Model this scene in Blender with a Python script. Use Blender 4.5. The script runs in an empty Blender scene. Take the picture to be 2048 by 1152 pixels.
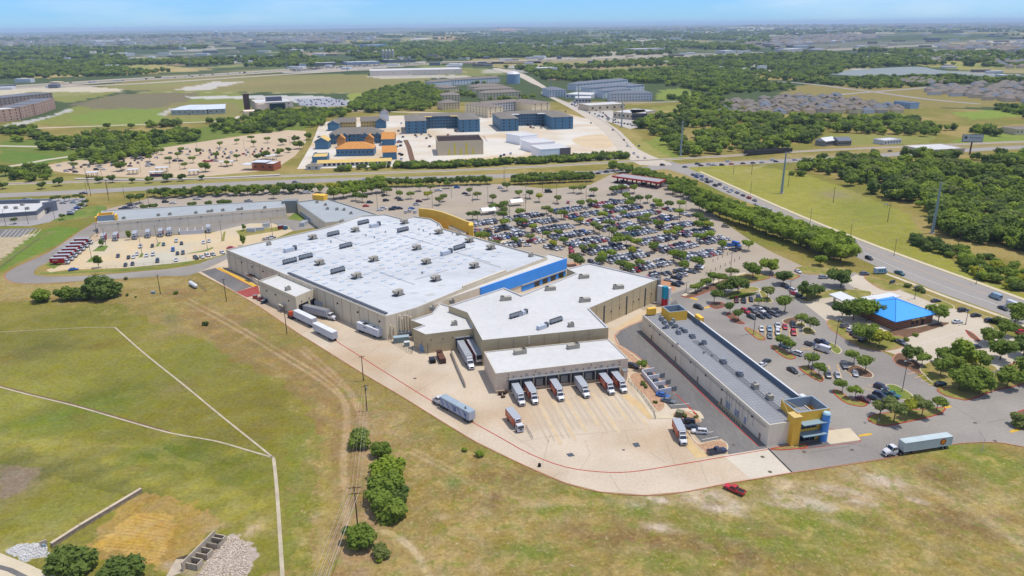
import bpy,bmesh,math,random
import numpy as np
from mathutils import Vector,Matrix
from math import radians as R,sin,cos,pi,hypot,atan2
random.seed(7);RNG=np.random.default_rng(7)
scene=bpy.context.scene
COL=scene.collection
# ------------------------------------------------------------------ camera
F_PX=1485.0;CAM_H=118.0
PITCH=math.atan(526/F_PX);ROLL=R(0.6)
_cp,_sp,_cr,_sr=cos(PITCH),sin(PITCH),cos(ROLL),sin(ROLL)
right=Vector((_cr,-_sr*_sp,-_sr*_cp))
up=Vector((_sr,_cr*_sp,_cr*_cp))
back=-Vector((0,_cp,-_sp))
cam=bpy.data.cameras.new('camera');co=bpy.data.objects.new('camera',cam);COL.objects.link(co)
m4=Matrix((right,up,back)).transposed().to_4x4();m4.translation=Vector((0,0,CAM_H))
co.matrix_world=m4
cam.sensor_width=36;cam.lens=36*F_PX/2048
cam.clip_start=0.5;cam.clip_end=200000
scene.camera=co
# ------------------------------------------------------------------ sky, sun, exposure
SUN_AZ,SUN_EL=R(5),R(72)
world=bpy.data.worlds.new('World');scene.world=world;world.use_nodes=True
nt=world.node_tree;nt.nodes.clear()
o_=nt.nodes.new('ShaderNodeOutputWorld');bg=nt.nodes.new('ShaderNodeBackground')
sky=nt.nodes.new('ShaderNodeTexSky');sky.sky_type='NISHITA';sky.sun_disc=False
sky.sun_elevation=SUN_EL;sky.sun_rotation=pi/2-SUN_AZ
sky.air_density=1.0;sky.dust_density=0.0;sky.ozone_density=2.0;sky.altitude=300
bg.inputs[1].default_value=0.08
tnt=nt.nodes.new('ShaderNodeMix');tnt.data_type='RGBA';tnt.blend_type='MULTIPLY';tnt.inputs['Factor'].default_value=1;tnt.inputs['B'].default_value=(.43,.84,1.60,1)
tcd=nt.nodes.new('ShaderNodeTexCoord');mpg=nt.nodes.new('ShaderNodeMapping');mpg.inputs['Scale'].default_value=(1.5,1.5,9);cn=nt.nodes.new('ShaderNodeTexNoise');cn.inputs['Scale'].default_value=2.2;cn.inputs['Detail'].default_value=7
cl=nt.nodes.new('ShaderNodeMapRange');cl.inputs['From Min'].default_value=.52;cl.inputs['From Max'].default_value=.8;cl.inputs['To Max'].default_value=.55
clm=nt.nodes.new('ShaderNodeMix');clm.data_type='RGBA';clm.inputs['B'].default_value=(9.0,9.6,10.2,1)
sep=nt.nodes.new('ShaderNodeSeparateXYZ');hi=nt.nodes.new('ShaderNodeMapRange');hi.inputs['From Min'].default_value=.06;hi.inputs['From Max'].default_value=.45;hi.inputs['To Min'].default_value=0;hi.inputs['To Max'].default_value=.50  # white veil overhead, out of view, added to lift the ambient light
mxc=nt.nodes.new('ShaderNodeMath');mxc.operation='MAXIMUM'
nt.links.new(tcd.outputs['Generated'],mpg.inputs[0]);nt.links.new(mpg.outputs[0],cn.inputs['Vector']);nt.links.new(cn.outputs['Fac'],cl.inputs['Value']);nt.links.new(tcd.outputs['Generated'],sep.inputs[0]);nt.links.new(sep.outputs['Z'],hi.inputs['Value']);nt.links.new(cl.outputs[0],mxc.inputs[0]);nt.links.new(hi.outputs[0],mxc.inputs[1]);nt.links.new(mxc.outputs[0],clm.inputs['Factor'])
nt.links.new(sky.outputs[0],tnt.inputs['A']);nt.links.new(tnt.outputs['Result'],clm.inputs['A']);nt.links.new(clm.outputs['Result'],bg.inputs[0]);nt.links.new(bg.outputs[0],o_.inputs[0])
sl=bpy.data.lights.new('sun','SUN');sl.energy=3.3;sl.angle=R(0.5);sl.color=(1.0,0.955,0.88)
so=bpy.data.objects.new('sun',sl);COL.objects.link(so)
so.rotation_euler=Vector((cos(SUN_EL)*cos(SUN_AZ),cos(SUN_EL)*sin(SUN_AZ),sin(SUN_EL))).to_track_quat('Z','Y').to_euler()
scene.view_settings.view_transform='Standard';scene.view_settings.look='None'
scene.view_settings.gamma=1;scene.view_settings.exposure=0.36
scene.render.resolution_x=1024;scene.render.resolution_y=576
scene.cycles.max_bounces=6;scene.cycles.transparent_max_bounces=4;scene.cycles.volume_bounces=0
scene.cycles.use_denoising=True
K_LIGHT=1.62
# ------------------------------------------------------------------ helpers
def W(px,py,z=0.0):
 """a point of the photograph (2048 x 1152) on the level z, in metres"""
 u=(px-1024)/F_PX;v=(576-py)/F_PX
 u2=u*_cr+v*_sr;v2=-u*_sr+v*_cr
 d=(u2,_cp+v2*_sp,-_sp+v2*_cp)
 t=(CAM_H-z)/-d[2]
 return Vector((d[0]*t,d[1]*t,z))
def WW(pts,z=0.0):return[W(p[0],p[1],z)for p in pts]
def lin(c):return tuple((x/255/12.92)if x<=10 else((x/255+.055)/1.055)**2.4 for x in c)
def alb(*c):return tuple(min(.85,x/K_LIGHT)for x in lin(c))
def walb(*c):return tuple(min(.82,x/1.02)for x in lin(c))
def head(a,b):
 p,q=W(*a),W(*b);return atan2(q.y-p.y,q.x-p.x)
def smooth(pts,n=4,closed=True):
 out=[];N=len(pts)
 rng=range(N)if closed else range(N-1)
 g=(lambda i:pts[i%N])if closed else(lambda i:pts[max(0,min(N-1,i))])
 for i in rng:
  p0,p1,p2,p3=g(i-1),g(i),g(i+1),g(i+2)
  for k in range(n):
   t=k/n
   out.append(tuple(.5*(2*p1[j]+(p2[j]-p0[j])*t+(2*p0[j]-5*p1[j]+4*p2[j]-p3[j])*t*t+(3*p1[j]-p0[j]-3*p2[j]+p3[j])*t**3)for j in range(2)))
 if not closed:out.append(tuple(pts[-1]))
 return out
class MB:
 def __init__(s):s.v=[];s.f=[];s.m=[];s.k=[];s._h=0
 def add(s,vs,fs,m=0):
  b=len(s.v);s.v+=[tuple(v)for v in vs]
  if not s._h:s.np_=getattr(s,'np_',-1)+1
  for f in fs:s.f.append(tuple(b+i for i in f));s.m.append(m);s.k.append(s.np_)
  return s
 def box(s,c,d,rz=0.0,m=0,taper=(1,1),sh=(0,0)):
  hx,hy,hz=d[0]/2,d[1]/2,d[2]/2;vs=[]
  for z in(-1,1):
   tx,ty=taper if z>0 else(1,1);ox,oy=sh if z>0 else(0,0)
   for x,y in((-1,-1),(1,-1),(1,1),(-1,1)):
    X,Y=x*hx*tx+ox,y*hy*ty+oy
    vs.append((c[0]+X*cos(rz)-Y*sin(rz),c[1]+X*sin(rz)+Y*cos(rz),c[2]+z*hz))
  return s.add(vs,[(3,2,1,0),(4,5,6,7),(0,1,5,4),(1,2,6,5),(2,3,7,6),(3,0,4,7)],m)
 def cyl(s,a,b,r0,r1=None,n=8,m=0,cap=True):
  a,b=Vector(a),Vector(b);r1=r0 if r1 is None else r1
  d=(b-a).normalized();u=d.orthogonal().normalized();w=d.cross(u)
  vs=[a+(u*cos(2*pi*i/n)+w*sin(2*pi*i/n))*r0 for i in range(n)]+[b+(u*cos(2*pi*i/n)+w*sin(2*pi*i/n))*r1 for i in range(n)]
  fs=[(i,(i+1)%n,n+(i+1)%n,n+i)for i in range(n)]
  if cap:fs+=[tuple(range(n-1,-1,-1)),tuple(range(n,2*n))]
  return s.add(vs,fs,m)
 def prism(s,poly,z0,z1,m=0,mt=None,bottom=False):
  poly=ccw(poly);n=len(poly)
  vs=[(p[0],p[1],z0)for p in poly]+[(p[0],p[1],z1)for p in poly]
  s.add(vs,[(i,(i+1)%n,n+(i+1)%n,n+i)for i in range(n)],m)
  s.add([(p[0],p[1],z1)for p in poly],[tuple(range(n))],m if mt is None else mt)
  return s
 def ring(s,poly,t,z0,z1,zin,m=0,mc=None):
  """an upright wall round a plan: outside to z0, top at z1, inside face down to zin"""
  poly=ccw(poly);inn=inset(poly,t);n=len(poly);mc=m if mc is None else mc
  vs=[(p[0],p[1],z0)for p in poly]+[(p[0],p[1],z1)for p in poly]+[(p[0],p[1],z1)for p in inn]+[(p[0],p[1],zin)for p in inn]
  for i in range(n):
   j=(i+1)%n
   s.add([vs[i],vs[j],vs[n+j],vs[n+i]],[(0,1,2,3)],m)
   s.add([vs[n+i],vs[n+j],vs[2*n+j],vs[2*n+i]],[(0,1,2,3)],mc)
   s.add([vs[2*n+i],vs[2*n+j],vs[3*n+j],vs[3*n+i]],[(0,1,2,3)],mc)
  return s
 def flat(s,poly,z,m=0):
  poly=ccw(poly);return s.add([(p[0],p[1],z)for p in poly],[tuple(range(len(poly)))],m)
 def line(s,pts,w,z,m=0,closed=False):
  P=[Vector((p[0],p[1]))for p in pts];n=len(P);L_=[];R_=[]
  for i in range(n):
   a=P[i-1]if(i>0 or closed)else None;b=P[(i+1)%n]if(i<n-1 or closed)else None
   d1=(P[i]-a).normalized()if a is not None else None;d2=(b-P[i]).normalized()if b is not None else None
   d1=d1 or d2;d2=d2 or d1
   t=(d1+d2);t=t.normalized()if t.length>1e-6 else d1
   nrm=Vector((-t.y,t.x));k=w/2/max(.5,nrm.dot(Vector((-d1.y,d1.x))))
   L_.append(P[i]+nrm*k);R_.append(P[i]-nrm*k)
  for i in range(n if closed else n-1):
   j=(i+1)%n
   s.add([(R_[i].x,R_[i].y,z),(R_[j].x,R_[j].y,z),(L_[j].x,L_[j].y,z),(L_[i].x,L_[i].y,z)],[(0,1,2,3)],m)
  return s
 def merge(s,o,mmap=None):
  b=len(s.v);s.v+=o.v;s.f+=[tuple(b+i for i in f)for f in o.f]
  s.m+=[mmap[i]if mmap else i for i in o.m];b2=getattr(s,'np_',-1)+1;s.k+=[i+b2 for i in o.k];s.np_=b2+(max(o.k)if o.k else 0);return s
 def split(s):
  out={}
  for f,m,k in zip(s.f,s.m,s.k):
   q=out.setdefault(k,(MB(),{}));
   for i in f:
    if i not in q[1]:q[1][i]=len(q[0].v);q[0].v.append(s.v[i])
   q[0].f.append(tuple(q[1][i]for i in f));q[0].m.append(m);q[0].k.append(0)
  return[q[0]for q in out.values()]
 def mesh(s,name,mats):
  me=bpy.data.meshes.new(name);me.from_pydata(s.v,[],s.f)
  for mt in(mats if isinstance(mats,(list,tuple))else[mats]):me.materials.append(mt)
  me.polygons.foreach_set('material_index',s.m);me.update();return me
 def build(s,name,mats,parent=None,loc=None,rz=0):
  return ob(name,s.mesh(name,mats),parent,loc,rz)
def ccw(poly):
 a=sum(poly[i][0]*poly[(i+1)%len(poly)][1]-poly[(i+1)%len(poly)][0]*poly[i][1]for i in range(len(poly)))
 return list(poly)if a>0 else list(poly)[::-1]
def inset(poly,t):
 poly=ccw(poly);n=len(poly);out=[]
 for i in range(n):
  p=Vector(poly[i][:2]);a=Vector(poly[i-1][:2]);b=Vector(poly[(i+1)%n][:2])
  d1=(p-a).normalized();d2=(b-p).normalized()
  n1=Vector((-d1.y,d1.x));n2=Vector((-d2.y,d2.x));k=n1+n2
  k=k/max(.35,k.dot(n1))if k.length>1e-6 else n1
  out.append((p.x+k.x*t,p.y+k.y*t))
 return out
def ob(name,me,parent=None,loc=None,rz=0):
 o=bpy.data.objects.new(name,me);COL.objects.link(o)
 if parent is not None:o.parent=parent
 if loc is not None:o.location=loc
 if rz:o.rotation_euler=(0,0,rz)
 return o
def tag(o,label=None,cat=None,group=None,kind=None):
 if label:o['label']=label
 if cat:o['category']=cat
 if group:o['group']=group
 if kind:o['kind']=kind
 return o
def thing(name,label,cat,loc=(0,0,0),rz=0,group=None):
 return tag(ob(name,None,None,loc,rz),label,cat,group)
def struct(name,mb,mats):return tag(mb.build(name,mats),kind='structure')
ORD='first second third fourth fifth sixth seventh eighth ninth tenth eleventh twelfth thirteenth fourteenth fifteenth sixteenth seventeenth eighteenth nineteenth twentieth'.split()
TENS={2:'twenty',3:'thirty',4:'forty',5:'fifty',6:'sixty',7:'seventy',8:'eighty',9:'ninety'}
def ordn(n):
 if n<=20:return ORD[n-1]
 return(TENS[n//10]+'-'+ORD[n%10-1])if n%10 else TENS[n//10].replace('y','ieth')
PENDING=[]
LANDMARKS=[]
def later(o,base):PENDING.append((o,base,LANDMARKS));return o
def landmark(px,py,phrase):w=W(px,py);LANDMARKS.append((w.x,w.y,phrase))
def settle():
 buckets={}
 for o,base,lms in PENDING:
  x,y=o.location.x,o.location.y
  d,ph=min((hypot(x-a,y-b),p)for a,b,p in lms)
  buckets.setdefault((base,ph),[]).append((d,o))
 for(base,ph),l in buckets.items():
  l.sort(key=lambda t:t[0])
  for i,(d,o)in enumerate(l):
   o['label']=base+(', nearest to ' if i==0 else ', %s nearest to '%ordn(i+1))+ph
   # ------------------------------------------------------------------ materials
MATS={}
def mat(name,col,rough=.85,amp=.12,scale=.5,amp2=.08,scale2=6.0,spec=.25,metal=0,coord='pos',tint=None,stretch=None):
 """principled surface whose own colour wanders with two noises"""
 if name in MATS:return MATS[name]
 m=bpy.data.materials.new(name);m.use_nodes=True;n=m.node_tree.nodes;l=m.node_tree.links
 b=n['Principled BSDF'];b.inputs['Roughness'].default_value=rough;b.inputs['Metallic'].default_value=metal
 b.inputs['Specular IOR Level'].default_value=spec
 if amp==0 and amp2==0:b.inputs['Base Color'].default_value=(*col,1)
 else:
  if coord=='pos':g=n.new('ShaderNodeNewGeometry').outputs['Position']
  else:g=n.new('ShaderNodeTexCoord').outputs['Object']
  if stretch:
   mp=n.new('ShaderNodeMapping');mp.inputs['Scale'].default_value=stretch[:3]
   if len(stretch)>3:mp.inputs['Rotation'].default_value=(0,0,stretch[3])
   l.new(g,mp.inputs[0]);g=mp.outputs[0]
  cur=None
  for a_,s_ in((amp,scale),(amp2,scale2)):
   if not a_:continue
   t=n.new('ShaderNodeTexNoise');t.inputs['Scale'].default_value=s_;t.inputs['Detail'].default_value=4
   l.new(g,t.inputs['Vector'])
   mr=n.new('ShaderNodeMapRange');mr.inputs['From Min'].default_value=.3;mr.inputs['From Max'].default_value=.7
   mr.inputs['To Min'].default_value=1-a_;mr.inputs['To Max'].default_value=1+a_
   l.new(t.outputs['Fac'],mr.inputs['Value'])
   if cur is None:cur=mr.outputs[0];first=t
   else:
    mu=n.new('ShaderNodeMath');mu.operation='MULTIPLY';l.new(cur,mu.inputs[0]);l.new(mr.outputs[0],mu.inputs[1]);cur=mu.outputs[0]
  vm=n.new('ShaderNodeVectorMath');vm.operation='SCALE';vm.inputs[0].default_value=col
  if tint is not None:
   mx=n.new('ShaderNodeMix');mx.data_type='RGBA';mx.inputs['A'].default_value=(*col,1);mx.inputs['B'].default_value=(*tint,1)
   t2=n.new('ShaderNodeTexNoise');t2.inputs['Scale'].default_value=scale*.37;t2.inputs['Detail'].default_value=6;l.new(g,t2.inputs['Vector'])
   cr=n.new('ShaderNodeMapRange');cr.inputs['From Min'].default_value=.45;cr.inputs['From Max'].default_value=.62;l.new(t2.outputs['Fac'],cr.inputs['Value'])
   l.new(cr.outputs[0],mx.inputs['Factor']);l.new(mx.outputs['Result'],vm.inputs[0])
  l.new(cur,vm.inputs['Scale']);l.new(vm.outputs[0],b.inputs['Base Color'])
 MATS[name]=m;return m
def plain(name,rgb,rough=.6,spec=.3,metal=0):return mat(name,alb(*rgb),rough,0,1,0,1,spec,metal)
M_concrete=mat('pale concrete',alb(222,204,180),.9,.08,.06,.08,1.3,tint=alb(204,178,146))
M_walk=mat('sidewalk concrete',alb(226,210,180),.9,.06,.2,.05,2)
M_lotasph=mat('sun bleached asphalt',alb(186,172,154),.9,.06,.05,.05,.8,tint=alb(188,172,150))
M_asph=mat('grey asphalt',alb(156,149,141),.9,.09,.06,.08,1.2,tint=alb(170,162,152))
M_dasph=mat('dark asphalt',alb(122,119,117),.9,.12,.12,.09,1.1,tint=alb(140,135,130),stretch=(1,.25,1,R(-14)))
M_road=mat('road asphalt',alb(172,164,156),.9,.06,.04,.05,.6,tint=alb(170,163,156))
M_red=mat('red kerb paint',alb(196,66,54),.8,.18,.4,.1,3)
M_redfade=mat('faded red kerb paint',alb(208,142,116),.8,.18,.4,.1,3)
M_yel=mat('yellow road paint',alb(236,190,70),.8,.12,.4,.1,3)
M_yelfade=mat('worn tan marking',alb(232,188,118),.85,.15,.4,.12,2)
M_whiteline=mat('white road paint',alb(226,222,214),.8,.1,.4,.1,3)
M_lawn=mat('island grass',alb(142,140,62),.95,.16,.35,.18,2.2,tint=alb(170,152,92))
M_lawn2=mat('green verge grass',alb(112,136,52),.95,.16,.25,.18,2.2,tint=alb(140,144,66))
M_mulch=mat('brown mulch',alb(128,98,76),.95,.2,.6,.2,3)
M_gravel=mat('pink river gravel',alb(198,158,126),.95,.14,.8,.34,3.2)
M_roofw=mat('white membrane roof',(.47,.463,.45),.7,.05,.05,.05,.5,stretch=(1,1,1,0))
M_roofw2=mat('ageing white membrane roof',(.455,.463,.475),.7,.06,.12,.06,.6,tint=(.415,.425,.44),stretch=(.35,1.0,1,R(-45)))
M_tan=mat('tan stucco',walb(208,193,166),.9,.06,.4,.03,2,stretch=(1,1,.12))
M_tan2=mat('olive tan metal cladding',walb(180,163,128),.8,.05,.5,.09,1.1,stretch=(.25,.25,2.2))
M_cream=mat('cream stucco',walb(222,208,184),.9,.05,.4,.02,2,stretch=(1,1,.1))
M_stone=mat('pinkish split-face block',walb(204,184,160),.9,.08,.8,.1,4)
M_coping=plain('pale coping',(226,218,200),.6)
M_blue=mat('blue fascia',walb(70,150,240),.6,.04,.2,0,1)
M_gold=mat('golden stucco',walb(226,176,66),.85,.05,.3,.04,2)
M_goldl=plain('pale gold coping',(236,204,130))
M_dark=plain('dark opening',(42,42,46),.7)
M_glass=plain('dark window glass',(38,46,56),.12,.6)
M_metal=plain('galvanised metal',(166,172,178),.45,.5,.3)
M_dmetal=plain('dark grey metal',(88,92,100),.5,.4)
M_hvac=mat('beige unit casing',alb(188,180,164),.6,.06,.8,0,1)
M_black=plain('black rubber',(34,33,34),.8)
M_white=plain('white paint',(240,240,240),.45,.5)
M_brown=mat('brown timber',alb(92,70,54),.9,.12,2,0,1)
M_rust=plain('rusty brown steel',(112,74,56),.8)
M_steel=plain('weathered steel grey',(150,156,158),.5,.4,.2)
# ------------------------------------------------------------------ ground: one sheet to the horizon
def vnoise(x,y,s,seed=0):
 x=x/s;y=y/s;xi=np.floor(x);yi=np.floor(y);fx=x-xi;fy=y-yi
 fx=fx*fx*(3-2*fx);fy=fy*fy*(3-2*fy)
 h=lambda a,b:np.modf(np.abs(np.sin(a*127.1+b*311.7+seed*74.7)*43758.5453))[0]
 return(h(xi,yi)*(1-fx)+h(xi+1,yi)*fx)*(1-fy)+(h(xi,yi+1)*(1-fx)+h(xi+1,yi+1)*fx)*fy
def fbm(x,y,s,o=4,seed=0):
 t=0;a=.5;tot=0
 for i in range(o):t=t+a*vnoise(x,y,s/2**i,seed+i);tot+=a;a*=.55
 return t/tot
def inpoly(X,Y,poly):
 r=np.zeros(X.shape,bool);n=len(poly)
 for i in range(n):
  x0,y0=poly[i][0],poly[i][1];x1,y1=poly[(i+1)%n][0],poly[(i+1)%n][1]
  if y0==y1:continue
  c=((Y>y0)!=(Y>y1))&(X<(x1-x0)*(Y-y0)/(y1-y0)+x0);r^=c
 return r
def segdist(X,Y,pts):
 d=np.full(X.shape,1e9)
 for(x0,y0,*_),(x1,y1,*_)in zip(pts[:-1],pts[1:]):
  dx,dy=x1-x0,y1-y0;t=np.clip(((X-x0)*dx+(Y-y0)*dy)/(dx*dx+dy*dy+1e-9),0,1)
  d=np.minimum(d,np.hypot(X-x0-t*dx,Y-y0-t*dy))
 return d
HILLS=[]
def terrain(x,y):
 d=np.hypot(x,y);far=np.clip((d-5000)/9000,0,1)
 return far*(fbm(x,y,5200,3,31)-.42)*90*np.clip(d/12000,.5,1.4)
angs=np.concatenate([np.linspace(-180,-48,50)[:-1],np.linspace(-48,48,640),np.linspace(48,180,50)[1:-1]])
dep=np.concatenate([np.linspace(89.5,45.5,30),np.linspace(45,.9,640),np.geomspace(.86,.1127,40)])
rad=CAM_H/np.tan(np.radians(dep))
A_,D_=np.meshgrid(np.radians(90-angs),rad)
GX=(D_*np.cos(A_)).ravel();GY=(D_*np.sin(A_)).ravel();GD=D_.ravel();GZ=terrain(GX,GY)
nr,na=D_.shape
C=np.zeros((GX.size,3))
def setc(mask,rgb,k=1.0):
 c=np.array(alb(*rgb));k=np.asarray(k)
 if k.ndim:k=k[mask][:,None]
 C[mask]=C[mask]*(1-k)+c*k
n1=fbm(GX,GY,46,4,1);n2=fbm(GX,GY,14,4,9);n3=fbm(GX,GY,5,3,17)
allm=np.ones(GX.shape,bool)
setc(allm,(148,136,66));setc(allm,(178,156,96),np.clip((n1-.47)*4.5,0,.8));setc(allm,(128,132,52),np.clip((.46-n1)*5,0,.7))
farw=GD>1250
b1=fbm(GX,GY,900,4,41);b2=fbm(GX,GY,260,3,51)
setc(farw,(84,98,56));setc(farw,(190,172,112),np.clip((b1-.60)*9,0,.85)*np.clip((b2-.3)*4,0,1));setc(farw,(66,84,46),np.clip((.5-b2)*5,0,.8))
setc(farw,(140,138,128),np.clip((fbm(GX,GY,1500,3,77)-.60)*9,0,.6)*(GD>3000))
def region(pts,rgb,k=1.0,jit=3.0,seed=3,zone=None):
 P=WW(pts);xs=[p.x for p in P];ys=[p.y for p in P];pad=jit*2+2
 idx=np.nonzero((GX>min(xs)-pad)&(GX<max(xs)+pad)&(GY>min(ys)-pad)&(GY<max(ys)+pad))[0]
 if idx.size==0:return
 X,Y=GX[idx],GY[idx];s=max(2.0,jit*1.7)
 X=X+(fbm(X,Y,s,2,seed)-.5)*jit*2.4;Y=Y+(fbm(Y,X,s,2,seed+5)-.5)*jit*2.4
 mk=np.zeros(GX.shape,bool);mk[idx[inpoly(X,Y,P)]]=True;setc(mk,rgb,k)
def blob(px,py,rx,ry,rgb,k=.8,rough=.5,seed=0,ang=0):
 c=W(px,py);a=(W(px+rx,py)-c).length;b=(W(px,py-ry)-W(px,py+ry)).length/2
 m=max(a,b);idx=np.nonzero((np.abs(GX-c.x)<2.2*m)&(np.abs(GY-c.y)<2.2*m))[0]
 if idx.size==0:return
 X,Y=GX[idx]-c.x,GY[idx]-c.y;az=atan2(c.x,c.y)*-1+ang
 u=X*cos(az)+Y*sin(az);v=-X*sin(az)+Y*cos(az)
 q=np.exp(-((u/a)**2+(v/b)**2)*1.1)
 nz=fbm(GX[idx],GY[idx],max(3,min(a,b)*.6),4,11+seed)
 q=np.clip(q*(1+(nz-.5)*4*rough),0,1)*k
 C[idx]=C[idx]*(1-q[:,None])+np.array(alb(*rgb))*q[:,None]
def track(pts,w,rgb,k=.8,breakup=.4,seed=0):
 P=WW(smooth(pts,6,False));xs=[p.x for p in P];ys=[p.y for p in P]
 idx=np.nonzero((GX>min(xs)-3*w)&(GX<max(xs)+3*w)&(GY>min(ys)-3*w)&(GY<max(ys)+3*w))[0]
 d=segdist(GX[idx],GY[idx],P);nz=fbm(GX[idx],GY[idx],6,3,23+seed)
 q=np.exp(-(d/w)**2)*np.clip(1-breakup+(nz-.4)*3*breakup,0,1)*k
 C[idx]=C[idx]*(1-q[:,None])+np.array(alb(*rgb))*q[:,None]
 # --- wide areas
region([(0,560),(393,548),(500,602),(650,700),(860,830),(1040,930),(1200,985),(1290,990),(1580,948),(1760,918),(2048,880),(2200,1300),(-200,1300)],(164,138,84),.7,1)
region([(-60,610),(60,600),(240,612),(330,650),(430,690),(560,740),(640,800),(640,860),(610,960),(600,1152),(-60,1200)],(134,134,46),.75,6,5)
blob(130,640,190,30,(120,118,52),.6);blob(420,720,120,40,(132,134,62),.6);blob(100,720,140,30,(154,152,68),.55);blob(60,700,60,24,(120,116,66),.6)
blob(200,770,160,30,(128,126,50),.6);blob(420,830,170,40,(124,114,44),.5);blob(120,850,150,26,(118,132,52),.7);blob(330,920,120,26,(104,124,46),.7,.4);blob(470,960,70,30,(112,124,48),.6)
blob(250,905,180,22,(168,158,76),.6,.6,2);blob(90,940,150,22,(106,104,56),.6);blob(20,960,55,36,(150,132,108),.85,.3);blob(130,1030,110,36,(146,148,66),.6);blob(60,1080,90,22,(186,170,104),.55)
blob(480,870,120,20,(126,104,48),.5);blob(340,665,60,14,(170,148,100),.6);blob(345,775,50,16,(144,122,84),.5);blob(210,690,50,8,(128,104,34),.6)
track([(440,640),(520,690),(600,740),(680,800)],5,(110,106,46),.5,.6);track([(340,600),(420,650),(520,710),(620,790),(660,860)],4,(196,172,96),.5,.7)
blob(343,638,16,16,(104,118,76),.5)
blob(60,625,120,14,(150,140,72),.6,.3);blob(300,735,150,36,(140,138,58),.55,.3);blob(40,800,120,30,(164,162,76),.7,.3);blob(110,695,60,18,(108,104,56),.6,.5);blob(210,790,90,18,(98,110,42),.55,.4);blob(130,830,130,16,(112,132,46),.75,.3);blob(330,900,90,18,(92,114,38),.75,.4);blob(430,930,90,16,(98,112,40),.65,.4);blob(540,800,50,40,(128,116,50),.5,.3);blob(430,640,60,14,(150,134,78),.5,.5);blob(460,740,60,20,(138,124,66),.4,.4)
region([(0,905),(70,900),(180,925),(300,968),(370,1000),(300,985),(240,1000),(150,965),(0,945)],(104,106,52),.6,3);region([(0,862),(120,880),(260,915),(400,960),(520,1010),(520,1030),(400,985),(260,935),(100,900),(0,890)],(176,164,82),.3,9)
for i in range(9):blob(20+i*58,872+i*18,60,14,(180,170,84),.5,.4,i)
region([(0,925),(60,930),(80,950),(40,985),(0,1010)],(150,130,112),.75,2)
# --- tracks along the truck road and the dirt two-track
region([(330,570),(390,585),(470,635),(560,690),(640,735),(700,790),(735,830),(725,870),(745,960),(735,1160),(670,1160),(690,980),(660,890),(640,830),(560,770),(440,690),(350,620)],(154,122,82),.6,5,8)
for o in(0,7):
 track([(370+o,604-o),(460+o,652-o),(560+o,712-o),(640+o,762-o),(683+o,800),(690+o,850),(684+o,920),(688+o,1000),(690+o,1060)],.6,(206,176,136),.85,.3)
 track([(600+o,700-o),(655+o,748-o),(700+o,790),(716+o,830),(735+o,880),(737+o,960),(735+o,1040)],.7,(200,166,130),.8,.35)
 track([(750+o,1060),(790+o,1075-o/2),(832+o,1110),(858+o,1160)],.6,(214,192,150),.95,.2)
 track([(820+o,905-o),(900+o,945-o),(965+o,985-o),(1040+o,1005-o),(1130+o,1010-o),(1300+o,1000-o)],.6,(200,178,132),.7,.4)
track([(735,820),(728,900),(735,1000),(728,1160)],2.0,(178,146,112),.6,.6)
blob(760,860,60,50,(178,150,110),.6,.8);blob(720,1100,60,70,(186,154,114),.6,.8);blob(900,1130,90,50,(190,164,112),.5,.8)
region([(575,880),(640,850),(625,1152),(575,1152)],(134,140,58),.55,4);track([(660,830),(650,930),(650,1040),(640,1160)],1.6,(176,158,82),.6,.5);blob(640,1060,14,60,(196,172,130),.5,.9)
# --- right hand field
blob(1000,850,120,20,(136,134,66),.5,.8);blob(930,870,60,22,(128,134,62),.5,.9);blob(905,965,18,12,(110,138,58),.8,.4);blob(1080,960,130,26,(140,130,74),.6);blob(1170,985,90,12,(128,134,62),.5)
blob(1290,1010,160,16,(124,132,62),.55,.8);blob(1430,1000,60,22,(206,186,158),.75,1.0,3);blob(1390,985,30,12,(196,170,150),.6,.9);blob(1600,1000,60,14,(206,186,160),.65,1,4);blob(1690,990,70,18,(210,192,164),.75,1,5);blob(1570,975,24,14,(200,180,150),.7,1)
blob(1750,960,60,30,(200,176,128),.6,.7);blob(1640,1010,40,10,(214,198,172),.7,1,8);blob(1330,1055,40,10,(202,180,150),.6,1);blob(1440,1090,90,22,(142,124,78),.5);blob(1480,1085,40,14,(186,158,132),.55,.9)
blob(1600,1040,130,30,(144,148,58),.6);blob(1500,1060,100,24,(150,140,72),.5);blob(1250,1090,140,36,(168,144,84),.5);blob(1340,1130,90,26,(132,134,60),.5);blob(1050,1040,130,36,(186,162,100),.55);blob(1080,1110,80,26,(142,140,64),.5)
blob(1930,915,100,18,(142,150,56),.8,.3);blob(1900,955,60,28,(122,118,70),.6,.5);blob(2000,930,60,26,(120,134,56),.6);blob(2010,1000,70,30,(190,172,116),.6);blob(1880,1060,130,40,(172,156,88),.5);blob(1700,1100,160,40,(160,150,78),.5)
track([(1800,950),(1900,1000),(1990,1050),(2060,1100)],2.2,(206,188,150),.7,.6);track([(1830,940),(1940,1000),(2050,1060)],.5,(198,178,120),.6,.4);blob(1270,1010,26,8,(214,188,160),.7,1)
for px,py,rx,ry in((1430,1002,60,14),(1395,988,26,8),(1600,1004,44,9),(1690,992,52,12),(1650,1014,36,7),(1570,972,18,12),(1330,1056,34,8),(1320,1000,30,6),(1560,1008,30,6),(1760,960,50,14),(1830,1000,22,6),(1450,1020,40,8),(1040,838,40,8),(960,812,40,10),(1270,1012,24,7)):blob(px,py,rx,ry,(214,194,170),1.0,.9,px)
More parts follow.
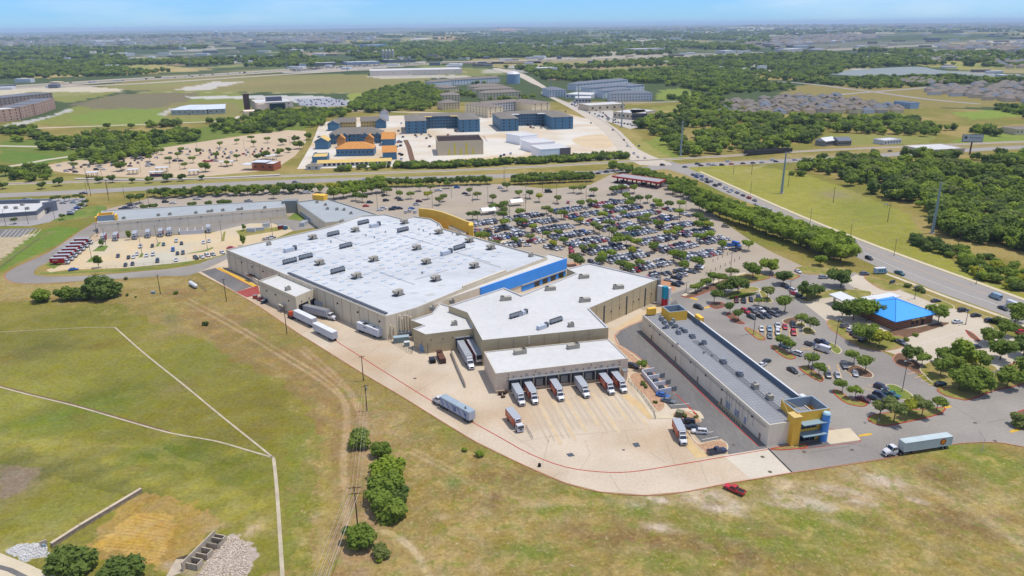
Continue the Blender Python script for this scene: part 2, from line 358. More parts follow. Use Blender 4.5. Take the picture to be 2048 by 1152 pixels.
for px,py,rx,ry in((1620,1050,90,22),(1260,1020,80,14),(1440,1060,60,16),(1560,1090,110,24),(1960,905,90,16),(2010,960,50,20),(1180,980,60,9),(1010,900,60,14),(930,850,50,12),(1780,940,40,10),(1060,1100,60,20),(1340,1125,70,18),(1700,1040,70,18),(1100,1020,50,14)):blob(px,py,rx,ry,(120,134,48),.8,.7,px)
for px,py,rx,ry in((1300,1080,90,20),(1480,1110,90,20),(1180,1070,70,22),(960,1000,50,20),(1010,950,60,16),(1880,955,50,20),(1420,1085,50,14),(1900,1040,90,30)):blob(px,py,rx,ry,(128,100,66),.65,.8,px)
for i in range(46):
 px,py=random.uniform(860,2040),random.uniform(935,1150)
 if py>975+(0 if px>1300 else 20):blob(px,py,random.uniform(10,40),random.uniform(4,12),random.choice([(200,176,132),(124,130,56),(150,124,88),(190,160,104),(140,146,60)]),.55,1,i)
for i in range(40):
 px,py=random.uniform(0,640),random.uniform(600,1150)
 blob(px,py,random.uniform(14,60),random.uniform(4,14),random.choice([(150,142,70),(110,118,48),(138,116,60),(164,152,76),(118,126,50)]),.45,.9,i)
 # --- the cut hay square and the rubble by the weir
region([(265,1000),(290,985),(420,1020),(430,1050),(340,1140),(180,1110),(185,1070)],(184,150,84),.8,2);region([(270,1022),(350,1035),(345,1085),(320,1130),(190,1090)],(210,172,92),.9,1.2)
for i in range(16):track([(285-i*7,1026+i*6),(330-i*2,1036+i*6),(352,1046+i*6)],.3,(166,130,70),.6,.3,i)
region([(395,1152),(420,1110),(455,1070),(490,1072),(512,1095),(505,1152)],(206,188,176),.9,1.5);region([(10,1105),(40,1085),(95,1088),(100,1110),(50,1122)],(216,214,212),.9,1)
blob(430,1055,30,8,(196,172,130),.6,.8);track([(395,1150),(335,1130)],1.4,(190,172,146),.8,.1);blob(520,1040,30,26,(200,178,110),.5,.8);blob(500,1060,20,12,(206,180,150),.6,.9)
# --- verge of the left service road and lawns
region([(0,545),(20,560),(80,568),(300,560),(390,555),(330,572),(230,580),(120,590),(0,600)],(178,158,100),.7,2)
region([(2,520),(60,470),(110,453),(155,455),(160,460),(120,485),(60,515),(20,532),(0,545)],(112,142,52),.9,1)
region([(100,430),(160,414),(205,410),(215,416),(200,430),(150,440),(100,445)],(112,144,54),.9,1)
region([(-40,462),(70,470),(40,490),(0,520),(-40,540)],(208,188,158),.85,2);track([(100,465),(40,500),(0,530)],3,(150,128,90),.6,.5)
# --- lawn between the highway and the wood
region([(1345,335),(1450,330),(1530,335),(1600,345),(1700,380),(1820,430),(1840,470),(1900,520),(1960,555),(2048,590),(2300,660),(2300,620),(2048,604),(1829,524),(1712,480),(1595,433),(1448,368)],(160,158,66),.9,2)
blob(1590,400,90,24,(172,166,76),.6);blob(1680,390,40,10,(156,140,112),.75,.4);blob(1740,430,60,24,(140,146,62),.7);blob(1720,410,50,10,(136,142,64),.6);blob(1960,560,80,20,(150,158,60),.6);blob(1800,480,60,20,(148,144,64),.5)
blob(1500,350,60,14,(170,160,84),.6);track([(1420,340),(1470,345),(1530,330)],2,(210,196,160),.5,.7);track([(1650,470),(1730,455),(1790,450)],1.0,(196,178,96),.6,.4)
region([(1255,300),(1300,280),(1340,262),(1350,300),(1370,320),(1330,322),(1290,312)],(140,152,62),.9,4);region([(1215,250),(1260,258),(1300,290),(1350,325),(1300,315),(1250,290)],(180,164,96),.6,4)
# --- station side greenery and fields beyond the rail line
region([(0,300),(100,325),(200,318),(350,292),(500,268),(610,258),(640,235),(560,240),(400,255),(200,275),(0,280)],(112,134,52),.85,5)
region([(0,330),(110,345),(100,372),(0,375)],(124,140,60),.8,3);region([(0,300),(60,305),(120,315),(90,330),(0,325)],(104,136,52),.8,3)
region([(0,355),(640,345),(1000,330),(1340,312),(1340,322),(1000,342),(640,360),(300,372),(0,392)],(164,156,88),.7,2)
region([(1344,330),(1640,308),(2048,280),(2048,290),(1640,318),(1344,338)],(170,152,104),.7,2)
region([(60,248),(200,195),(330,180),(480,178),(500,222),(460,240),(330,248),(200,252)],(146,150,70),.9,10);region([(130,210),(240,188),(400,184),(380,200),(330,214),(240,222)],(134,120,98),.8,8);region([(130,235),(240,215),(330,220),(320,245),(200,250)],(132,156,62),.7,8)
region([(250,160),(480,150),(720,148),(860,155),(850,185),(640,186),(400,182),(180,180)],(154,146,86),.9,14);blob(450,168,200,6,(170,152,96),.6,.7);blob(620,170,120,6,(146,130,88),.6,.5);track([(180,184),(330,184),(500,186),(700,186)],5,(214,200,160),.7,.3)
region([(700,186),(770,186),(760,200),(720,205),(690,205)],(160,168,76),.9,6);region([(370,193),(500,191),(640,192),(720,205),(640,214),(590,205),(500,197),(385,198)],(216,212,206),.9,3);region([(590,198),(660,195),(700,203),(690,212),(640,216),(600,210)],(170,172,182),.9,3)
region([(-300,178),(60,174),(180,173),(260,180),(200,186),(60,184),(0,200),(-300,210)],(222,208,182),.9,6);region([(40,184),(240,184),(150,205),(60,200)],(158,156,80),.8,10)
region([(60,246),(0,258),(0,252),(110,230),(140,216),(150,220)],(206,202,196),.9,3)
region([(320,222),(345,205),(470,205),(490,228),(470,238),(330,236)],(150,140,84),.8,3);region([(315,230),(340,216),(352,216),(330,232)],(200,194,180),.9,2)
# --- beyond: pasture, lake shore, clearings
region([(30,142),(160,130),(300,128),(420,140),(250,150),(60,158)],(198,176,108),.85,24);region([(850,130),(980,138),(1020,150),(920,153),(840,146)],(150,150,80),.8,10);region([(930,118),(1340,112),(1400,130),(1200,138),(1000,136)],(180,164,110),.8,14)
region([(1400,142),(1560,140),(1660,150),(1620,162),(1500,158),(1420,158)],(190,170,100),.8,14);region([(1560,150),(1760,128),(1900,118),(2048,122),(2300,122),(2300,148),(2048,148),(1960,142),(1800,128),(1660,148)],(172,164,86),.9,12)
region([(1320,180),(1375,176),(1400,195),(1350,203),(1310,198)],(142,156,66),.9,6);region([(1300,215),(1360,210),(1380,235),(1320,245),(1290,232)],(160,156,78),.8,6);region([(1310,225),(1350,222),(1330,240),(1300,242)],(198,164,112),.9,4)
region([(1600,170),(1800,168),(1960,190),(2048,196),(2048,214),(1820,216),(1700,196),(1560,190)],(172,152,84),.7,10);region([(1900,225),(2048,218),(2048,232),(1940,240)],(140,162,62),.9,6)
region([(1960,262),(2100,262),(2100,285),(1900,285)],(134,156,62),.8,6);region([(1640,270),(1760,268),(1870,272),(1860,285),(1700,292),(1640,285)],(150,154,80),.7,4)
region([(520,84),(760,84),(900,92),(820,100),(560,98)],(100,110,70),.6,40);region([(800,98),(930,100),(900,112),(820,110)],(196,176,112),.8,20)
track([(872,85),(868,96),(878,104),(870,114)],40,(232,202,170),.9,.3);blob(905,76,26,3,(232,186,140),.8,.6);blob(1010,62,12,2,(226,150,120),.8,.5);blob(470,66,50,2,(232,206,180),.8,.6);blob(1720,68,40,2,(230,206,176),.8,.6);blob(1400,65,40,1.6,(230,206,180),.7,.6)
blob(1000,104,120,3,(200,186,120),.5,.9);blob(1300,90,60,3,(170,170,110),.5,.8);blob(300,110,120,2,(210,206,200),.4,1)
region([(560,141),(700,132),(850,123),(860,128),(700,141),(570,147)],(204,194,182),.8,8);region([(725,152),(930,150),(945,156),(760,157)],(216,206,188),.8,6);region([(1175,112),(1230,100),(1320,100),(1345,108),(1290,116),(1190,118)],(204,192,174),.7,20);region([(1440,148),(1540,140),(1560,146),(1480,152)],(210,200,184),.8,6)
for i in range(170):
 d=math.exp(random.uniform(math.log(1700),math.log(16000)));a=R(random.uniform(-40,40));x0,y0=d*sin(a),d*cos(a);sx,sy=d*random.uniform(.008,.035),d*random.uniform(.02,.07)
 idx=np.nonzero((np.abs(GX-x0)<sx*1.6)&(np.abs(GY-y0)<sy*1.6))[0]
 if idx.size==0:continue
 u=np.abs(GX[idx]-x0+(fbm(GX[idx],GY[idx],sx,2,i)-.5)*sx)/sx;v=np.abs(GY[idx]-y0)/sy;k_=((u<1)&(v<1))*random.uniform(.5,.95);c=np.array(alb(*random.choice([(206,196,178),(196,176,122),(160,158,96),(150,156,84),(190,182,172),(170,150,120),(214,206,196),(128,142,76)])))
 C[idx]=C[idx]*(1-k_[:,None])+c*k_[:,None]
V=np.stack([GX,GY,GZ],1)
ii=np.arange(nr-1)[:,None]*na;jj=np.arange(na)[None,:];j2=(jj+1)%na
quads=np.stack([ii+jj,ii+j2,ii+na+j2,ii+na+jj],-1).reshape(-1,4)[:,::-1]
me=bpy.data.meshes.new('ground');me.vertices.add(len(V));me.vertices.foreach_set('co',V.astype(np.float32).ravel())
me.loops.add(quads.size);me.loops.foreach_set('vertex_index',quads.astype(np.int32).ravel())
me.polygons.add(len(quads));me.polygons.foreach_set('loop_start',np.arange(0,quads.size,4,dtype=np.int32));me.polygons.foreach_set('loop_total',np.full(len(quads),4,np.int32))
me.update(calc_edges=True)
ca=me.color_attributes.new('Col','FLOAT_COLOR','POINT');ca.data.foreach_set('color',np.concatenate([C,np.ones((len(C),1))],1).astype(np.float32).ravel())
DRY=np.clip(.12+.0*GX,0,1);DRY[GD>700]=0
for pts,v in(([(330,570),(560,690),(735,800),(1040,930),(1290,992),(1580,948),(1900,890),(2300,900),(2300,1300),(600,1300),(610,960),(640,830),(440,690)],1.0),([(330,570),(560,690),(640,735),(735,830),(745,960),(735,1300),(640,1300),(690,980),(640,830),(440,690),(350,620)],.6),([(0,565),(400,552),(480,600),(560,740),(300,640),(0,612)],.55)):
 P=WW(pts);sh=(fbm(GX,GY,12,3,91)-.5)*16;DRY[inpoly(GX+sh,GY+sh,P)]=v
da=me.attributes.new('Dry','FLOAT','POINT');da.data.foreach_set('value',DRY.astype(np.float32))
gm=bpy.data.materials.new('field soil and grass');gm.use_nodes=True;gn=gm.node_tree.nodes;gl=gm.node_tree.links;gb=gn['Principled BSDF'];gb.inputs['Roughness'].default_value=.95;gb.inputs['Specular IOR Level'].default_value=.1
at=gn.new('ShaderNodeAttribute');at.attribute_name='Col';gp=gn.new('ShaderNodeNewGeometry')
def _noise(sc,det,lo,hi,a,b,dist=0):
 t=gn.new('ShaderNodeTexNoise');t.inputs['Scale'].default_value=sc;t.inputs['Detail'].default_value=det;t.inputs['Distortion'].default_value=dist;gl.new(gp.outputs['Position'],t.inputs['Vector'])
 r=gn.new('ShaderNodeMapRange');r.inputs['From Min'].default_value=lo;r.inputs['From Max'].default_value=hi;r.inputs['To Min'].default_value=a;r.inputs['To Max'].default_value=b;gl.new(t.outputs['Fac'],r.inputs['Value']);return r.outputs[0]
def _mul(a,b):
 q=gn.new('ShaderNodeMath');q.operation='MULTIPLY';gl.new(a,q.inputs[0]);gl.new(b,q.inputs[1]);return q.outputs[0]
fac=_mul(_mul(_noise(.12,6,.35,.65,.93,1.07),_noise(.9,6,.3,.7,.80,1.20,.6)),_noise(4.5,4,.3,.7,.78,1.22))
vm=gn.new('ShaderNodeVectorMath');vm.operation='SCALE';ad_=gn.new('ShaderNodeAttribute');ad_.attribute_name='Dry';cur_=at.outputs['Color']
for sc_,lo_,hi_,k_,col_ in((.16,.50,.66,.55,(196,172,108)),(.42,.56,.68,.32,(136,108,70)),(.30,.53,.66,.6,(130,138,54)),(1.1,.56,.68,.5,(204,178,128)),(1.6,.60,.70,.4,(116,100,58)),(.75,.66,.76,.7,(216,194,168))):
 mx_=gn.new('ShaderNodeMix');mx_.data_type='RGBA';gl.new(_mul(_noise(sc_,9,lo_,hi_,0,k_,.5),ad_.outputs['Fac']),mx_.inputs['Factor']);gl.new(cur_,mx_.inputs['A']);mx_.inputs['B'].default_value=(*alb(*col_),1);cur_=mx_.outputs['Result']
gl.new(cur_,vm.inputs[0]);gl.new(fac,vm.inputs['Scale'])
hs=gn.new('ShaderNodeHueSaturation');gl.new(vm.outputs[0],hs.inputs['Color']);gl.new(_noise(.33,5,.3,.7,.492,.508),hs.inputs['Hue']);gl.new(_noise(.21,5,.3,.7,.9,1.08),hs.inputs['Saturation'])
gl.new(hs.outputs[0],gb.inputs['Base Color'])
bm_=gn.new('ShaderNodeBump');bm_.inputs['Strength'].default_value=.6;bm_.inputs['Distance'].default_value=.5;gl.new(_noise(1.3,6,0,1,0,1),bm_.inputs['Height']);gl.new(bm_.outputs[0],gb.inputs['Normal'])
me.materials.append(gm);me.shade_smooth()if hasattr(me,'shade_smooth')else None
tag(ob('ground',me),kind='structure')
# ------------------------------------------------------------------ roads, lots, kerbs (sheets a few mm to cm above one another)
def sheet(name,pts,z,m,sm=0):return struct(name,MB().flat([(p.x,p.y)for p in WW(smooth(pts,sm)if sm else pts)],z),m)
def strip(name,pts,w,z,m,sm=6,closed=False):
 return struct(name,MB().line(WW(smooth(pts,sm,closed)if sm else pts),w,z,0,closed),m)
def kerb_line(name,pts,m,w=.34,z=.13,sm=6,closed=False):
 P=WW(smooth(pts,sm,closed)if sm else pts);mb=MB();mb.line(P,w,z,0,closed);mb.line(P,w+.02,z-.055,0,closed)
 return struct(name,mb,m)
LOT=[(215,418),(300,396),(480,384),(640,371),(760,374),(860,372),(1000,368),(1100,378),(1180,370),(1222,349),(1350,366),(1400,402),(1440,440),(1500,480),(1545,505),(1600,530),(1660,552),(1712,545),(1700,600),(1600,640),(1400,640),(1290,622),(1150,548),(1050,545),(900,492),(800,450),(660,446),(570,430),(205,436)]
sheet('parking_lot',LOT,.030,M_lotasph)
sheet('side_parking_lot',[(1330,640),(1310,600),(1380,575),(1450,560),(1530,545),(1600,548),(1660,552),(1712,546),(1742,556),(1690,590),(1620,600),(1650,640),(1705,672),(1762,702),(1800,722),(1850,762),(1905,795),(2048,760),(2300,690),(2300,860),(2048,893),(1985,884),(1900,889),(1760,918),(1583,945),(1530,893),(1300,690)],.036,M_asph)
sheet('truck_apron',[(393,544),(500,601),(597,666),(650,699),(727,747),(800,790),(866,831),(950,882),(1040,926),(1130,965),(1200,983),(1290,990),(1370,983),(1450,967),(1520,956),(1583,945),(1536,897),(1440,840),(1330,700),(1318,610),(1200,570),(900,520),(480,480),(430,515)],.024,M_concrete)
sheet('service_road',[(205,436),(150,470),(100,504),(40,531),(14,546),(12,557),(30,565),(75,567),(150,563),(250,557),(330,552),(365,552),(396,545),(470,510),(445,509),(400,527),(345,537),(290,542),(200,550),(120,553),(78,552),(67,546),(78,533),(122,512),(192,466),(240,436)],.040,M_asph,2)
sheet('service_alley',[(1352,600),(1303,633),(1262,651),(1241,662),(1231,672),(1240,690),(1270,707),(1294,730),(1315,752),(1352,788),(1388,823),(1412,853),(1446,880),(1458,912),(1536,897),(1420,790),(1320,690),(1370,640)],.044,M_dasph)
sheet('dock_ramp',[(402,543),(431,536),(507,572),(472,584)],.048,M_dasph)
sheet('fire_lane_paint',[(472,584),(516,571),(520,588),(494,595)],.052,mat('red lane paint',alb(176,84,78),.85,.2,.5,.1,3))
strip('yellow_lane_band',[(436,536),(472,553),(512,573)],2.2,.052,M_yel,0)
strip('yellow_lane_edge',[(446,535),(482,551),(516,567)],.7,.053,M_brown,0)
sheet('alley_threshold',[(1446,911),(1536,896.5),(1584,944.5),(1500,958)],.049,mat('new concrete',alb(226,214,194),.9,.05,.1,.05,1))
sheet('clinic_yard',[(1712,549),(1742,556),(1790,566),(1850,592),(1905,616),(2000,650),(2060,676),(2060,760),(1985,745),(1905,772),(1850,748),(1800,712),(1762,700),(1705,671),(1650,640),(1610,608),(1640,594),(1692,590),(1735,602),(1748,590),(1706,574),(1690,562)],.046,mat('clinic concrete',alb(216,202,180),.9,.05,.08,.05,1))
sheet('highway',[(1448,367),(1595,432),(1712,479),(1829,523),(1961,570),(2048,602),(2400,735),(2400,790),(2048,648),(1997,626),(1888,588),(1794,553),(1756,534),(1697,507),(1630,466),(1580,440),(1500,407),(1440,382),(1390,357),(1340,340),(1290,330),(1340,322),(1385,340)],.034,M_road,2)
sheet('parkway_north',[(1345,330),(1280,330),(1252,312),(1236,300),(1205,262),(1160,228),(1115,203),(1082,186),(1088,178),(1062,166),(1030,150),(985,138),(1000,137),(1048,148),(1078,165),(1100,180),(1092,187),(1118,198),(1180,224),(1240,262),(1276,298),(1320,318)],.041,mat('pale parkway concrete',alb(214,200,180),.9,.05,.02,.05,.3),2)
strip('parkway_median',[(1110,196),(1170,222),(1222,254),(1262,296)],1.4,.06,plain('median grey',(176,164,146)),3)
for k,(nm,a)in enumerate([('lane_marking',(0.32,.012)),('lane_marking',(.66,.012))]):
 up_=[(1448,367),(1595,432),(1712,479),(1829,523),(1961,570),(2048,602),(2300,697)];lo_=[(1400,362),(1550,430),(1660,482),(1770,540),(1900,592),(1997,626),(2260,742)]
 strip(nm,[(u[0]*(1-a[0])+l[0]*a[0],u[1]*(1-a[0])+l[1]*a[0])for u,l in zip(up_,lo_)],.28,.045,M_yelfade if k==0 else M_whiteline,3)
strip('sidewalk',[(1400,343),(1448,364.5),(1595,429),(1712,476),(1829,520),(1961,567),(2048,599),(2300,690)],2.6,.05,M_walk,3)
strip('sidewalk',[(1755,541),(1800,558),(1888,592),(1997,631),(2048,652),(2260,745)],2.2,.05,M_walk,3)
strip('verge_strip',[(1762,538),(1820,562),(1890,590),(1997,629),(2060,655),(2260,743)],1.6,.047,M_lawn,3)
strip('station_road',[(-300,402),(0,391),(215,381),(400,371),(640,361),(850,356.5),(1000,352),(1200,345),(1340,333),(1500,325),(1650,318),(1800,308),(2048,294),(2300,280)],17,.032,M_road,2)
strip('rail_bed',[(-300,380),(0,368),(300,360),(600,351),(800,344.5),(1000,337),(1250,323),(1400,315),(1650,300),(2048,283),(2300,272)],9,.038,mat('pale rail ballast',alb(214,198,180),.95,.08,.3,.1,2),2)
for o in(-1.4,1.4):
 P=WW(smooth([(-300,380),(0,368),(300,360),(600,351),(800,344.5),(1000,337),(1250,323),(1400,315),(1650,300),(2048,283),(2300,272)],3,False))
 struct('rail_track',MB().line([(p.x,p.y+o)for p in P],.8,.20),plain('rail steel shade',(140,126,112)))
sheet('station_lot',[(96,330),(123,345),(308,356),(513,343),(590,312),(612,262),(513,268),(342,293),(205,314)],.030,mat('tan station paving',alb(214,190,158),.9,.05,.03,.05,.5),2)
sheet('construction_yard',[(594,338),(622,290),(640,246),(700,236),(770,232),(960,226),(1130,226),(1200,244),(1240,276),(1262,308),(1238,319),(1000,328),(790,333)],.028,mat('dusty pale concrete',alb(234,226,212),.9,.06,.03,.05,.3,tint=alb(222,196,160)))
sheet('bare_earth',[(1148,276),(1205,268),(1230,284),(1218,296),(1180,296),(1150,286)],.034,mat('sandy earth',alb(226,202,164),.95,.08,.05,.06,.4),2)
sheet('bare_earth',[(905,318),(1000,314),(1030,320),(960,327),(880,327)],.034,MATS['sandy earth'],2)
strip('construction_trench',[(811,280),(818,295),(826,326)],5,.05,M_mulch,0)
strip('dirt_road',[(0,262),(60,257),(200,252),(330,247),(450,241),(480,232)],8,.04,mat('chalk road',alb(216,204,180),.95,.06,.05,.05,.5),3)
strip('park_road',[(-100,290),(60,293),(150,296),(180,306),(90,320),(0,335),(-200,350)],8,.04,MATS['chalk road'],3)
strip('crossing_road',[(620,219),(800,224),(900,226)],9,.03,MATS['chalk road'],2)
strip('far_lane',[(1190,207),(1300,205),(1380,202),(1460,201)],12,.03,M_road,2)
strip('parkway',[(1540,162),(1620,168),(1700,178),(1750,184),(1850,198),(1960,208)],14,.05,M_road,3)
strip('parkway_branch',[(1670,190),(1740,184),(1820,178),(1860,174)],14,.06,M_road,3)
FW=[(-700,196),(-300,188),(0,176),(250,160),(450,149),(690,133),(850,128),(1000,123),(1200,118),(1400,112),(1600,103),(1760,95),(1880,89)]
strip('freeway',FW,120,.30,mat('freeway concrete',alb(196,180,158),.9,.06,.004,.05,.02),2)
for o in(-26,26):
 P=WW(smooth(FW,2,False));struct('freeway_lanes',MB().line([(p.x,p.y+o)for p in P],22,.5),M_road)
struct('freeway_median',MB().line([(p.x,p.y)for p in WW(smooth(FW,2,False))],14,.6),M_lawn)
strip('frontage_road',[(-300,180),(0,172),(180,172),(400,160),(700,141),(900,136)],40,.25,MATS['freeway concrete'],2)
sheet('lake',[(1640,146),(1700,141),(1770,136),(1840,134),(1875,140),(1940,147),(2048,152),(2300,160),(2300,170),(2048,158),(1960,152),(1840,149),(1760,153),(1690,151)],.5,mat('grey lake water',alb(150,158,156),.75,.03,.01,.02,.05,.15),3)
for i,pts in enumerate([[(-60,758),(0,774),(60,790),(150,812),(240,838),(340,866),(430,882),(500,902),(545,915)],[(230,655),(290,708),(370,772),(440,830),(500,878),(547,916)],[(547,916),(552,960),(558,1040),(566,1170)],[(-60,667),(80,660),(180,655),(230,655)]]):
 w=(.62,.62,.95,.3)[i]
 strip('drainage_channel',pts,w,.06,mat('dusty channel concrete',alb(206,192,166),.95,.14,.3,.1,2),3)
 if i==0:strip('drainage_channel_edge',[(p[0],p[1]-3)for p in pts[:6]],.5,.03,M_mulch,3)
sheet('corner_road',[(-80,1102),(0,1106),(60,1130),(130,1162),(-80,1250)],.05,M_walk);strip('corner_kerb',[(-60,1118),(20,1140),(60,1160)],1.2,.06,M_dasph,0)
strip('fire_lane_line',[(436,536),(520,585),(600,636),(700,700),(800,763),(870,806),(940,842),(1000,875),(1060,908),(1130,934),(1200,944),(1260,944),(1330,934),(1430,917),(1536,899)],.32,.058,M_red,3)
strip('fire_lane_line',[(1290,676),(1327,711),(1352,734),(1386,769),(1418,802),(1448,830),(1490,868),(1518,893)],.35,.058,M_red,0)
strip('fire_lane_line',[(1430,690),(1500,740),(1560,790),(1640,850),(1722,878),(1720,884),(1600,899)],.25,.058,M_red,0)
kerb_line('truck_road_kerb',[(396,545.5),(500,602),(597,667),(650,700),(727,748),(800,791),(866,832),(950,883),(1040,927),(1130,966),(1200,984),(1290,991),(1370,984),(1450,968),(1520,957),(1583,946),(1760,919.5),(1900,890),(1985,885),(2048,894),(2250,930)],M_redfade,.30)
kerb_line('alley_kerb',[(1303,632),(1262,650),(1241,661),(1230,672),(1239,691),(1270,708),(1294,731),(1306,744)],M_redfade,.4,sm=3);kerb_line('alley_kerb',[(1352,789),(1388,824),(1398,836)],M_red,.35,sm=0)
strip('service_road_edge',[(205,435.5),(150,469),(100,503),(40,530),(12,546),(11,557),(30,566.5),(75,568.5),(150,565)],.6,.045,plain('red clay edge',(190,130,96)),3)
def cracks(name,segs,w,z,m):
 mb=MB()
 for pts in segs:mb.line(WW(pts),w,z)
 return struct(name,mb,m)
M_joint=plain('concrete joint',(176,158,136));M_tyre=plain('tyre marks',(206,187,160))
cracks('apron_joints',[[(1040,884),(1100,873),(1200,866),(1290,858)],[(1010,860),(1070,900)],[(1170,880),(1180,910),(1160,940)],[(1250,862),(1262,892)],[(1300,905),(1330,925)],[(820,700),(760,745)],[(900,745),(830,785)],[(700,660),(660,690)],[(560,590),(520,608)],[(640,648),(600,668)],[(760,690),(716,724)],[(1100,870),(1085,930)],[(1330,880),(1350,930)],[(1220,950),(1240,982)],[(1120,945),(1100,958)],[(1400,925),(1415,968)]],.10,.05,M_joint)
strip('alley_joint',[(1536,897),(1560,921),(1584,945)],.5,.062,M_dark,0)
ax=R(-78);tm=MB();ym=MB()
for i,x in enumerate([1064,1092,1118,1146,1172,1200,1226,1252]):
 p=W(x,806-(x-1064)*.16);L_=random.uniform(17,25)
 for s in(-.95,.95):
  a=Vector((p.x-sin(ax)*s,p.y+cos(ax)*s));tm.line([a,a+Vector((cos(ax),sin(ax)))*L_],.5,.050)
 a=Vector((p.x-sin(ax)*2.3,p.y+cos(ax)*2.3));ym.line([a,a+Vector((cos(ax),sin(ax)))*(L_+2)],1.1,.054)
struct('tyre_marks',tm,M_tyre)
struct('dock_lane_paint',ym,mat('worn yellow wash',alb(226,200,160),.9,.06,.3,.05,2,tint=alb(224,204,172)))
strip('dock_lane_wash',[(1352,856),(1385,892),(1405,915)],4.0,.053,mat('yellow wash',alb(226,196,142),.9,.08,.3,.05,2),2)
strip('ramp_edge_paint',[(1250,790),(1280,812),(1306,838)],3.0,.055,mat('orange wash',alb(226,194,144),.9,.1,.2,.05,2),0)
for q in([(1132,908),(1144,906),(1150,912),(1138,914)],[(1264,887),(1276,885),(1281,893),(1270,895)],[(1244,899),(1249,898.5),(1250,901),(1245,901.5)]):sheet('steel_drain_plate',q,.06,M_dmetal)
mh=MB()
for px,py in((1525,914),(1540,944),(1467,890),(830,757),(1608,904),(1950,846),(1704,900),(1990,882)):
 p=W(px,py);mh.flat([(p.x+.6*cos(t*pi/6),p.y+.6*sin(t*pi/6))for t in range(12)],.064)
struct('manhole_covers',mh,plain('cast iron cover',(112,98,86)))
cracks('asphalt_cracks',[[(1958,862),(1970,880),(1962,905)],[(1975,846),(2010,838)],[(1890,802),(1960,846)],[(1620,905),(1700,893)],[(1640,880),(1730,893)]],.18,.05,M_dasph)
for q in([(1717,870),(1742,866),(1745,870),(1718,874)],[(1886,814),(1902,811),(1903,815),(1888,818)],[(2018,862),(2038,855),(2042,861),(2022,866)],[(1322,602),(1342,597),(1344,600),(1324,605)],[(1381,594),(1396,598),(1394,601),(1379,597)],[(1404,616),(1418,612),(1420,615),(1406,618)]):sheet('yellow_crossing_mark',q,.06,M_yel)
def island(pts,kerb,fill,sm=5,t=.5,name='planted_island',zk=.13):
 zk+=random.uniform(-.03,.03)
 P=[(p.x,p.y)for p in WW(smooth(pts,sm)if sm else pts)]
 mb=MB();mb.ring(P,t,0,zk,.02,0);mb.flat(inset(P,t*.8),zk+.015,1)
 return struct(name,mb,[kerb,fill])
I=island
I([(1489,657),(1497,656),(1520,668),(1531,679),(1518,680),(1500,668)],M_red,M_lawn)
I([(1541,693),(1552,693),(1580,708),(1592,716),(1578,719),(1560,710)],M_red,M_lawn)
I([(1598,737),(1612,732),(1630,744),(1646,757),(1642,764),(1620,754)],M_red,M_lawn)
I([(1665,785),(1676,780),(1700,796),(1735,808),(1722,814),(1690,806)],M_red,M_lawn)
I([(1735,838),(1760,827),(1880,815),(1887,824),(1870,832),(1800,848),(1770,852),(1748,848)],M_red,M_lawn)
I([(1565,640),(1590,634),(1598,641),(1590,650),(1570,648)],M_walk,M_mulch);I([(1606,656),(1620,655),(1632,666),(1620,670),(1606,668)],M_walk,M_lawn);I([(1592,648),(1606,644),(1612,652),(1598,654)],M_walk,M_lawn)
I([(1660,685),(1675,692),(1684,702),(1676,709),(1664,703),(1658,694)],M_walk,M_lawn2);I([(1690,740),(1712,730),(1744,746),(1744,756),(1722,754),(1700,748)],M_walk,M_mulch);I([(1770,772),(1790,770),(1820,786),(1826,796),(1806,800),(1786,792)],M_walk,M_lawn2)
I([(1452,630),(1462,626),(1480,640),(1490,648),(1472,646)],M_red,M_mulch);I([(1418,610),(1440,604),(1452,612),(1432,618)],M_red,M_mulch);I([(1518,584),(1526,582),(1540,596),(1546,604),(1530,604)],M_walk,M_lawn)
I([(1362,592),(1376,588),(1420,570),(1450,556),(1490,548),(1494,556),(1440,574),(1400,590),(1376,596)],M_red,M_mulch);strip('sidewalk',[(1366,592),(1410,572),(1450,556),(1492,546)],2.0,.16,M_walk,0)
I([(1440,572),(1470,552),(1520,548),(1540,556),(1500,566),(1470,576)],M_red,M_lawn);I([(1450,588),(1500,574),(1520,580),(1490,590),(1450,596)],M_walk,M_lawn);I([(1540,552),(1580,548),(1600,552),(1580,560)],M_red,M_lawn)
I([(1590,585),(1640,582),(1680,578),(1735,582),(1744,588),(1735,598),(1690,594),(1640,598),(1610,604)],M_walk,M_lawn);I([(1590,536),(1640,530),(1690,536),(1700,546),(1660,550),(1610,548)],M_redfade,M_lawn)
I([(1728,556),(1745,553),(1800,572),(1790,582),(1760,578)],M_redfade,M_lawn);I([(1800,568),(1850,588),(1905,610),(1900,618),(1840,596),(1795,578)],M_walk,M_lawn);I([(1960,632),(2000,640),(2060,668),(2060,690),(2010,668),(1980,652)],M_walk,M_lawn)
I([(1656,640),(1690,646),(1700,672),(1740,676),(1800,672),(1810,692),(1770,702),(1730,698),(1700,684),(1660,658)],M_redfade,M_lawn);I([(1785,717),(1800,706),(1830,722),(1850,742),(1838,748),(1810,736),(1794,730)],M_redfade,M_mulch)
I([(1873,780),(1890,776),(1905,772),(1985,744),(2060,716),(2060,762),(1990,782),(1940,800),(1918,799),(1890,792)],M_red,M_lawn)
I([(1840,735),(1880,720),(1985,730),(1990,760),(1920,775),(1870,768),(1850,752)],M_walk,M_lawn);I([(1930,660),(1945,666),(1960,680),(1956,683),(1940,674)],M_red,M_mulch);I([(2025,830),(2060,820),(2060,866),(2036,850)],M_red,M_mulch)
I([(1762,664),(1830,655),(1876,645),(1900,648),(1840,668),(1790,682)],M_walk,M_mulch)
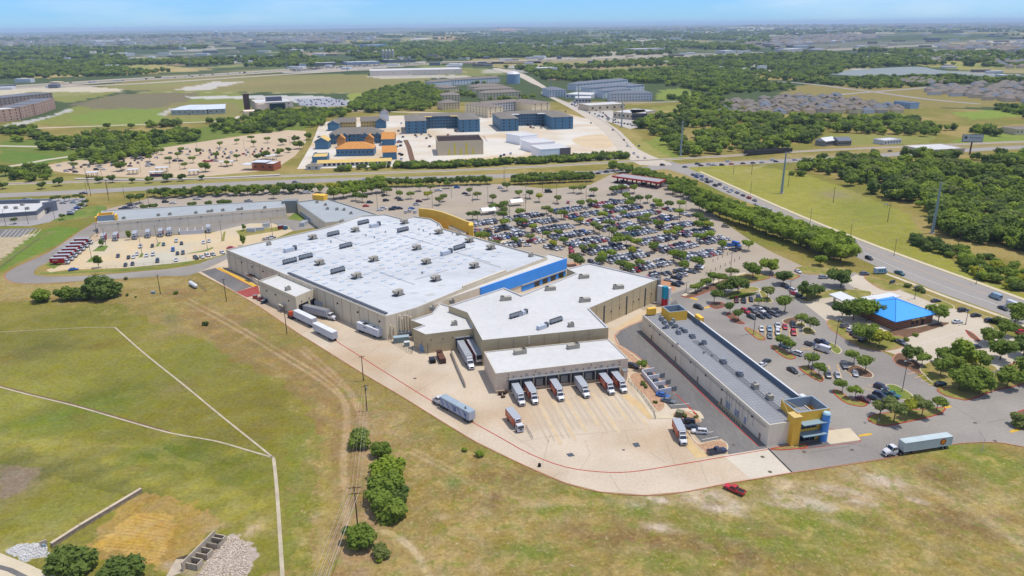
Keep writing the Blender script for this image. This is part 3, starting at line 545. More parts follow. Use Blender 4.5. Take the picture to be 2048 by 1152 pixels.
sheet('entry_walk',[(1650,862),(1700,856),(1722,880),(1650,890),(1640,880)],.066,M_walk);sheet('entry_paving',[(1608,886),(1650,880),(1662,890),(1618,897)],.068,M_dasph)
I([(1542,897),(1608,888),(1612,896),(1560,901)],M_red,mat('dry planting bed',alb(170,148,92),.95,.2,1,.3,4))
I([(1216,684),(1236,690),(1268,710),(1290,732),(1270,730),(1250,712)],M_walk,M_gravel);I([(1258,752),(1280,745),(1305,770),(1318,790),(1332,812),(1314,824),(1292,796),(1270,775)],M_walk,M_gravel)
I([(1345,826),(1372,822),(1396,834),(1404,846),(1380,846),(1350,838)],M_walk,M_gravel);I([(1374,862),(1396,886),(1410,884),(1440,880),(1456,890),(1450,906),(1414,908),(1384,884)],M_walk,M_gravel)
sheet('path',[(1252,758),(1268,764),(1308,826),(1345,832),(1348,838),(1306,838)],.12,M_walk);strip('path',[(1372,820),(1396,825),(1404,838)],1.4,.12,M_walk,2)
strip('fire_lane_line',[(1306,746),(1352,790),(1400,839),(1440,881)],.3,.058,M_red,0)
sheet('parking_bay',[(1318,791),(1345,784),(1386,815),(1342,818)],.125,M_dasph);sheet('parking_bay',[(1366,843),(1404,843),(1444,877),(1404,886)],.135,M_dasph)
lm0=MB()
for a,b in([(1340,811),(1378,808)],[(1398,868),(1426,864)],[(1404,880),(1436,874)]):lm0.line(WW([a,b]),.25,.15)
struct('stall_lines',lm0,M_whiteline)
sheet('mall_alley',[(180,488),(196,466),(572,436),(600,446),(575,450),(420,464),(250,476)],.032,M_asph)
sheet('fleet_lot',[(120,532),(182,486),(205,478),(250,477),(420,466),(500,447),(575,446),(590,460),(520,490),(470,500),(430,515),(345,527),(250,536),(130,540),(100,545),(92,540)],.034,mat('sandy lot concrete',alb(226,202,162),.9,.06,.06,.06,.8,tint=alb(214,206,184)))
I([(183,503),(200,491),(219,492),(210,503)],M_walk,M_lawn2,0);I([(170,525),(183,514),(194,514),(185,525)],M_walk,M_lawn2,0);I([(309,493),(317,484),(324,484),(318,494)],M_walk,M_lawn2,0);I([(275,516),(282,506),(289,507),(286,515)],M_walk,M_lawn2,0)
I([(373,507),(410,500),(424,494),(430,496),(415,503),(374,508.5)],M_walk,M_lawn2,0);I([(440,483),(446,464),(453,462),(450,483)],M_walk,M_lawn,0);I([(470,462),(490,458),(540,456),(575,450),(580,458),(520,468),(480,474)],M_walk,M_lawn,0)
strip('verge',[(80,547),(140,545),(250,540),(345,531),(390,522)],3.2,.05,M_lawn2,2);sheet('verge',[(90,530),(135,503),(146,512),(108,538)],.045,M_lawn2);strip('verge',[(395,522),(425,516),(450,509)],1.6,.06,M_lawn,0)
sheet('left_yard',[(540,445),(580,432),(650,442),(665,450),(590,462)],.038,M_asph);sheet('court_lawn',[(573,438),(592,424),(618,436),(600,442)],.06,M_lawn2);sheet('restaurant_lot',[(-100,452),(60,452),(120,440),(150,430),(175,405),(170,396),(60,398),(-100,406)],.034,mat('new pale asphalt',alb(176,172,170),.9,.05,.05,.05,.6));sheet('annex_lot',[(-200,476),(40,474),(76,456),(0,458),(-200,462)],.036,M_dasph)
sheet('pavement',[(170,486),(192,466),(200,462),(204,474),(182,487)],.046,M_concrete)
for q in([(100,445),(130,430),(172,415),(210,412),(215,418),(196,432),(150,440)],):I(q,M_redfade,M_lawn2)
lm=MB()
for i in range(9):lm.line(WW([(8+i*8.5-8,474),(22+i*8.5-8,459)]),.3,.05)
struct('stall_lines',lm,M_whiteline)
lm=MB()
for a,b in([(1514,668),(1520,650)],[(1532,674),(1529,652)],[(1548,676),(1547,650)],[(1562,672),(1562,654)],[(1580,676),(1578,658)],[(1595,672),(1592,656)],[(1646,760),(1650,744)],[(1665,758),(1657,730)],[(1684,758),(1674,728)],[(1703,752),(1696,734)],[(1720,752),(1714,736)],[(1603,695),(1650,708)],[(1600,700),(1640,693)],[(1725,775),(1770,790)],[(1736,770),(1760,776)],[(1815,748),(1846,742)],[(1829,756),(1855,749)],[(1842,762),(1872,757)],[(1856,770),(1874,767)]):lm.line(WW([a,b]),.32,.056)
for i in range(6):lm.line(WW([(1468+i*14.5,606),(1466+i*14.5,597)]),.5,.052)
struct('stall_lines',lm,M_yelfade)
lm=MB()
for i in range(12):lm.line(WW([(1858+i*9-20,690-i*2.6),(1846+i*9-20+22,690-i*2.6-6)]),.16,.056)
for i in range(8):lm.line(WW([(1788+i*15,578+i*6.3),(1776+i*15,586+i*6.3)]),.16,.056)
struct('stall_lines',lm,M_whiteline)
lm=MB()
for i in range(16):lm.line(WW([(944+i*2.6,477+i*.9),(952+i*2.6,468+i*.9)]),.3,.05)
struct('hatched_bay',lm,M_yelfade);sheet('plaza',[(985,478),(1010,472),(1016,482),(1000,488)],.048,MATS['sandy lot concrete']);sheet('plaza',[(1130,528),(1160,522),(1165,535),(1150,545)],.05,mat('brick plaza',alb(206,152,116),.9,.1,.5,.1,3));sheet('plaza',[(1316,556),(1345,565),(1352,580),(1318,590)],.05,MATS['brick plaza']);sheet('entry_walk',[(1300,615),(1318,606),(1335,606),(1340,613),(1305,634),(1240,660),(1220,662)],.06,mat('peach walk',alb(226,198,158),.9,.06,.3,.05,2))
sheet('station_forecourt',[(1180,370),(1222,352),(1345,362),(1352,372),(1300,384),(1240,392)],.05,mat('forecourt concrete',alb(190,174,158),.9,.05,.1,.05,1))
# ------------------------------------------------------------------ the store and the buildings round it
def P2(pts,z=0):return[(p.x,p.y)for p in WW(pts,z)]
def shell(name,label,cat,plan,zp,zr,mw,mr,mc=None,t=.35,mi=None):
 """flat roofed building: wall ring with parapet, roof sheet"""
 o=thing(name,label,cat,(plan[0][0],plan[0][1],0))
 def loc(mb):mb.v=[(v[0]-plan[0][0],v[1]-plan[0][1],v[2])for v in mb.v];return mb
 loc(MB().ring(plan,t,0,zp,zr-.1,0,1)).build('wall',[mw,mc or mw],o)
 loc(MB().flat(inset(plan,t*.9),zr)).build('roof',mr,o)
 o['ox']=plan[0][0];o['oy']=plan[0][1];return o
SPLIT=set('entrance_door service_door wall_light downpipe wall_duct meter_box wall_pipe window window_mullion bollard pier fuel_pump scupper loading_bay bay_canopy corner_pier wall_joint post gate window_arch brick_band tower_brace door hip_ridge back_canopy fan_column rail wheel fan stucco_band skylight_box step parapet_screen balcony door_opening roof_unit brace yellow_brace lamp_head insulator cross_arm joist panel_joint roof_line leg garage_door dock_canopy'.split())
def sub(o,name,mb,mats):
 if name in SPLIT and len(set(mb.k))>1:
  return[sub1(o,name,q,mats)for q in mb.split()][0]
 return sub1(o,name,mb,mats)
def sub1(o,name,mb,mats):
 mb.v=[(v[0]-o.location.x,v[1]-o.location.y,v[2]-o.location.z)for v in mb.v];return mb.build(name,mats,o)
def wallbox(mb,a,b,s0,s1,z0,z1,out,m=0,dep=.1):
 """a box on the wall a->b between the fractions s0..s1, standing proud by out metres (a->b keeps the outside on its right)"""
 a,b=Vector(a),Vector(b);d=(b-a);n=Vector((d.y,-d.x)).normalized();L=d.length;d.normalize()
 c=a+d*(s0+s1)/2*L+n*(out-dep)/2
 mb.box((c.x,c.y,(z0+z1)/2),((s1-s0)*L,out+dep,z1-z0),atan2(d.y,d.x),m);return mb
ZS=10.3
A_=P2([(452,499),(771,632.6),(833,615),(930,575),(1095,514),(886,456.5),(880,447),(862,437),(828,432),(806,437),(770,428),(722,431),(661,452)],ZS)
store=shell('big_box_store','vast white-roofed store with tan walls and rows of rooftop units, in the middle','store',A_,ZS,ZS-.75,M_tan,M_roofw2,M_coping,.4)
sk=MB();rng=random.Random(3);a0,a1,a2=Vector(A_[0]),Vector(A_[1]),Vector(A_[12])
e1=(a1-a0).normalized();e2=Vector((-e1.y,e1.x));ang_s=atan2(e1.y,e1.x)
def inside(pt,poly):
 return bool(inpoly(np.array([pt[0]]),np.array([pt[1]]),poly)[0])
for i in range(2,17):
 for j in range(1,17):
  p=a0+e1*(i*6.6+(3.3 if j%2 else 0))+e2*(j*6.7)
  if inside(p,inset(A_,4))and rng.random()<.85:sk.box((p.x,p.y,ZS-.62),(1.15,2.3,.24),ang_s,0)
sub(store,'skylight',sk,mat('pale blue skylight dome',alb(206,222,236),.35,0,1,0,1,.5))['kind']='stuff'
seams=MB()
for j in range(1,30):
 for k in range(3):
  s=rng.uniform(0,90);p=a0+e1*s+e2*(j*3.6+1);q=p+e1*rng.uniform(8,30)
  if inside(p,A_)and inside(q,A_):seams.line([p,q],.5,ZS-.73+.004*k)
sub(store,'roof_seam',seams,mat('grey roof seam',(.42,.43,.45),.8,.05,.2,0,1))
tr=MB();q0=Vector(P2([(573,548)],ZS)[0]);q1=Vector(P2([(769,630)],ZS)[0]);d=(q1-q0).normalized();n=Vector((d.y,-d.x));L=(q1-q0).length
tr.box((*((q0+q1)/2-n*1.0),ZS+.35),(L,1.3,.5),atan2(d.y,d.x));sub(store,'pipe_trough',tr,M_dmetal)
pp=MB()
for off,zz in((.1,7.4),(.12,7.9)):pp.cyl((*(q0+n*off+d*12),zz),(*(q1+n*off),zz-.6),.09,n=6)
sub(store,'wall_pipe',pp,M_metal)
db=MB()
for k in range(26):
 c=q0+d*(k*L/26)+n*.14;db.box((*c,ZS-.5),(.35,.16,.5),atan2(d.y,d.x))
sub(store,'scupper',db,M_coping)
lt=MB()
for f in(.12,.2,.28,.36,.75,.86,.97):
 c=a0+(a1-a0)*f+n*.2;lt.box((*c,7.0),(.5,.5,.6),ang_s)
sub(store,'wall_light',lt,M_dark)
wl=MB();wallbox(wl,A_[0],A_[1],.02,.34,8.3,8.6,.12);sub(store,'stucco_band',wl,M_coping)
ep=MB()
for f,z,w in((.12,6,.6),(.22,5,.5),(.42,9,.9),(.5,7.5,.5),(.58,8.6,.8),(.66,8.2,.8),(.76,7.2,.7)):wallbox(ep,A_[1],A_[2],f,f+w/22,1,z,.5)
sub(store,'wall_duct',ep,M_tan)
jn=MB();[wallbox(jn,A_[0],A_[1],f,f+.0016,.1,9.9,.05)for f in[k*.047+.02 for k in range(21)]];[wallbox(jn,A_[1],A_[2],f,f+.006,.1,9.9,.05)for f in(.33,.7)];sub(store,'panel_joint',jn,plain('tan panel joint',(172,156,130)))
Bp=P2([(517,561),(591,593.5),(640.5,573),(568,544)],9.0)
blk=shell('loading_block','low tan loading block with two open truck bays, against the store wall','building',Bp,9.0,8.3,M_tan,M_roofw,M_coping)
b0,b1,b2=Vector(Bp[0]),Vector(Bp[1]),Vector(Bp[2])
bb=MB();wallbox(bb,b1,b2,.08,.46,.05,4.8,.08);wallbox(bb,b1,b2,.54,.92,.05,4.8,.08);sub(blk,'loading_bay',bb,M_dark)
bb=MB();wallbox(bb,b0,b1,.02,.98,7.1,7.35,.12);sub(blk,'stucco_band',bb,M_coping)
bb=MB();wallbox(bb,b0,b1,.62,.74,2.7,3.1,2.2);wallbox(bb,b0,b1,.62,.635,0,2.7,2.1,0,0);sub(blk,'door_awning',bb,M_coping)
bb=MB();[wallbox(bb,b0,b1,f,f+.02,5.4,6,.25)for f in(.2,.45,.8)];[wallbox(bb,b1,b2,f,f+.02,5.6,6.2,.25)for f in(.2,.5,.8)];sub(blk,'wall_light',bb,M_dark)
rw=thing('ramp_wall','low tan retaining wall with rusty grate beside the dark ramp','wall',W(500,556));rp=[W(466,540),W(488,550),W(517,570)]
mb=MB()
for u,v in zip(rp[:-1],rp[1:]):d_=v-u;mb.box(((u.x+v.x)/2,(u.y+v.y)/2,1.3),(d_.length,.4,2.6),atan2(d_.y,d_.x))
sub(rw,'panel',mb,M_cream);mb=MB();mb.box((*W(502,561).xy,2.66),(5,3,.1),ang_s);sub(rw,'grate',mb,M_rust)
Fp=P2([(868,606),(962,575.5),(1133,516.5),(1097,508),(1010,538),(925,571)],9.2)
Fp=P2([(866,607),(960,575),(1133,516),(1098,507),(930,572)],9.2)
ent=shell('entrance_hall','store entrance hall with tall bright blue fascia and white flat roof','building',Fp,9.2,8.7,M_cream,M_roofw,M_coping)
cf=ccw(Fp);i0=min(range(len(cf)),key=lambda i:(Vector(cf[i])-Vector(Fp[1])).length);f0,f1=Vector(Fp[1]),Vector(Fp[2])
mb=MB();wallbox(mb,f0,f1,0,1,3.6,9.15,.3);sub(ent,'blue_fascia',mb,M_blue)
mb=MB();wallbox(mb,f0,f1,.45,1,3.0,3.6,.5);sub(ent,'pale_band',mb,M_coping);mb=MB();wallbox(mb,f0,f1,.45,.99,.1,3.0,.12);sub(ent,'blue_base_wall',mb,M_blue)
mb=MB();[wallbox(mb,f0,f1,f,f+.06,.1,2.6,.2)for f in(.6,.7,.8,.9)];sub(ent,'entrance_door',mb,M_glass)
stub=MB();u,v=Vector(P2([(925,573)],11)[0]),Vector(P2([(1012,540)],11)[0]);dd=v-u;stub.box((*((u+v)/2),10.1),(dd.length,.6,2.2),atan2(dd.y,dd.x));sub(store,'parapet_wall',stub,M_tan)
gw=thing('golden_wall','tall curved golden yellow facade wall behind the store roof','wall',W(890,470));arc=P2(smooth([(837,417),(858,419),(882,424),(910,434),(930,442),(943,446)],4,False),14.0)
mb=MB();inn=[(x-.6*(-1),y+1.6)for x,y in arc]
for k in range(len(arc)-1):
 q=[arc[k],arc[k+1],inn[k+1],inn[k]];mb.prism(q,0,14.0,0,1)
u=Vector(arc[-1]);mb.box((u.x-.2,u.y-2.2,7.0),(2.4,6,14.02),0,0);sub(gw,'panel',mb,[M_gold,M_goldl])
mb=MB()
for k in(2,9,14,18):
 mb.box((arc[k][0],arc[k][1]-.3,12.6),(1.3,.5,.5),0)
sub(gw,'wall_light',mb,M_goldl)
Gp=P2([(897,453),(906,446),(931,456),(936,462),(930,468)],8)
shell('side_canopy','small flat white roofed porch between golden wall and store roof','building',Gp,8,7.6,M_cream,M_roofw,M_coping)
def railing(name,label,pts,h,cat='fence',m=None,gap=2.5,rails=3,group=None,z0=0.0):
 P=WW(pts);o=thing(name,label,cat,(P[0].x,P[0].y,z0),0,group);r=MB();q=MB()
 for u,v in zip(P[:-1],P[1:]):
  d_=v-u;L_=d_.length;n_=max(1,int(L_/gap))
  for k in range(rails):z=h*(k+1)/rails-.05;r.box(((u.x+v.x)/2-P[0].x,(u.y+v.y)/2-P[0].y,z),(L_,.05,.06),atan2(d_.y,d_.x))
  for k in range(n_+1):c=u+d_*k/n_;q.box((c.x-P[0].x,c.y-P[0].y,h/2),(.08,.08,h))
 [w_.build('rail',m or M_dmetal,o)for w_ in r.split()];[w_.build('post',m or M_dmetal,o)for w_ in q.split()];return o
Zt=10.4
Tp=P2([(897,611),(1008,575),(1043,590),(1152,546),(1134,537),(1178,526),(1316,558),(1178,616),(1217,655),(965,680),(935,625)],Zt)
ex=shell('warehouse_wing','tall tan metal-clad warehouse wing with broad white roof, beside the blue fascia','building',Tp,Zt,Zt-.55,M_tan2,M_roofw,M_roofw,.5)
r0,r1=Vector(Tp[7]),Vector(Tp[6])
mb=MB();[wallbox(mb,r0,r1,f,f+.012,.1,8.6,.25)for f in(.2,.52,.80)];sub(ex,'downpipe',mb,M_dmetal)
mb=MB();[wallbox(mb,r0,r1,f,f+.008,4.4,4.9,.3)for f in(.3,.42,.62,.7,.9)];sub(ex,'wall_light',mb,M_dark)
mb=MB();c=r1+(r1-r0).normalized()*.2;mb.box((c.x,c.y,5.2),(1.4,2.2,10.45),atan2((r1-r0).y,(r1-r0).x));sub(ex,'corner_pier',mb,M_steel)
mb=MB();s_=Vector(P2([(1322,570)],9)[0]);mb.box((s_.x+1.5,s_.y-.5,4.2),(1.6,6,8.4),R(50));sub(ex,'white_side_wall',mb,M_white)
mb=MB();b_=Vector(P2([(1330,570)],9.5)[0]);mb.box((b_.x,b_.y-.8,6.3),(1.9,1.9,5.6),R(20));sub(ex,'teal_pylon',mb,plain('teal panel',(26,168,196)))
mb=MB();mb.box((b_.x,b_.y-.8,1.75),(1.85,1.85,3.5),R(20));sub(ex,'red_pylon',mb,plain('red panel',(206,26,40)))
mb=MB();t9,t10=Vector(Tp[9]),Vector(Tp[8]);wallbox(mb,t9,t10,.355,.365,7,10,.2);sub(ex,'downpipe',mb,M_tan)
seam=MB()
for q in([(1064,615),(1008,617)],[(1083,640),(1163,638)],[(1110,628),(1150,655)],[(1090,605),(1100,602)],[(1140,598),(1152,592)]):seam.line(P2(q,Zt-.52),.22,Zt-.52)
sub(ex,'roof_line',seam,mat('grey roof seam',(.36,.37,.39)))
jn=MB();[wallbox(jn,Tp[9],Tp[8],f,f+.002,.1,10.2,.05)for f in(.12,.24,.48,.6,.72,.84)];[wallbox(jn,r0,r1,f,f+.002,.1,10.2,.05)for f in(.1,.31,.42,.62,.72,.9)];sub(ex,'panel_joint',jn,plain('olive panel joint',(146,132,104)))
Cp=P2([(822,640),(864,626),(880,606),(897,611),(935,625),(946,657),(851,668.5),(826,657),(848,650)],8.0)
cb=shell('connecting_building','lower tan building with white roof wedged between store and warehouse wing','building',Cp,8.0,7.5,M_tan2,M_roofw,M_roofw)
c0,c1=Vector(Cp[6]),Vector(Cp[5])
mb=MB();wallbox(mb,c0,c1,.62,.80,1.0,4.9,.12);wallbox(mb,c0,c1,.83,.99,1.0,4.9,.12);sub(cb,'loading_bay',mb,M_dark)
mb=MB();wallbox(mb,c0,c1,.60,.81,4.9,5.3,.9);wallbox(mb,c0,c1,.82,1.0,4.9,5.3,.9);sub(cb,'bay_canopy',mb,M_metal)
mb=MB();l0,l1=Vector(Cp[7]),Vector(Cp[6]);wallbox(mb,l0,l1,.45,.8,.1,2.6,.1);sub(cb,'service_door',mb,plain('pale blue grey door',(150,176,206)))
mb=MB();[wallbox(mb,c0,c1,f,f+.015,5.2,5.6,.25)for f in(.1,.35,.55)];sub(cb,'wall_light',mb,M_dark)
mb=MB();mb.cyl((*(c0+Vector((.6,-.5))),.1),(*(c0+Vector((.6,-.5))),4.4),.12);mb.cyl((*(c0+Vector((-1.6,-.2))),2),(*(c0+Vector((-1.6,-.2))),5.2),.1);sub(cb,'wall_pipe',mb,M_dmetal)
Zd=7.5
Dp=P2([(968,703),(991,747),(1256.5,716.5),(1217,677.5),(1215,676),(970,701)],Zd)
dk=shell('dock_building','pinkish block loading dock with white roof and nine numbered truck doors','building',[Dp[0],Dp[1],Dp[2],Dp[3]],Zd,Zd-.35,M_stone,M_roofw,M_coping,.35)
d0,d1=Vector(Dp[1]),Vector(Dp[2]);Ld=(d1-d0).length;dd=(d1-d0).normalized();dn=Vector((dd.y,-dd.x));ang_d=atan2(dd.y,dd.x)
DOCKS=[]
for i in range(9):
 f=.135+i*.0935;c=d0+dd*Ld*f;DOCKS.append(c)
 o=MB();w=.040
 wallbox(o,d0,d1,f-w,f+w,1.0,4.5,.10);door=sub(dk,'dock_door',o,M_dark)
 o=MB();wallbox(o,d0,d1,f-.026,f+.026,1.2,3.8,.16);sub(dk,'shutter',o,M_steel).parent=dk
 o=MB();wallbox(o,d0,d1,f-w-.003,f+w+.003,4.5,4.95,1.1);wallbox(o,d0,d1,f-w-.003,f-w+.004,1.0,4.5,.7);wallbox(o,d0,d1,f+w-.004,f+w+.003,1.0,4.5,.7);sub(dk,'dock_canopy',o,[M_dmetal])
 o=MB();wallbox(o,d0,d1,f-.044,f+.044,4.955,5.0,1.12);sub(dk,'canopy_top',o,M_metal)
 o=MB();wallbox(o,d0,d1,f+.0445,f+.0485,.05,4.9,.8);sub(dk,'bay_divider',o,M_tan)
 tx=bpy.data.curves.new('dock_number','FONT');tx.body=str(51+i);tx.size=1.15;tx.extrude=.02;tx.align_x='CENTER'
 tmp=bpy.data.objects.new('dock_number',tx);COL.objects.link(tmp);nm=bpy.data.meshes.new_from_object(tmp.evaluated_get(bpy.context.evaluated_depsgraph_get()));bpy.data.objects.remove(tmp)
 nm.materials.clear();nm.materials.append(plain('slate blue lettering',(108,120,146)));to=ob('dock_number',nm,dk)
 p=c+dn*.06;to.location=(p.x-dk.location.x,p.y-dk.location.y,5.25);to.rotation_euler=(pi/2,0,ang_d)
o=MB();[wallbox(o,d0,d1,f,f+.007,6.5,6.75,.25)for f in(.09,.29,.5,.71,.93)];[wallbox(o,d0,d1,.09+.0935*k,.097+.0935*k,5.3,5.55,.2)for k in range(10)];sub(dk,'wall_light',o,M_dark)
o=MB();wallbox(o,d0,d1,0,.985,.03,1.0,.35);sub(dk,'dock_bumper_ledge',o,M_concrete)
o=MB();wallbox(o,d0,d1,.955,.985,.1,3.4,1.6);sub(dk,'stair_hood',o,M_tan);o=MB();wallbox(o,d0,d1,.95,.99,3.4,3.6,1.9);sub(dk,'hood_roof',o,M_metal)
railing('ramp_railing','grey pipe railing along the concrete ramp beside the docks',[(1257,763),(1282,790),(1308,826),(1311,838)],1.1)
railing('dock_railing','short grey railing in front of the parked grey box truck',[(1052,855),(1065,878)],1.1)
o=thing('ramp_wall','long low concrete wall between truck ramp and docks','wall',W(905,720));mb=MB()
for u,v in zip(WW([(902,708),(915,740),(931,776)])[:-1],WW([(902,708),(915,740),(931,776)])[1:]):d_=v-u;mb.box(((u.x+v.x)/2,(u.y+v.y)/2,.6),(d_.length,.3,1.2),atan2(d_.y,d_.x))
sub(o,'panel',mb,M_concrete);railing('ramp_railing','thin railing on the truck ramp wall beside the white tractor',[(902,708),(915,740),(931,776)],.8,z0=1.2)
# ------------------------------------------------------------------ strip mall on the right
Zm=7.2
s0=W(1533.7,892.8);sdir=(W(1287.8,666)-s0).normalized();sL=91.0;sn=Vector((sdir.y,-sdir.x,0))
_q=W(1599,795,8.2);sw=(Vector((_q.x,_q.y,0))-s0).dot(sn);ang_m=atan2(sdir.y,sdir.x)
def SP(a,b,z=0):p=s0+sdir*a+sn*b;return(p.x,p.y)if z is None else Vector((p.x,p.y,z))
pl=[SP(0,0,None),SP(0,sw,None),SP(sL,sw,None),SP(sL,0,None)]
mall=shell('strip_mall','long narrow strip mall with grey gridded roof and golden corner tower','shopping mall',pl,Zm,Zm-.35,M_cream,mat('grey gridded roof',alb(164,166,170),.8,.06,.25,.05,1.2),M_coping,.4)
g=MB()
for k in range(1,60):g.line([SP(k*1.52,.5,None),SP(k*1.52,sw-.5,None)],.16,Zm-.33)
for k in range(1,int(sw/1.3)):g.line([SP(.5,k*1.3,None),SP(sL-.5,k*1.3,None)],.14,Zm-.326)
sub(mall,'roof_grid',g,plain('grey roof joint',(134,136,142)))
g=MB();_b=SP(sL/2+4,sw-.2,(Zm+1.0));g.box((_b.x,_b.y,Zm+.5),(sL-12,.5,2.2),ang_m);sub(mall,'front_parapet',g,plain('slate blue parapet',(112,128,146)))
g=MB();g.box((_b.x,_b.y,Zm+1.66),(sL-12,.62,.1),ang_m);sub(mall,'parapet_cap',g,M_white)
g=MB();wallbox(g,SP(sL,0,None),SP(0,0,None),.01,.99,5.9,6.0,.05);wallbox(g,SP(sL,0,None),SP(0,0,None),.1,.98,5.3,5.4,.1);sub(mall,'wall_conduit',g,plain('grey conduit',(120,116,108)))
g=MB();[wallbox(g,SP(sL,0,None),SP(0,0,None),f,f+.003,.1,6.8,.06)for f in(.12,.25,.38,.5,.62,.74)];sub(mall,'wall_joint',g,M_tan)
g=MB();[wallbox(g,SP(sL,0,None),SP(0,0,None),f,f+.006,5.0,5.5,.3)for f in(.08,.18,.3,.46,.58,.7,.9)];sub(mall,'wall_light',g,M_dark)
g=MB();[wallbox(g,SP(sL,0,None),SP(0,0,None),f,f+.008,.8,3.0,.25)for f in(.74,.755,.8,.815,.86)];sub(mall,'meter_box',g,plain('pale blue meter box',(176,190,206)))
g=MB();[wallbox(g,SP(sL,0,None),SP(0,0,None),f,f+.01,.05,2.2,.06)for f in(.1,.33,.52,.7,.95)];sub(mall,'service_door',g,plain('tan door',(168,152,128)))
g=MB();[g.cyl(SP(k,-.18,2.4),SP(k,-.18,6.4),.05,n=5)for k in(24,22,20.5,18,16,14,11,8)];sub(mall,'wall_pipe',g,M_metal)
def tower(a,b,w,d,z0,z1,name='corner_tower'):
 pl_=[SP(a,b,None),SP(a,b+w,None),SP(a+d,b+w,None),SP(a+d,b,None)];g=MB();g.ring(pl_,.45,z0,z1,Zm-.3,0,1);t=sub(mall,name,g,[M_gold,plain('slate blue inner wall',(160,178,192))]);return pl_
tw=sw*.62
tower(-.3,sw-tw*.78,tw,8.5,0,10.0);tower(sL-9,sw*.42,sw*.45,7,Zm-.4,10.8)
g=MB();b_=SP(-.3,sw-tw*.78-.9,0);g.box((b_.x,b_.y,4.7),(3.2,2.6,9.4),ang_m);sub(mall,'corner_pier',g,M_gold);g=MB();g.box((b_.x,b_.y,9.5),(3.5,2.9,.25),ang_m);sub(mall,'pier_cap',g,M_goldl)
g=MB();b_=SP(10,sw+.6,0);g.box((b_.x,b_.y,4.6),(2.6,1.6,9.2),ang_m);sub(mall,'front_pier',g,M_white)
g=MB();b_=SP(sL-14,sw+.4,0);g.box((b_.x,b_.y,8.4),(4.5,1.6,3.4),ang_m);sub(mall,'front_pier',g,M_gold);g=MB();b_=SP(sL-.6,sw*.2,0);g.box((b_.x,b_.y,8.6),(1.6,3.5,2.6),ang_m);sub(mall,'far_pier',g,M_gold)
g=MB();t0,t1=SP(-.3,sw-tw*.78+.6,None),SP(-.3,sw+tw*.22,None)
wallbox(g,t0,t1,.10,.62,4.3,6.5,.06);wallbox(g,t0,t1,.10,.62,.1,2.8,.06);sub(mall,'window',g,M_glass)
g=MB();[wallbox(g,t0,t1,f,f+.012,z,z+2.2,.12)for f in(.1,.27,.44,.61)for z in(.2,4.3)];sub(mall,'window_mullion',g,M_metal)
for z in(6.7,3.2):
 g=MB();wallbox(g,t0,t1,.02,.80,z,z+.22,2.4 if z>5 else 3.0);sub(mall,'metal_awning',g,plain('pale blue grey awning',(158,184,196),.4,.4))
g=MB();c=SP(-1.3,sw+tw*.22-1.6,0);g.cyl((c.x,c.y,0),(c.x,c.y,9.0),1.15,n=20);sub(mall,'blue_column',g,plain('blue column paint',(96,170,248),.35));g=MB();g.cyl((c.x,c.y,9.0),(c.x,c.y,9.5),1.2,.9,n=20);sub(mall,'column_cap',g,plain('pale blue cap',(190,226,240)))
g=MB();wallbox(g,SP(-.3,sw+tw*.22,None),SP(8,sw+tw*.22,None),.1,.9,4.6,4.8,2.2);sub(mall,'side_awning',g,plain('pale blue grey awning',(158,184,196)))
g=MB();g.cyl(SP(8,sw-tw*.78,10.5),SP(.4,sw-tw*.78-1.2,Zm),.09,n=5);g.cyl(SP(8,sw-tw*.78,10.5),SP(0,sw-tw*.6,10.3),.09,n=5);sub(mall,'tower_brace',g,M_goldl)
b_=thing('bollard_rail','row of pale yellow bollards and rail at the foot of the strip mall','barrier',SP(19,-1.6,0),ang_m);g=MB();[g.cyl((k*1.5-7,0,0),(k*1.5-7,0,1.2),.1,n=6)for k in range(10)];[w_.build('bollard',plain('pale yellow steel',(236,222,150)),b_)for w_ in g.split()];g=MB();g.box((-.2,0,1.1),(14.5,.1,.12));g.build('rail',MATS['pale yellow steel'],b_)
# ------------------------------------------------------------------ left strip malls
Lp=P2([(193.5,445),(571.5,414),(566,400),(360,410),(204,421)],7.0)
lm_=shell('strip_mall','long cream strip mall behind the fleet parking lot','shopping mall',[Lp[0],Lp[1],Lp[2],Lp[4]],7.0,6.5,M_cream,mat('pale blue grey roof',alb(182,188,190),.8,.06,.1,.05,.8),M_coping,.4)
l0,l1=Vector(Lp[0]),Vector(Lp[1])
g=MB();wallbox(g,l0,l1,0,1,5.6,5.75,.1);sub(lm_,'stucco_band',g,M_tan);g=MB();[wallbox(g,l0,l1,f,f+.004,4.8,5.4,.3)for f in(.1,.2,.31,.42,.53,.64,.75,.86,.95)];sub(lm_,'wall_light',g,M_dark)
g=MB();[wallbox(g,l0,l1,f,f+.003,.1,6.8,.06)for f in(.1,.22,.34,.46,.58,.7,.82,.92)];sub(lm_,'wall_joint',g,M_tan)
e_=(Vector(Lp[4])-l0).normalized();u_=(l1-l0).normalized()
g=MB();c=l0+e_*9+u_*5;g.ring([tuple(c+u_*x+e_*y)for x,y in((-5,-4),(4,-4),(4,4),(-5,4))],.5,6,10,6.4,0,1);sub(lm_,'corner_tower',g,[plain('slate blue inner wall',(126,146,164)),M_gold])
g=MB();c=l0+e_*6+u_*10.5;g.box((*c,8.2),(1.2,4.5,3.2),atan2(u_.y,u_.x));c=l0+e_*8-u_*.8;g.box((*c,7.2),(1.2,3.5,3.2),atan2(u_.y,u_.x));sub(lm_,'corner_pier',g,M_gold)
Lq=P2([(592,404),(650,445),(770,434),(735,418),(652,396)],7.0)
l2=shell('strip_mall','shorter cream strip mall meeting the back of the big store roof','shopping mall',[Lq[0],Lq[1],Lq[2],Lq[4]],7.0,6.5,M_cream,MATS['pale blue grey roof'],M_steel,.5)
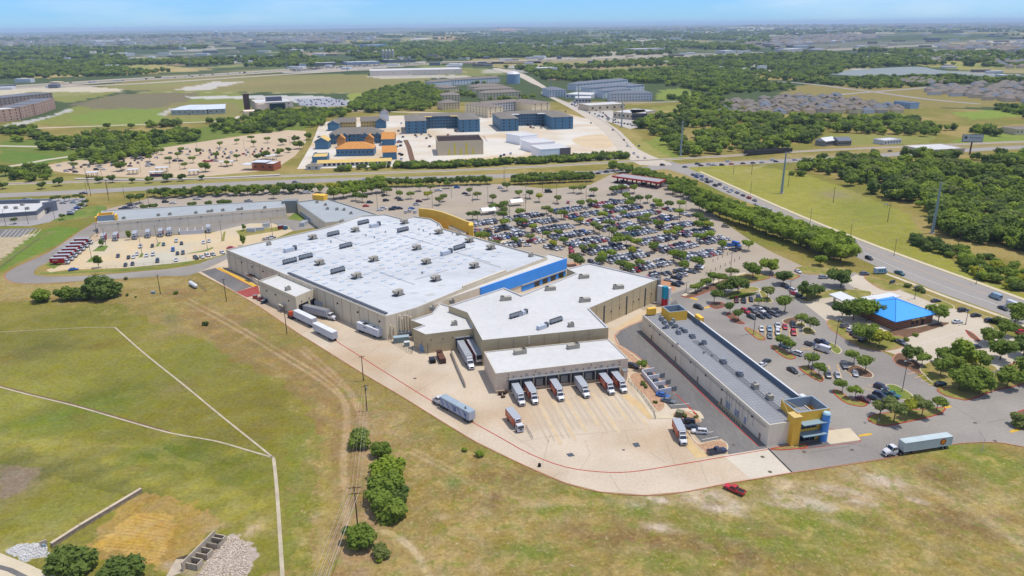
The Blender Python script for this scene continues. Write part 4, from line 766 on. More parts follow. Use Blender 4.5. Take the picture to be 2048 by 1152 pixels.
g=MB();wallbox(g,Lq[0],Lq[1],0,1,5.6,5.75,.1);sub(l2,'stucco_band',g,M_tan)
g=MB();wallbox(g,Lq[0],Lq[1],.12,.5,.5,2.2,.06);sub(l2,'painted_mural',g,plain('faded blue lettering',(150,174,206)))
g=MB();c=Vector(P2([(640,392)],9)[0]);g.box((*c,7.5),(9,5,5),R(-20));sub(l2,'corner_tower',g,M_gold)
gb_=thing('link_wall','tall grey screen wall between the two cream strip malls','wall',W(578,428));g=MB();g.box((0,2.5,4.2),(9.5,.6,8.4),R(6));g.build('panel',plain('grey green block',(150,158,158)),gb_)
g=MB();g.box((.2,6,4.1),(9.0,6,8.2),R(6));g.build('tower_block',MATS['grey green block'],gb_)
# ------------------------------------------------------------------ restaurant on the far left
Rp=P2([(-40,430),(72,422),(103,398),(20,400),(-40,405)],6.0)
rs=shell('restaurant','grey and stone restaurant with white roof at the left edge','restaurant',Rp,6.0,5.0,plain('slate grey cladding',(122,128,140)),M_roofw,None,.4)
g=MB();wallbox(g,Rp[0],Rp[1],0,1,0,3.2,.08);wallbox(g,Rp[1],Rp[2],0,1,0,3.0,.08);sub(rs,'stone_base',g,M_cream)
g=MB();c=Vector(P2([(36,401)],7)[0]);g.box((*c,4.4),(28,2.5,6.4),R(4));c=Vector(P2([(98,404)],6.5)[0]);g.box((c.x,c.y,3.4),(3,8,6.8),R(-30));sub(rs,'parapet_screen',g,plain('slate grey cladding',(122,128,140)))
g=MB();wallbox(g,Rp[1],Rp[2],.45,.9,2.8,3.1,2.4);sub(rs,'door_canopy',g,M_dark)
# ------------------------------------------------------------------ clinic with the blue hip roof
e_f,e_r=W(1791,644,4.3),W(1875.6,627,4.3);ev=(e_r-e_f);wF=ev.length;ang_c=atan2(ev.y,ev.x);e_l=W(1727,602.5,4.3);wL=(e_l-e_f).length
u_=ev.normalized();v_=Vector((-u_.y,u_.x,0));cc=e_f+u_*wF/2+v_*wF*.48
cl_=thing('clinic','brick clinic with bright blue hipped metal roof and white canopies','clinic',(cc.x,cc.y,0),ang_c);hw=wF/2;hd_=wF*.48
g=MB();g.box((0,0,2.1),(wF-2.2,2*hd_-2.2,4.2));g.build('wall',mat('banded brown brick',alb(150,104,78),.9,.1,.8,.1,4),cl_)
g=MB();[g.box((0,0,z),(wF-2.1,2*hd_-2.1,.32))for z in(.9,1.9,2.9)];[w_.build('brick_band',plain('pale brick band',(176,134,106)),cl_)for w_ in g.split()]
g=MB();g.add([(-hw,-hd_,4.3),(hw,-hd_,4.3),(hw,hd_,4.3),(-hw,hd_,4.3),(0,0,8.6),(-hw,-hd_,4.05),(hw,-hd_,4.05),(hw,hd_,4.05),(-hw,hd_,4.05)],[(0,1,4),(1,2,4),(2,3,4),(3,0,4),(5,6,1,0),(6,7,2,1),(7,8,3,2),(8,5,0,3),(8,7,6,5)])
g.build('roof',mat('bright blue metal roof',tuple(v/1.3 for v in lin((66,164,248))),.4,.03,.3,0,1,.4),cl_)
g=MB();[g.cyl((sx*hw,sy*hd_,4.34),(0,0,8.64),.1,n=5)for sx in(-1,1)for sy in(-1,1)];[w_.build('hip_ridge',plain('dark blue ridge',(30,110,190)),cl_)for w_ in g.split()]
g=MB();[g.box((x,-hd_+1.05,1.5),(1.4,.12,2.2))for x in(-.5,1.8,5.0)];[w_.build('window',M_glass,cl_)for w_ in g.split()];g=MB();g.box((4.9,-hd_+1.0,1.6),(1.1,.16,2.9));g.build('door',M_dark,cl_)
g=MB();[g.box((x,-hd_+.9,3.2),(2.0,.5,.8))for x in(-.5,1.8,5.0)];[w_.build('window_arch',M_goldl,cl_)for w_ in g.split()]
g=MB();c=cl_.matrix_world;g.box((hw*.85,hd_+2.5,3.6),(wF*.55,5.5,.3));g.box((hw*.3,hd_+4,3.5),(8,4,.3));[w_.build('back_canopy',M_white,cl_)for w_ in g.split()]
dc=thing('drive_canopy','flat white drive-through canopy on pale piers beside the clinic','canopy',W(1683,608));q=P2([(1658,588),(1681,582.5),(1713,597),(1692,605)],4.4);g=MB();g.prism(q,3.9,4.4);sub(dc,'roof',g,M_white)
g=MB();[g.box((*W(*p_).xy,1.95),(.7,.7,3.9),.5)for p_ in((1668,606),(1690,602),(1694,616))];sub(dc,'pier',g,M_coping)
# ------------------------------------------------------------------ petrol station
q=P2([(1224,351.5),(1246,346.5),(1332,358.5),(1318,364.5)],5.6);fs=thing('fuel_canopy','long red edged fuel station canopy on brown piers','petrol station',(q[0][0],q[0][1],0))
sub(fs,'fascia',MB().ring(q,.5,4.4,5.6,5.3),plain('red fascia',(214,50,48)));sub(fs,'roof',MB().flat(inset(q,.4),5.35),plain('grey canopy top',(178,176,176)));sub(fs,'soffit',MB().flat(q,4.42),plain('red fascia',(214,50,48)))
g=MB();qa,qb,qc,qd=[Vector(v)for v in q]
for k in range(5):
 f=.08+k*.21
 for l in(.2,.75):c=(qa*(1-f)+qd*f)*(1-l)+(qb*(1-f)+qc*f)*l;g.box((*c,2.2),(1.1,1.1,4.4))
sub(fs,'pier',g,mat('brown brick pier',alb(140,96,78)))
g=MB()
for k in range(5):
 f=.08+k*.21;c=(qa*(1-f)+qd*f)*.5+(qb*(1-f)+qc*f)*.5;g.box((*c,.9),(1.0,.7,1.8))
sub(fs,'fuel_pump',g,M_white)
kq=P2([(1226,370),(1252,368),(1260,374),(1232,377)],3.6);ks=shell('fuel_kiosk','small white roofed kiosk with red band by the fuel canopy','kiosk',kq,3.6,3.3,M_white,M_roofw);g=MB();[wallbox(g,kq[i],kq[(i+1)%4],0,1,2.6,3.5,.1)for i in range(3,-1,-1)];sub(ks,'red_band',g,MATS['red fascia'])
# ------------------------------------------------------------------ walled bin yards
def binyard(pts,h,label,n,gate=True):
 P=WW(pts);o=thing('bin_enclosure',label,'enclosure',P[0]);u=(P[1]-P[0]);v=(P[3]-P[0]);L_=u.length;a=atan2(u.y,u.x);un=u.normalized();vn=v.normalized();g=MB()
 def bar(p,q,t=.3):d_=q-p;c=(p+q)/2;g.box((c.x,c.y,h/2),(d_.length+t*.99,t,h),atan2(d_.y,d_.x))
 bar(P[0]+un*.3,P[1]-un*.3);
 for k in range(n+1):b=P[0]+u*k/n;bar(b+vn*.32,b+v)
 sub(o,'wall',g,plain('white painted block',(232,234,242)))
 if gate:
  g=MB()
  for k in range(n):b=P[0]+u*(k+.95)/n+v*1.25;d_=vn;g.box((b.x,b.y,1.0),(v.length*.5,.08,1.7),atan2(vn.y,vn.x))
  sub(o,'gate',g,M_steel)
 for k in range(n):
  b=P[0]+u*(k+.5)/n+v*.5;d=thing('refuse_skip',ORD[k]+' dark blue refuse skip from the '+('far end of the enclosure by the alley' if h<2.3 else 'left end of the fleet lot enclosure'),'skip',b,a)
  g=MB();g.box((0,0,.65),(1.9,1.5,1.1),0,0,(1.1,1.15));g.build('bin',plain('navy skip',(40,62,104)),d);g=MB();g.box((0,0,1.27),(2.1,1.7,.1));g.build('lid',plain('dark lid',(52,60,78)),d)
 return o
binyard([(1283,749),(1316,789),(1340,785),(1307,745)],1.9,'white walled three bay bin enclosure between gravel bed and alley',3)
binyard([(360,470),(407,467),(405,461),(360,464)],2.4,'white walled bin enclosure at the back of the fleet lot',3,False)
# ------------------------------------------------------------------ rooftop machines: each one a thing
def proto_rtu(kind):
 """parts of one rooftop unit: list of (name, MB, material)"""
 if kind=='hooded':
  a=MB();a.box((0,0,.15),(4.6,3.2,.3));b=MB();b.box((.5,0,1.35),(2.6,2.4,2.1));h=MB();h.box((-1.3,0,1.75),(1.5,2.4,1.3),0,0,(1.25,1),(-.25,0));f=MB();f.box((.5,.2,2.45),(1.9,1.6,.12));l=MB();l.box((-1.1,-1.26,1.4),(.7,.08,1.3),0,0,(.3,1))
  return[('curb',a,M_dmetal),('casing',b,M_hvac),('intake_hood',h,M_hvac),('top_panel',f,M_hvac),('louvre',l,M_dark)]
 if kind=='box':
  a=MB();a.box((0,0,.12),(2.4,1.8,.24));b=MB();b.box((0,0,.95),(2.1,1.6,1.4));f=MB();f.cyl((.4,0,1.65),(.4,0,1.8),.55,n=12)
  return[('curb',a,M_metal),('casing',b,M_hvac),('fan',f,M_dmetal)]
 if kind=='split':
  b=MB();b.box((-.7,0,.8),(3.0,2.0,1.5));c=MB();c.box((1.5,0,.9),(1.5,2.2,1.8),0,0,(1,.9));r=[('casing',b,M_hvac),('condenser',c,M_hvac)]
  for x in(1.2,1.8):f=MB();f.box((x,0,1.85),(.42,1.6,.12));r.append(('fan',f,M_dark))
  return r
 if kind=='bank':
  b=MB();b.box((0,0,1.55),(7.2,1.7,1.1));r=[('casing',b,M_metal)];s=MB();s.box((0,0,.6),(6.6,1.0,.5));r.append(('coil_tray',s,M_dmetal))
  for k in range(5):f=MB();f.cyl((-2.9+k*1.45,0,2.1),(-2.9+k*1.45,0,2.42),.56,n=12);r.append(('fan',f,M_dmetal))
  for x in(-3.4,-1.2,1.2,3.4):
   l=MB();l.box((x,0,.5),(.14,1.6,1.0));r.append(('leg',l,M_dmetal))
  return r
 if kind=='rack':
  b=MB();b.box((-1.6,0,1.3),(6.5,2.6,2.4));c=MB();c.box((2.6,0,1.5),(1.9,2.2,2.8));t=MB();t.box((2.6,0,3.0),(2.1,2.4,.2));d=MB();d.box((2.6,-1.14,1.6),(1.3,.1,1.2));return[('equipment_house',b,plain('pale grey equipment panel',(214,222,232))),('casing',c,M_metal),('top_panel',t,M_dmetal),('louvre',d,M_dark)]
 if kind=='vent':
  a=MB();a.cyl((0,0,0),(0,0,.7),.3,n=8);b=MB();b.cyl((0,0,.7),(0,0,1.0),.5,.35,n=8);return[('pipe',a,M_metal),('cap',b,M_metal)]
 if kind=='kitchen':
  a=MB();a.box((0,0,.5),(1.3,1.1,1.0));b=MB();b.cyl((0,0,1),(0,0,1.5),.5,.62,n=10);c=MB();c.box((1.1,.2,.35),(1.2,.7,.6));return[('curb',a,M_metal),('exhaust_fan',b,M_metal),('duct',c,M_dmetal)]
RTU={}
def rtu(kind,px,py,z,rz,base,group,cat='rooftop unit',s=1.0):
 if kind not in RTU:RTU[kind]=[(n,mb.mesh(n,m))for n,mb,m in proto_rtu(kind)]
 w=W(px,py,z);o=thing({'hooded':'rooftop_unit','box':'rooftop_unit','split':'rooftop_unit','bank':'condenser_bank','rack':'refrigeration_rack','vent':'roof_vent','kitchen':'exhaust_unit'}[kind],None,cat,w,rz,group);o.scale=(s,s,s)
 for n,me_ in RTU[kind]:ob(n,me_,o)
 return later(o,base)
for ph,px,py in(("the blue entrance fascia",1046,545),("the curved golden wall",890,430),("the loading block",580,560),("the left store corner",452,499),("the near store corner",790,640),("the dock building",1120,730),("the golden corner tower",1620,830),("the far mall tower",1390,620),("the cream mall end",210,430),("the grey link wall",580,415)):landmark(px,py,ph)
LM_ROOF=len(LANDMARKS)
zs=ZS-.72;ha=ang_s+pi/2
for px,py in((626,478),(711,463),(809,447),(878,467),(939,484),(982,498),(748,522),(834,499),(640,529),(853,527),(949,535),(714,556),(872,561),(797,590),(837,474+26)):rtu('hooded',px,py,zs,ha,'beige hooded store roof unit','air handlers on the store roof')if(px,py)!=(837,500)else None
for px,py in((667,471),(692,495),(727,448),(580,526),(612,517),(676,545),(806,463),(919,498)):rtu('bank',px,py,zs,ha,'long fan condenser on store roof','condenser banks on the store roof','condenser')
for px,py in((583,502),(752,453),(895,508)):rtu('rack',px,py,zs,ha,'pale equipment house on store roof','refrigeration racks on the store roof','refrigeration unit',.8)
for px,py in((684,445),(538,490),(917,470),(1062,513)):rtu('box',px,py,zs,ha,'small boxy unit on store roof','small units on the store roof')
for px,py in((732,472),(749,476),(838,460),(847,462),(875,452),(771,465),(690,490),(845,547),(662,485),(905,468),(860,470)):rtu('vent',px,py,zs,0,'small round store roof vent','vents on the store roof','roof vent')
for px,py,g in((576,580,0),):rtu('box',px,py,8.3,ha,'beige unit on loading block roof',None)
zt=Zt-.53
for px,py in((1168,556),(1237,577),(1101,580),(1170,603),(1012,600)):rtu('split',px,py,zt,ang_d+pi,'dark fanned unit on wing roof','units on the warehouse wing roof')
for px,py,k,a in((1032,634,'bank',.45),(1112,645,'bank',.45),(1087,656,'rack',.45),(1046,629,'rack',.45)):rtu(k,px,py,zt,ang_d+a,'fan condenser on wing roof' if k=='bank' else 'grey boxy chiller on the wing roof',None,'condenser' if k=='bank' else 'chiller',.82 if k=='bank' else.6)
rtu('box',1142,653,zt,ang_d,'small beige unit at the edge of the wing roof',None)
for px,py in((865,620),(904,606),(909,650)):rtu('box',px,py,7.5,ang_d,'beige unit on connecting roof','units on the connecting roof')
for px,py in((1040,707),(1146,696)):rtu('split',px,py,Zd-.33,ang_d+.1,'two fan unit on dock roof','units on the dock roof')
zm=Zm-.31
for px,py in((1539,798),(1510,776),(1572,822)):rtu('box',px,py,zm,ang_m,'white unit on grey mall roof','air conditioners on the grey strip mall roof')
for px,py in((1324,641),(1336,639),(1330,648),(1343,650),(1352,655),(1362,661),(1371,665),(1386,676),(1408,688),(1448,727),(1481,752),(1346,645),(1358,668),(1334,656)):rtu('kitchen',px,py,zm,ang_m+random.choice((0,1.57)),'exhaust fan on grey mall roof','exhaust fans on the grey strip mall roof','exhaust fan',1.25 if px>1380 else 1.1)
for px,py in((1408,706),(1355,690),(1424,712)):rtu('vent',px,py,zm,0,'vent on grey mall roof','vents on the grey strip mall roof','roof vent')
pm=MB()
for k in range(3):pm.cyl(SP(6,sw*(.42+.05*k),zm+.22),SP(62,sw*(.42+.05*k),zm+.22),.07,n=5)
sub(mall,'roof_pipe',pm,plain('dark roof pipe',(96,98,104)))
for px,py in((248,438),(317,432),(392,427),(446,422),(480,420),(420,424),(530,417),(340,430)):rtu('box' if px%3 else 'split',px,py,6.5,.2,'small unit on cream mall roof','units on the cream strip mall roof','rooftop unit',.9)
for px,py in((634,406),(651,411),(655,419),(674,420),(688,421),(702,428)):rtu('box',px,py,6.5,.2,'small unit on shorter mall roof','units on the shorter cream mall roof','rooftop unit',.9)
for px,py in((12,417),(32,418),(45,411),(55,419)):rtu('box',px,py,5.0,0,'grey unit on the white restaurant roof','units on the restaurant roof')
LANDMARKS_ROOF=list(LANDMARKS)
pr=MB();rp_=random.Random(21)
for px,py,L_,al in((590,515,26,0),(650,470,30,1),(720,492,24,0),(800,470,28,1),(860,520,30,0),(760,545,26,1),(690,560,22,0),(910,505,26,1),(830,560,20,0),(950,520,18,1),(560,500,20,0),(780,500,22,0)):
 w=Vector(W(px,py,zs).xy);d_=e1 if al else e2;pr.cyl((*w,zs+.25),(*(w+d_*L_),zs+.25),.085,n=5)
[w_.build('roof_pipe',plain('grey roof pipe',(184,186,190)),store)for w_ in[q for q in pr.split()]]
for q in store.children:
 if q.name.startswith('roof_pipe'):q.location=(-store.location.x,-store.location.y,0)
st_=MB()
for i in range(60):
 px,py=rp_.uniform(520,1000),rp_.uniform(445,610);w=W(px,py,zs);
 if not inside((w.x,w.y),inset(A_,3)):continue
 a=rp_.uniform(.8,2.6);b=a*rp_.uniform(.3,.8);st_.flat([(w.x+a*cos(t)*(1+.25*sin(3*t+i)),w.y+b*sin(t)*(1+.25*cos(2*t+i)))for t in[k*pi/7 for k in range(14)]],ZS-.735+.0007*i)
sub(store,'roof_stain',st_,mat('dusty pond stain',(.40,.395,.38),.9,.06,.6,.06,3)).update_tag()
[o_.__setitem__('kind','stuff')for o_ in store.children if o_.name.startswith('roof_stain')]
o=thing('condenser_bank','grey outdoor condenser bank with four fans in the fenced yard','condenser',W(815,672),ang_d)
for n,me_ in RTU['bank']:ob(n,me_,o)
o=thing('generator','pale green grey generator box inside the fenced yard','generator',W(803,684),ang_d);g=MB();g.box((0,0,1.2),(6,2.2,2.3));g.build('casing',plain('pale green grey steel',(160,180,176)),o);g=MB();g.box((0,0,2.42),(6.2,2.4,.14));g.build('lid',plain('pale blue lid',(176,196,206)),o)
o=thing('transformer','pale blue transformer cabinet inside the fenced yard','transformer',W(814,692),ang_d);g=MB();g.box((0,0,.9),(2,1.6,1.8));g.build('casing',plain('pale green grey steel',(160,180,176)),o);g=MB();g.box((0,0,1.85),(2.1,1.7,.12));g.build('lid',M_white,o)
o=thing('transformer','grey transformer boxes beside the store wall ducts','transformer',W(789,672),ang_d);g=MB();g.box((0,0,1.0),(4,1.6,2.0));g.build('casing',M_metal,o);g=MB();g.box((0,.1,2.06),(1.4,1.2,.2));g.build('lid',M_metal,o)
railing('yard_fence','dark metal fence round the machines at the store corner',[(774,678),(800,694),(824,708),(826,702)],2.4,m=M_dmetal,gap=1.2,rails=3)
# ------------------------------------------------------------------ vehicles
PAINT={'white':(238,238,240),'silver':(186,190,196),'grey':(116,120,126),'black':(34,36,42),'dark blue':(38,50,84),'blue':(42,110,196),'red':(214,34,38),'maroon':(104,26,36),'tan':(176,162,140),'orange':(226,96,40),'teal':(24,110,112),'light blue':(160,190,210),'yellow':(240,170,40),'green':(60,84,70)}
def paint(c):
 k=c+' car paint'
 if k in MATS:return MATS[k]
 m=plain(k,PAINT[c],.28,.5);b=m.node_tree.nodes['Principled BSDF'];b.inputs['Coat Weight'].default_value=.35;b.inputs['Coat Roughness'].default_value=.08;return m
M_tyre2=plain('tyre rubber',(38,37,38),.85);M_rim=plain('alloy wheel',(150,152,156),.4,.5,.4);M_lamp=plain('clear headlamp',(226,230,234),.15,.6);M_tail=plain('red tail lamp',(170,26,26),.3,.5);M_cg=plain('car glass',(56,64,76),.06,.8);M_trim=plain('black trim',(40,40,42),.6)
def loft(mb,st,m=0):
 """stations (x, zlow, zhigh, half width, top half width)"""
 n=8;b=[]
 for x,z0,z1,w,wt in st:
  b+=[(x,-w*.9,z0),(x,-w,z0+(z1-z0)*.25),(x,-w,z0+(z1-z0)*.7),(x,-wt,z1),(x,wt,z1),(x,w,z0+(z1-z0)*.7),(x,w,z0+(z1-z0)*.25),(x,w*.9,z0)]
 fs=[]
 for k in range(len(st)-1):
  for i in range(n):j=(i+1)%n;fs.append((k*n+i,k*n+j,(k+1)*n+j,(k+1)*n+i))
 fs.append(tuple(range(n-1,-1,-1)));e=(len(st)-1)*n;fs.append(tuple(range(e,e+n)));mb.add(b,[f[::-1]for f in fs],m)
def cabin(body,glass,xr0,xf0,xr1,xf1,zb,zt,w0,w1,mids=()):
 glass.add([(xr0,-w0,zb),(xf0,-w0,zb),(xf0,w0,zb),(xr0,w0,zb),(xr1,-w1,zt),(xf1,-w1,zt),(xf1,w1,zt),(xr1,w1,zt)],[(0,1,5,4),(1,2,6,5),(2,3,7,6),(3,0,4,7),(4,5,6,7)])
 body.box(((xr1+xf1)/2,0,zt+.02),(xf1-xr1+.06,2*w1+.06,.07))
 for s in(-1,1):
  for x0,x1 in[(xr0,xr1),(xf0,xf1)]+list(mids):body.cyl((x0,s*w0*1.0,zb),(x1,s*w1*1.01,zt+.03),.055,n=4)
def car_parts(kind):
 B,G,wh,tr=MB(),MB(),[],MB();L,Wd=4.7,1.82
 if kind=='sedan':
  loft(B,[(-2.35,.42,.88,.74,.66),(-2.2,.28,.98,.86,.76),(-1.2,.22,1.0,.91,.8),(0,.2,.98,.91,.82),(1.1,.22,.94,.91,.8),(2.05,.28,.80,.84,.7),(2.35,.4,.66,.68,.58)]);cabin(B,G,-1.75,1.05,-1.0,.25,.96,1.43,.78,.6,[(-.25,-.3)]);xw,r=(-1.38,1.42),.33;hx,hz,tx,tz=2.27,.68,-2.33,.82
 elif kind=='suv':
  L,Wd=4.8,1.92;loft(B,[(-2.4,.5,1.02,.8,.74),(-2.3,.32,1.08,.92,.84),(-1.2,.28,1.08,.96,.86),(0,.26,1.06,.96,.88),(1.1,.28,1.06,.96,.85),(2.1,.34,.98,.9,.76),(2.4,.46,.82,.76,.66)]);cabin(B,G,-2.25,1.15,-1.95,.42,1.05,1.68,.84,.7,[(-.3,-.32),(-1.3,-1.28)]);xw,r=(-1.42,1.45),.37;hx,hz,tx,tz=2.33,.84,-2.38,.98
  for s in(-1,1):tr.box((-.75,s*.62,1.755),(2.0,.05,.05))
 elif kind=='pickup':
  L,Wd=5.85,1.98;loft(B,[(-2.95,.55,1.0,.92,.9),(-2.85,.42,1.06,.97,.94),(-.72,.38,1.06,.98,.95),(-.68,.38,1.08,.98,.92),(.95,.36,1.1,.98,.9),(2.6,.4,1.06,.94,.82),(2.92,.5,.92,.86,.76)]);B.box((-1.82,0,1.065),(2.0,1.55,.02),0,2)
  for s in(-1,1):B.box((-1.82,s*.88,1.12),(2.15,.13,.1))
  B.box((-2.86,0,1.12),(.1,1.7,.1));cabin(B,G,-.72,1.25,-.5,.55,1.07,1.78,.86,.72,[(.05,.06)]);xw,r=(-1.85,1.95),.41;hx,hz,tx,tz=2.87,.88,-2.94,.92
 elif kind=='van':
  L,Wd=5.9,2.05;loft(B,[(-2.95,.42,2.5,.96,.88),(-2.85,.34,2.58,1.02,.92),(.9,.34,2.58,1.02,.92),(1.35,.34,2.45,1.02,.88),(1.9,.34,1.5,1.0,.86),(2.75,.36,1.12,.94,.8),(2.95,.46,.9,.84,.7)])
  G.add([(1.38,-.86,2.36),(1.9,-.84,1.53),(1.9,.84,1.53),(1.38,.86,2.36)],[(0,1,2,3)]);G.v=[(x+.05,y,z+.03)for x,y,z in G.v]
  for s in(-1,1):G.add([(.5,s*1.03,1.35),(1.75,s*1.03,1.35),(1.3,s*1.0,2.15),(.5,s*1.0,2.15)],[(0,1,2,3)])
  G.box((-2.97,0,1.9),(.06,1.5,.7));xw,r=(-1.8,1.9),.36;hx,hz,tx,tz=2.88,.9,-2.95,1.4
 for x in xw:
  for s in(-1,1):w=MB();w.cyl((x,s*(Wd/2-.22),r),(x,s*(Wd/2+.0),r),r,n=12,m=0);w.cyl((x,s*(Wd/2),r),(x,s*(Wd/2+.015),r),r*.6,n=10,m=1);wh.append(w)
 hl=[];
 for s in(-1,1):h=MB();h.box((hx,s*Wd*.33,hz),(.16,.36,.16));hl.append(h)
 tl=[]
 for s in(-1,1):h=MB();h.box((tx,s*Wd*.38,tz),(.1,.24,.26));tl.append(h)
 tr.box((hx+.04,0,hz-.12),(.1,Wd*.4,.2))
 return B,G,wh,hl,tl,tr
CARM={}
KINDN={'sedan':'sedan','suv':'suv','pickup':'pickup_truck','van':'van'};KINDL={'sedan':'sedan','suv':'SUV','pickup':'pickup','van':'van'}
def car_meshes(kind,color,full):
 k=(kind,color,full)
 if k in CARM:return CARM[k]
 B,G,wh,hl,tl,tr=car_parts(kind)
 if full:
  r={'body':B.mesh('body',[paint(color),paint(color),M_trim])}
  if('sh',kind)not in CARM:CARM[('sh',kind)]=[('windows',G.mesh('windows',M_cg)),('grille',tr.mesh('grille',M_trim))]+[('wheel',w.mesh('wheel',[M_tyre2,M_rim]))for w in wh]+[('headlight',h.mesh('headlight',M_lamp))for h in hl]+[('tail_light',h.mesh('tail_light',M_tail))for h in tl]
  r['kids']=CARM[('sh',kind)]
 else:
  a=MB();a.merge(B,[0,0,3]);a.merge(G,[1]);a.merge(tr,[3]);[a.merge(w,[2,2])for w in wh];[a.merge(h,[4])for h in hl];[a.merge(h,[5])for h in tl]
  r=a.mesh(KINDN[kind],[paint(color),M_cg,M_tyre2,M_trim,M_lamp,M_tail])
 CARM[k]=r;return r
NEAR_PTS=[]
def vehicle(kind,color,x,y,rz,full,label=None,base=None,group=None,z=.06):
 if full:
  me_=car_meshes(kind,color,True);o=thing(KINDN[kind],label,KINDL[kind]if kind!='pickup' else 'pickup truck',(x,y,z),rz,group);ob('body',me_['body'],o)
  for n,q in me_['kids']:ob(n,q,o)
 else:o=tag(ob(KINDN[kind],car_meshes(kind,color,False),None,(x,y,z),rz),label,KINDL[kind]if kind!='pickup' else 'pickup truck',group)
 if base:later(o,base)
 NEAR_PTS.append((x,y));return o
def park(lst,rz,group,where,full=True):
 for e in lst:
  kind,color,px,py=e[:4];a=rz if len(e)<5 else e[4];p=W(px,py,.5)
  vehicle(kind,color,p.x,p.y,a,full,None,'%s %s %s'%(color,KINDL[kind],where),group)
LANDMARKS=[]
for px,py,ph in((1460,615,'the clipped hedge'),(1640,700,'the white panel van'),(1790,600,'the blue roofed clinic'),(1620,860,'the golden corner tower'),(1990,600,'the lower highway end'),(1740,530,'the highway entrance'),(1270,360,'the red fuel canopy'),(975,420,'the white vendor tent'),(1140,525,'the blue store corner'),(1310,570,'the teal and red pylon'),(1450,520,'the cart posts'),(900,440,'the golden curved wall'),(1395,335,'the road crossing'),(1490,390,'the highway queue'),(385,470,'the fleet bin enclosure'),(130,500,'the red delivery trucks'),(445,505,'the store corner'),(150,420,'the grey restaurant'),(610,385,'the shorter cream mall'),(300,410,'the long cream mall'),(770,400,'the left oak row'),(300,330,'the station platform'),(1100,300,'the white metal sheds'),(1180,230,'the parkway shops')):landmark(px,py,ph)
DN=head((1523,652),(1526,664));UPR=head((1620,692),(1644,684));RT=head((1628,694),(1660,704))
GR='cars parked in right hand lot'
park([('sedan','white',1523,658),('sedan','light blue',1539,658),('pickup','white',1555,652),('suv','white',1555.5,666,DN),('sedan','grey',1539,672),('sedan','red',1570,654),('pickup','black',1586,650),('suv','red',1587,666),('suv','grey',1656,750),('sedan','silver',1675,751),('pickup','grey',1689,731),('sedan','silver',1710,747)],DN,GR,'in right hand lot')
park([('suv','red',1491,623),('suv','grey',1505,622),('pickup','white',1520,621),('suv','black',1534,621),('sedan','tan',1552,620),('sedan','black',1503,634),('sedan','black',1521,633),('sedan','dark blue',1534,632),('suv','grey',1549,629),('suv','black',1571,573),('sedan','dark blue',1579,577),('suv','white',1587,582),('sedan','red',1590,588),('suv','black',1600,594)],head((1486,618),(1504,626)),GR,'in right hand lot')
park([('suv','maroon',1473,601),('pickup','black',1487,601),('sedan','black',1502,599),('suv','black',1517,597)],DN,GR,'by the hedge in right hand lot')
park([('pickup','grey',1624,690,RT),('pickup','dark blue',1644,685),('suv','white',1593,707,RT+pi),('sedan','light blue',1570,692,RT),('van','white',1644,700,RT+pi),('suv','dark blue',1762,775),('pickup','teal',1782,790),('suv','dark blue',1760,791),('sedan','black',1749,797),('sedan','maroon',1727,799)],RT,GR,'in right hand lot')
park([('sedan','black',1585,741,head((1575,736),(1596,748))),('sedan','black',1533,723,head((1524,729),(1545,718))),('sedan','white',1524,730,head((1524,729),(1545,718))),('suv','black',1397,615,RT),('sedan','white',1596,543,head((1588,539),(1604,547)))],0,GR,'driving in right lot')
park([('suv','grey',1689,652),('suv','white',1702,660),('suv','black',1709,667),('pickup','grey',1717,672),('suv','black',1726,680)],head((1700,660),(1716,654)),'cars parked beside the clinic','parked beside the clinic')
park([('sedan','black',1872,602),('suv','black',1926,621),('sedan','black',1952,631),('suv','black',1980,642),('sedan','white',1915,644),('pickup','grey',1802,686,head((1790,680),(1814,692))),('sedan','black',1952,694),('sedan','grey',1888,706),('suv','red',2043,665),('sedan','black',1881,768,head((1866,770),(1890,765)))],head((1862,603),(1882,601)),'cars parked round the clinic','in the clinic yard')
RD=head((1700,500),(1860,565))
park([('suv','black',1738,517,RD),('pickup','teal',1799,547,RD),('sedan','black',2006,617,RD),('van','white',2026,612,RD),('van','light blue',1990,595,RD+pi),('sedan','black',1639,466,RD)],0,'vehicles on the highway','on the highway')
park([('suv','grey',1729,548,0.1),('suv','silver',1647,555,0.05)],0,'cars at the highway entrance','at the highway entrance')
A1=head((1327,792),(1352,798));AL='cars beside the alley'
for k,c,px,py,a,l in(('sedan','blue',1326,791,A1,'royal blue sedan parked against the white bin enclosure'),('sedan','grey',1336,802,A1,'dark grey sedan parked next to the royal blue one'),('suv','black',1375,844,A1+pi+.3,'black SUV parked behind the orange box truck'),('sedan','black',1384,855,A1+pi+.3,'low black sedan between black SUV and white SUV'),('suv','white',1399,864,A1+pi+.35,'white SUV with black sunroof by the gravel bed'),('pickup','dark blue',1434,903,head((1415,907),(1455,900)),'navy pickup truck parked at the foot of the gravel bed'),('pickup','red',1469,980,head((1490,990),(1449,972)),'bright red pickup truck parked on the dry grass'),('suv','black',1266,733,A1,'black SUV tucked behind the dock building by the small tree')):
 p=W(px,py,.5);vehicle(k,c,p.x,p.y,a,True,l)
D2=head((304,488),(302,500));FL='cars in the fleet lot'
park([('pickup','white',281,493,D2),('sedan','black',304.6,492),('sedan','teal',327,489),('suv','white',352.6,482),('sedan','black',363,487),('suv','blue',346,500),('sedan','black',355,507),('suv','grey',366,506),('sedan','dark blue',236,512),('sedan','black',257,515),('sedan','white',267,514),('sedan','white',274,508),('sedan','white',293,511),('suv','white',306,509),('sedan','black',251,530),('sedan','black',265,528),('suv','dark blue',315,522),('sedan','white',352,520),('sedan','blue',147,539,0.5),('sedan','white',407,485),('sedan','white',418,482),('sedan','red',462,496,.2)],D2,FL,'in the fleet lot',True)
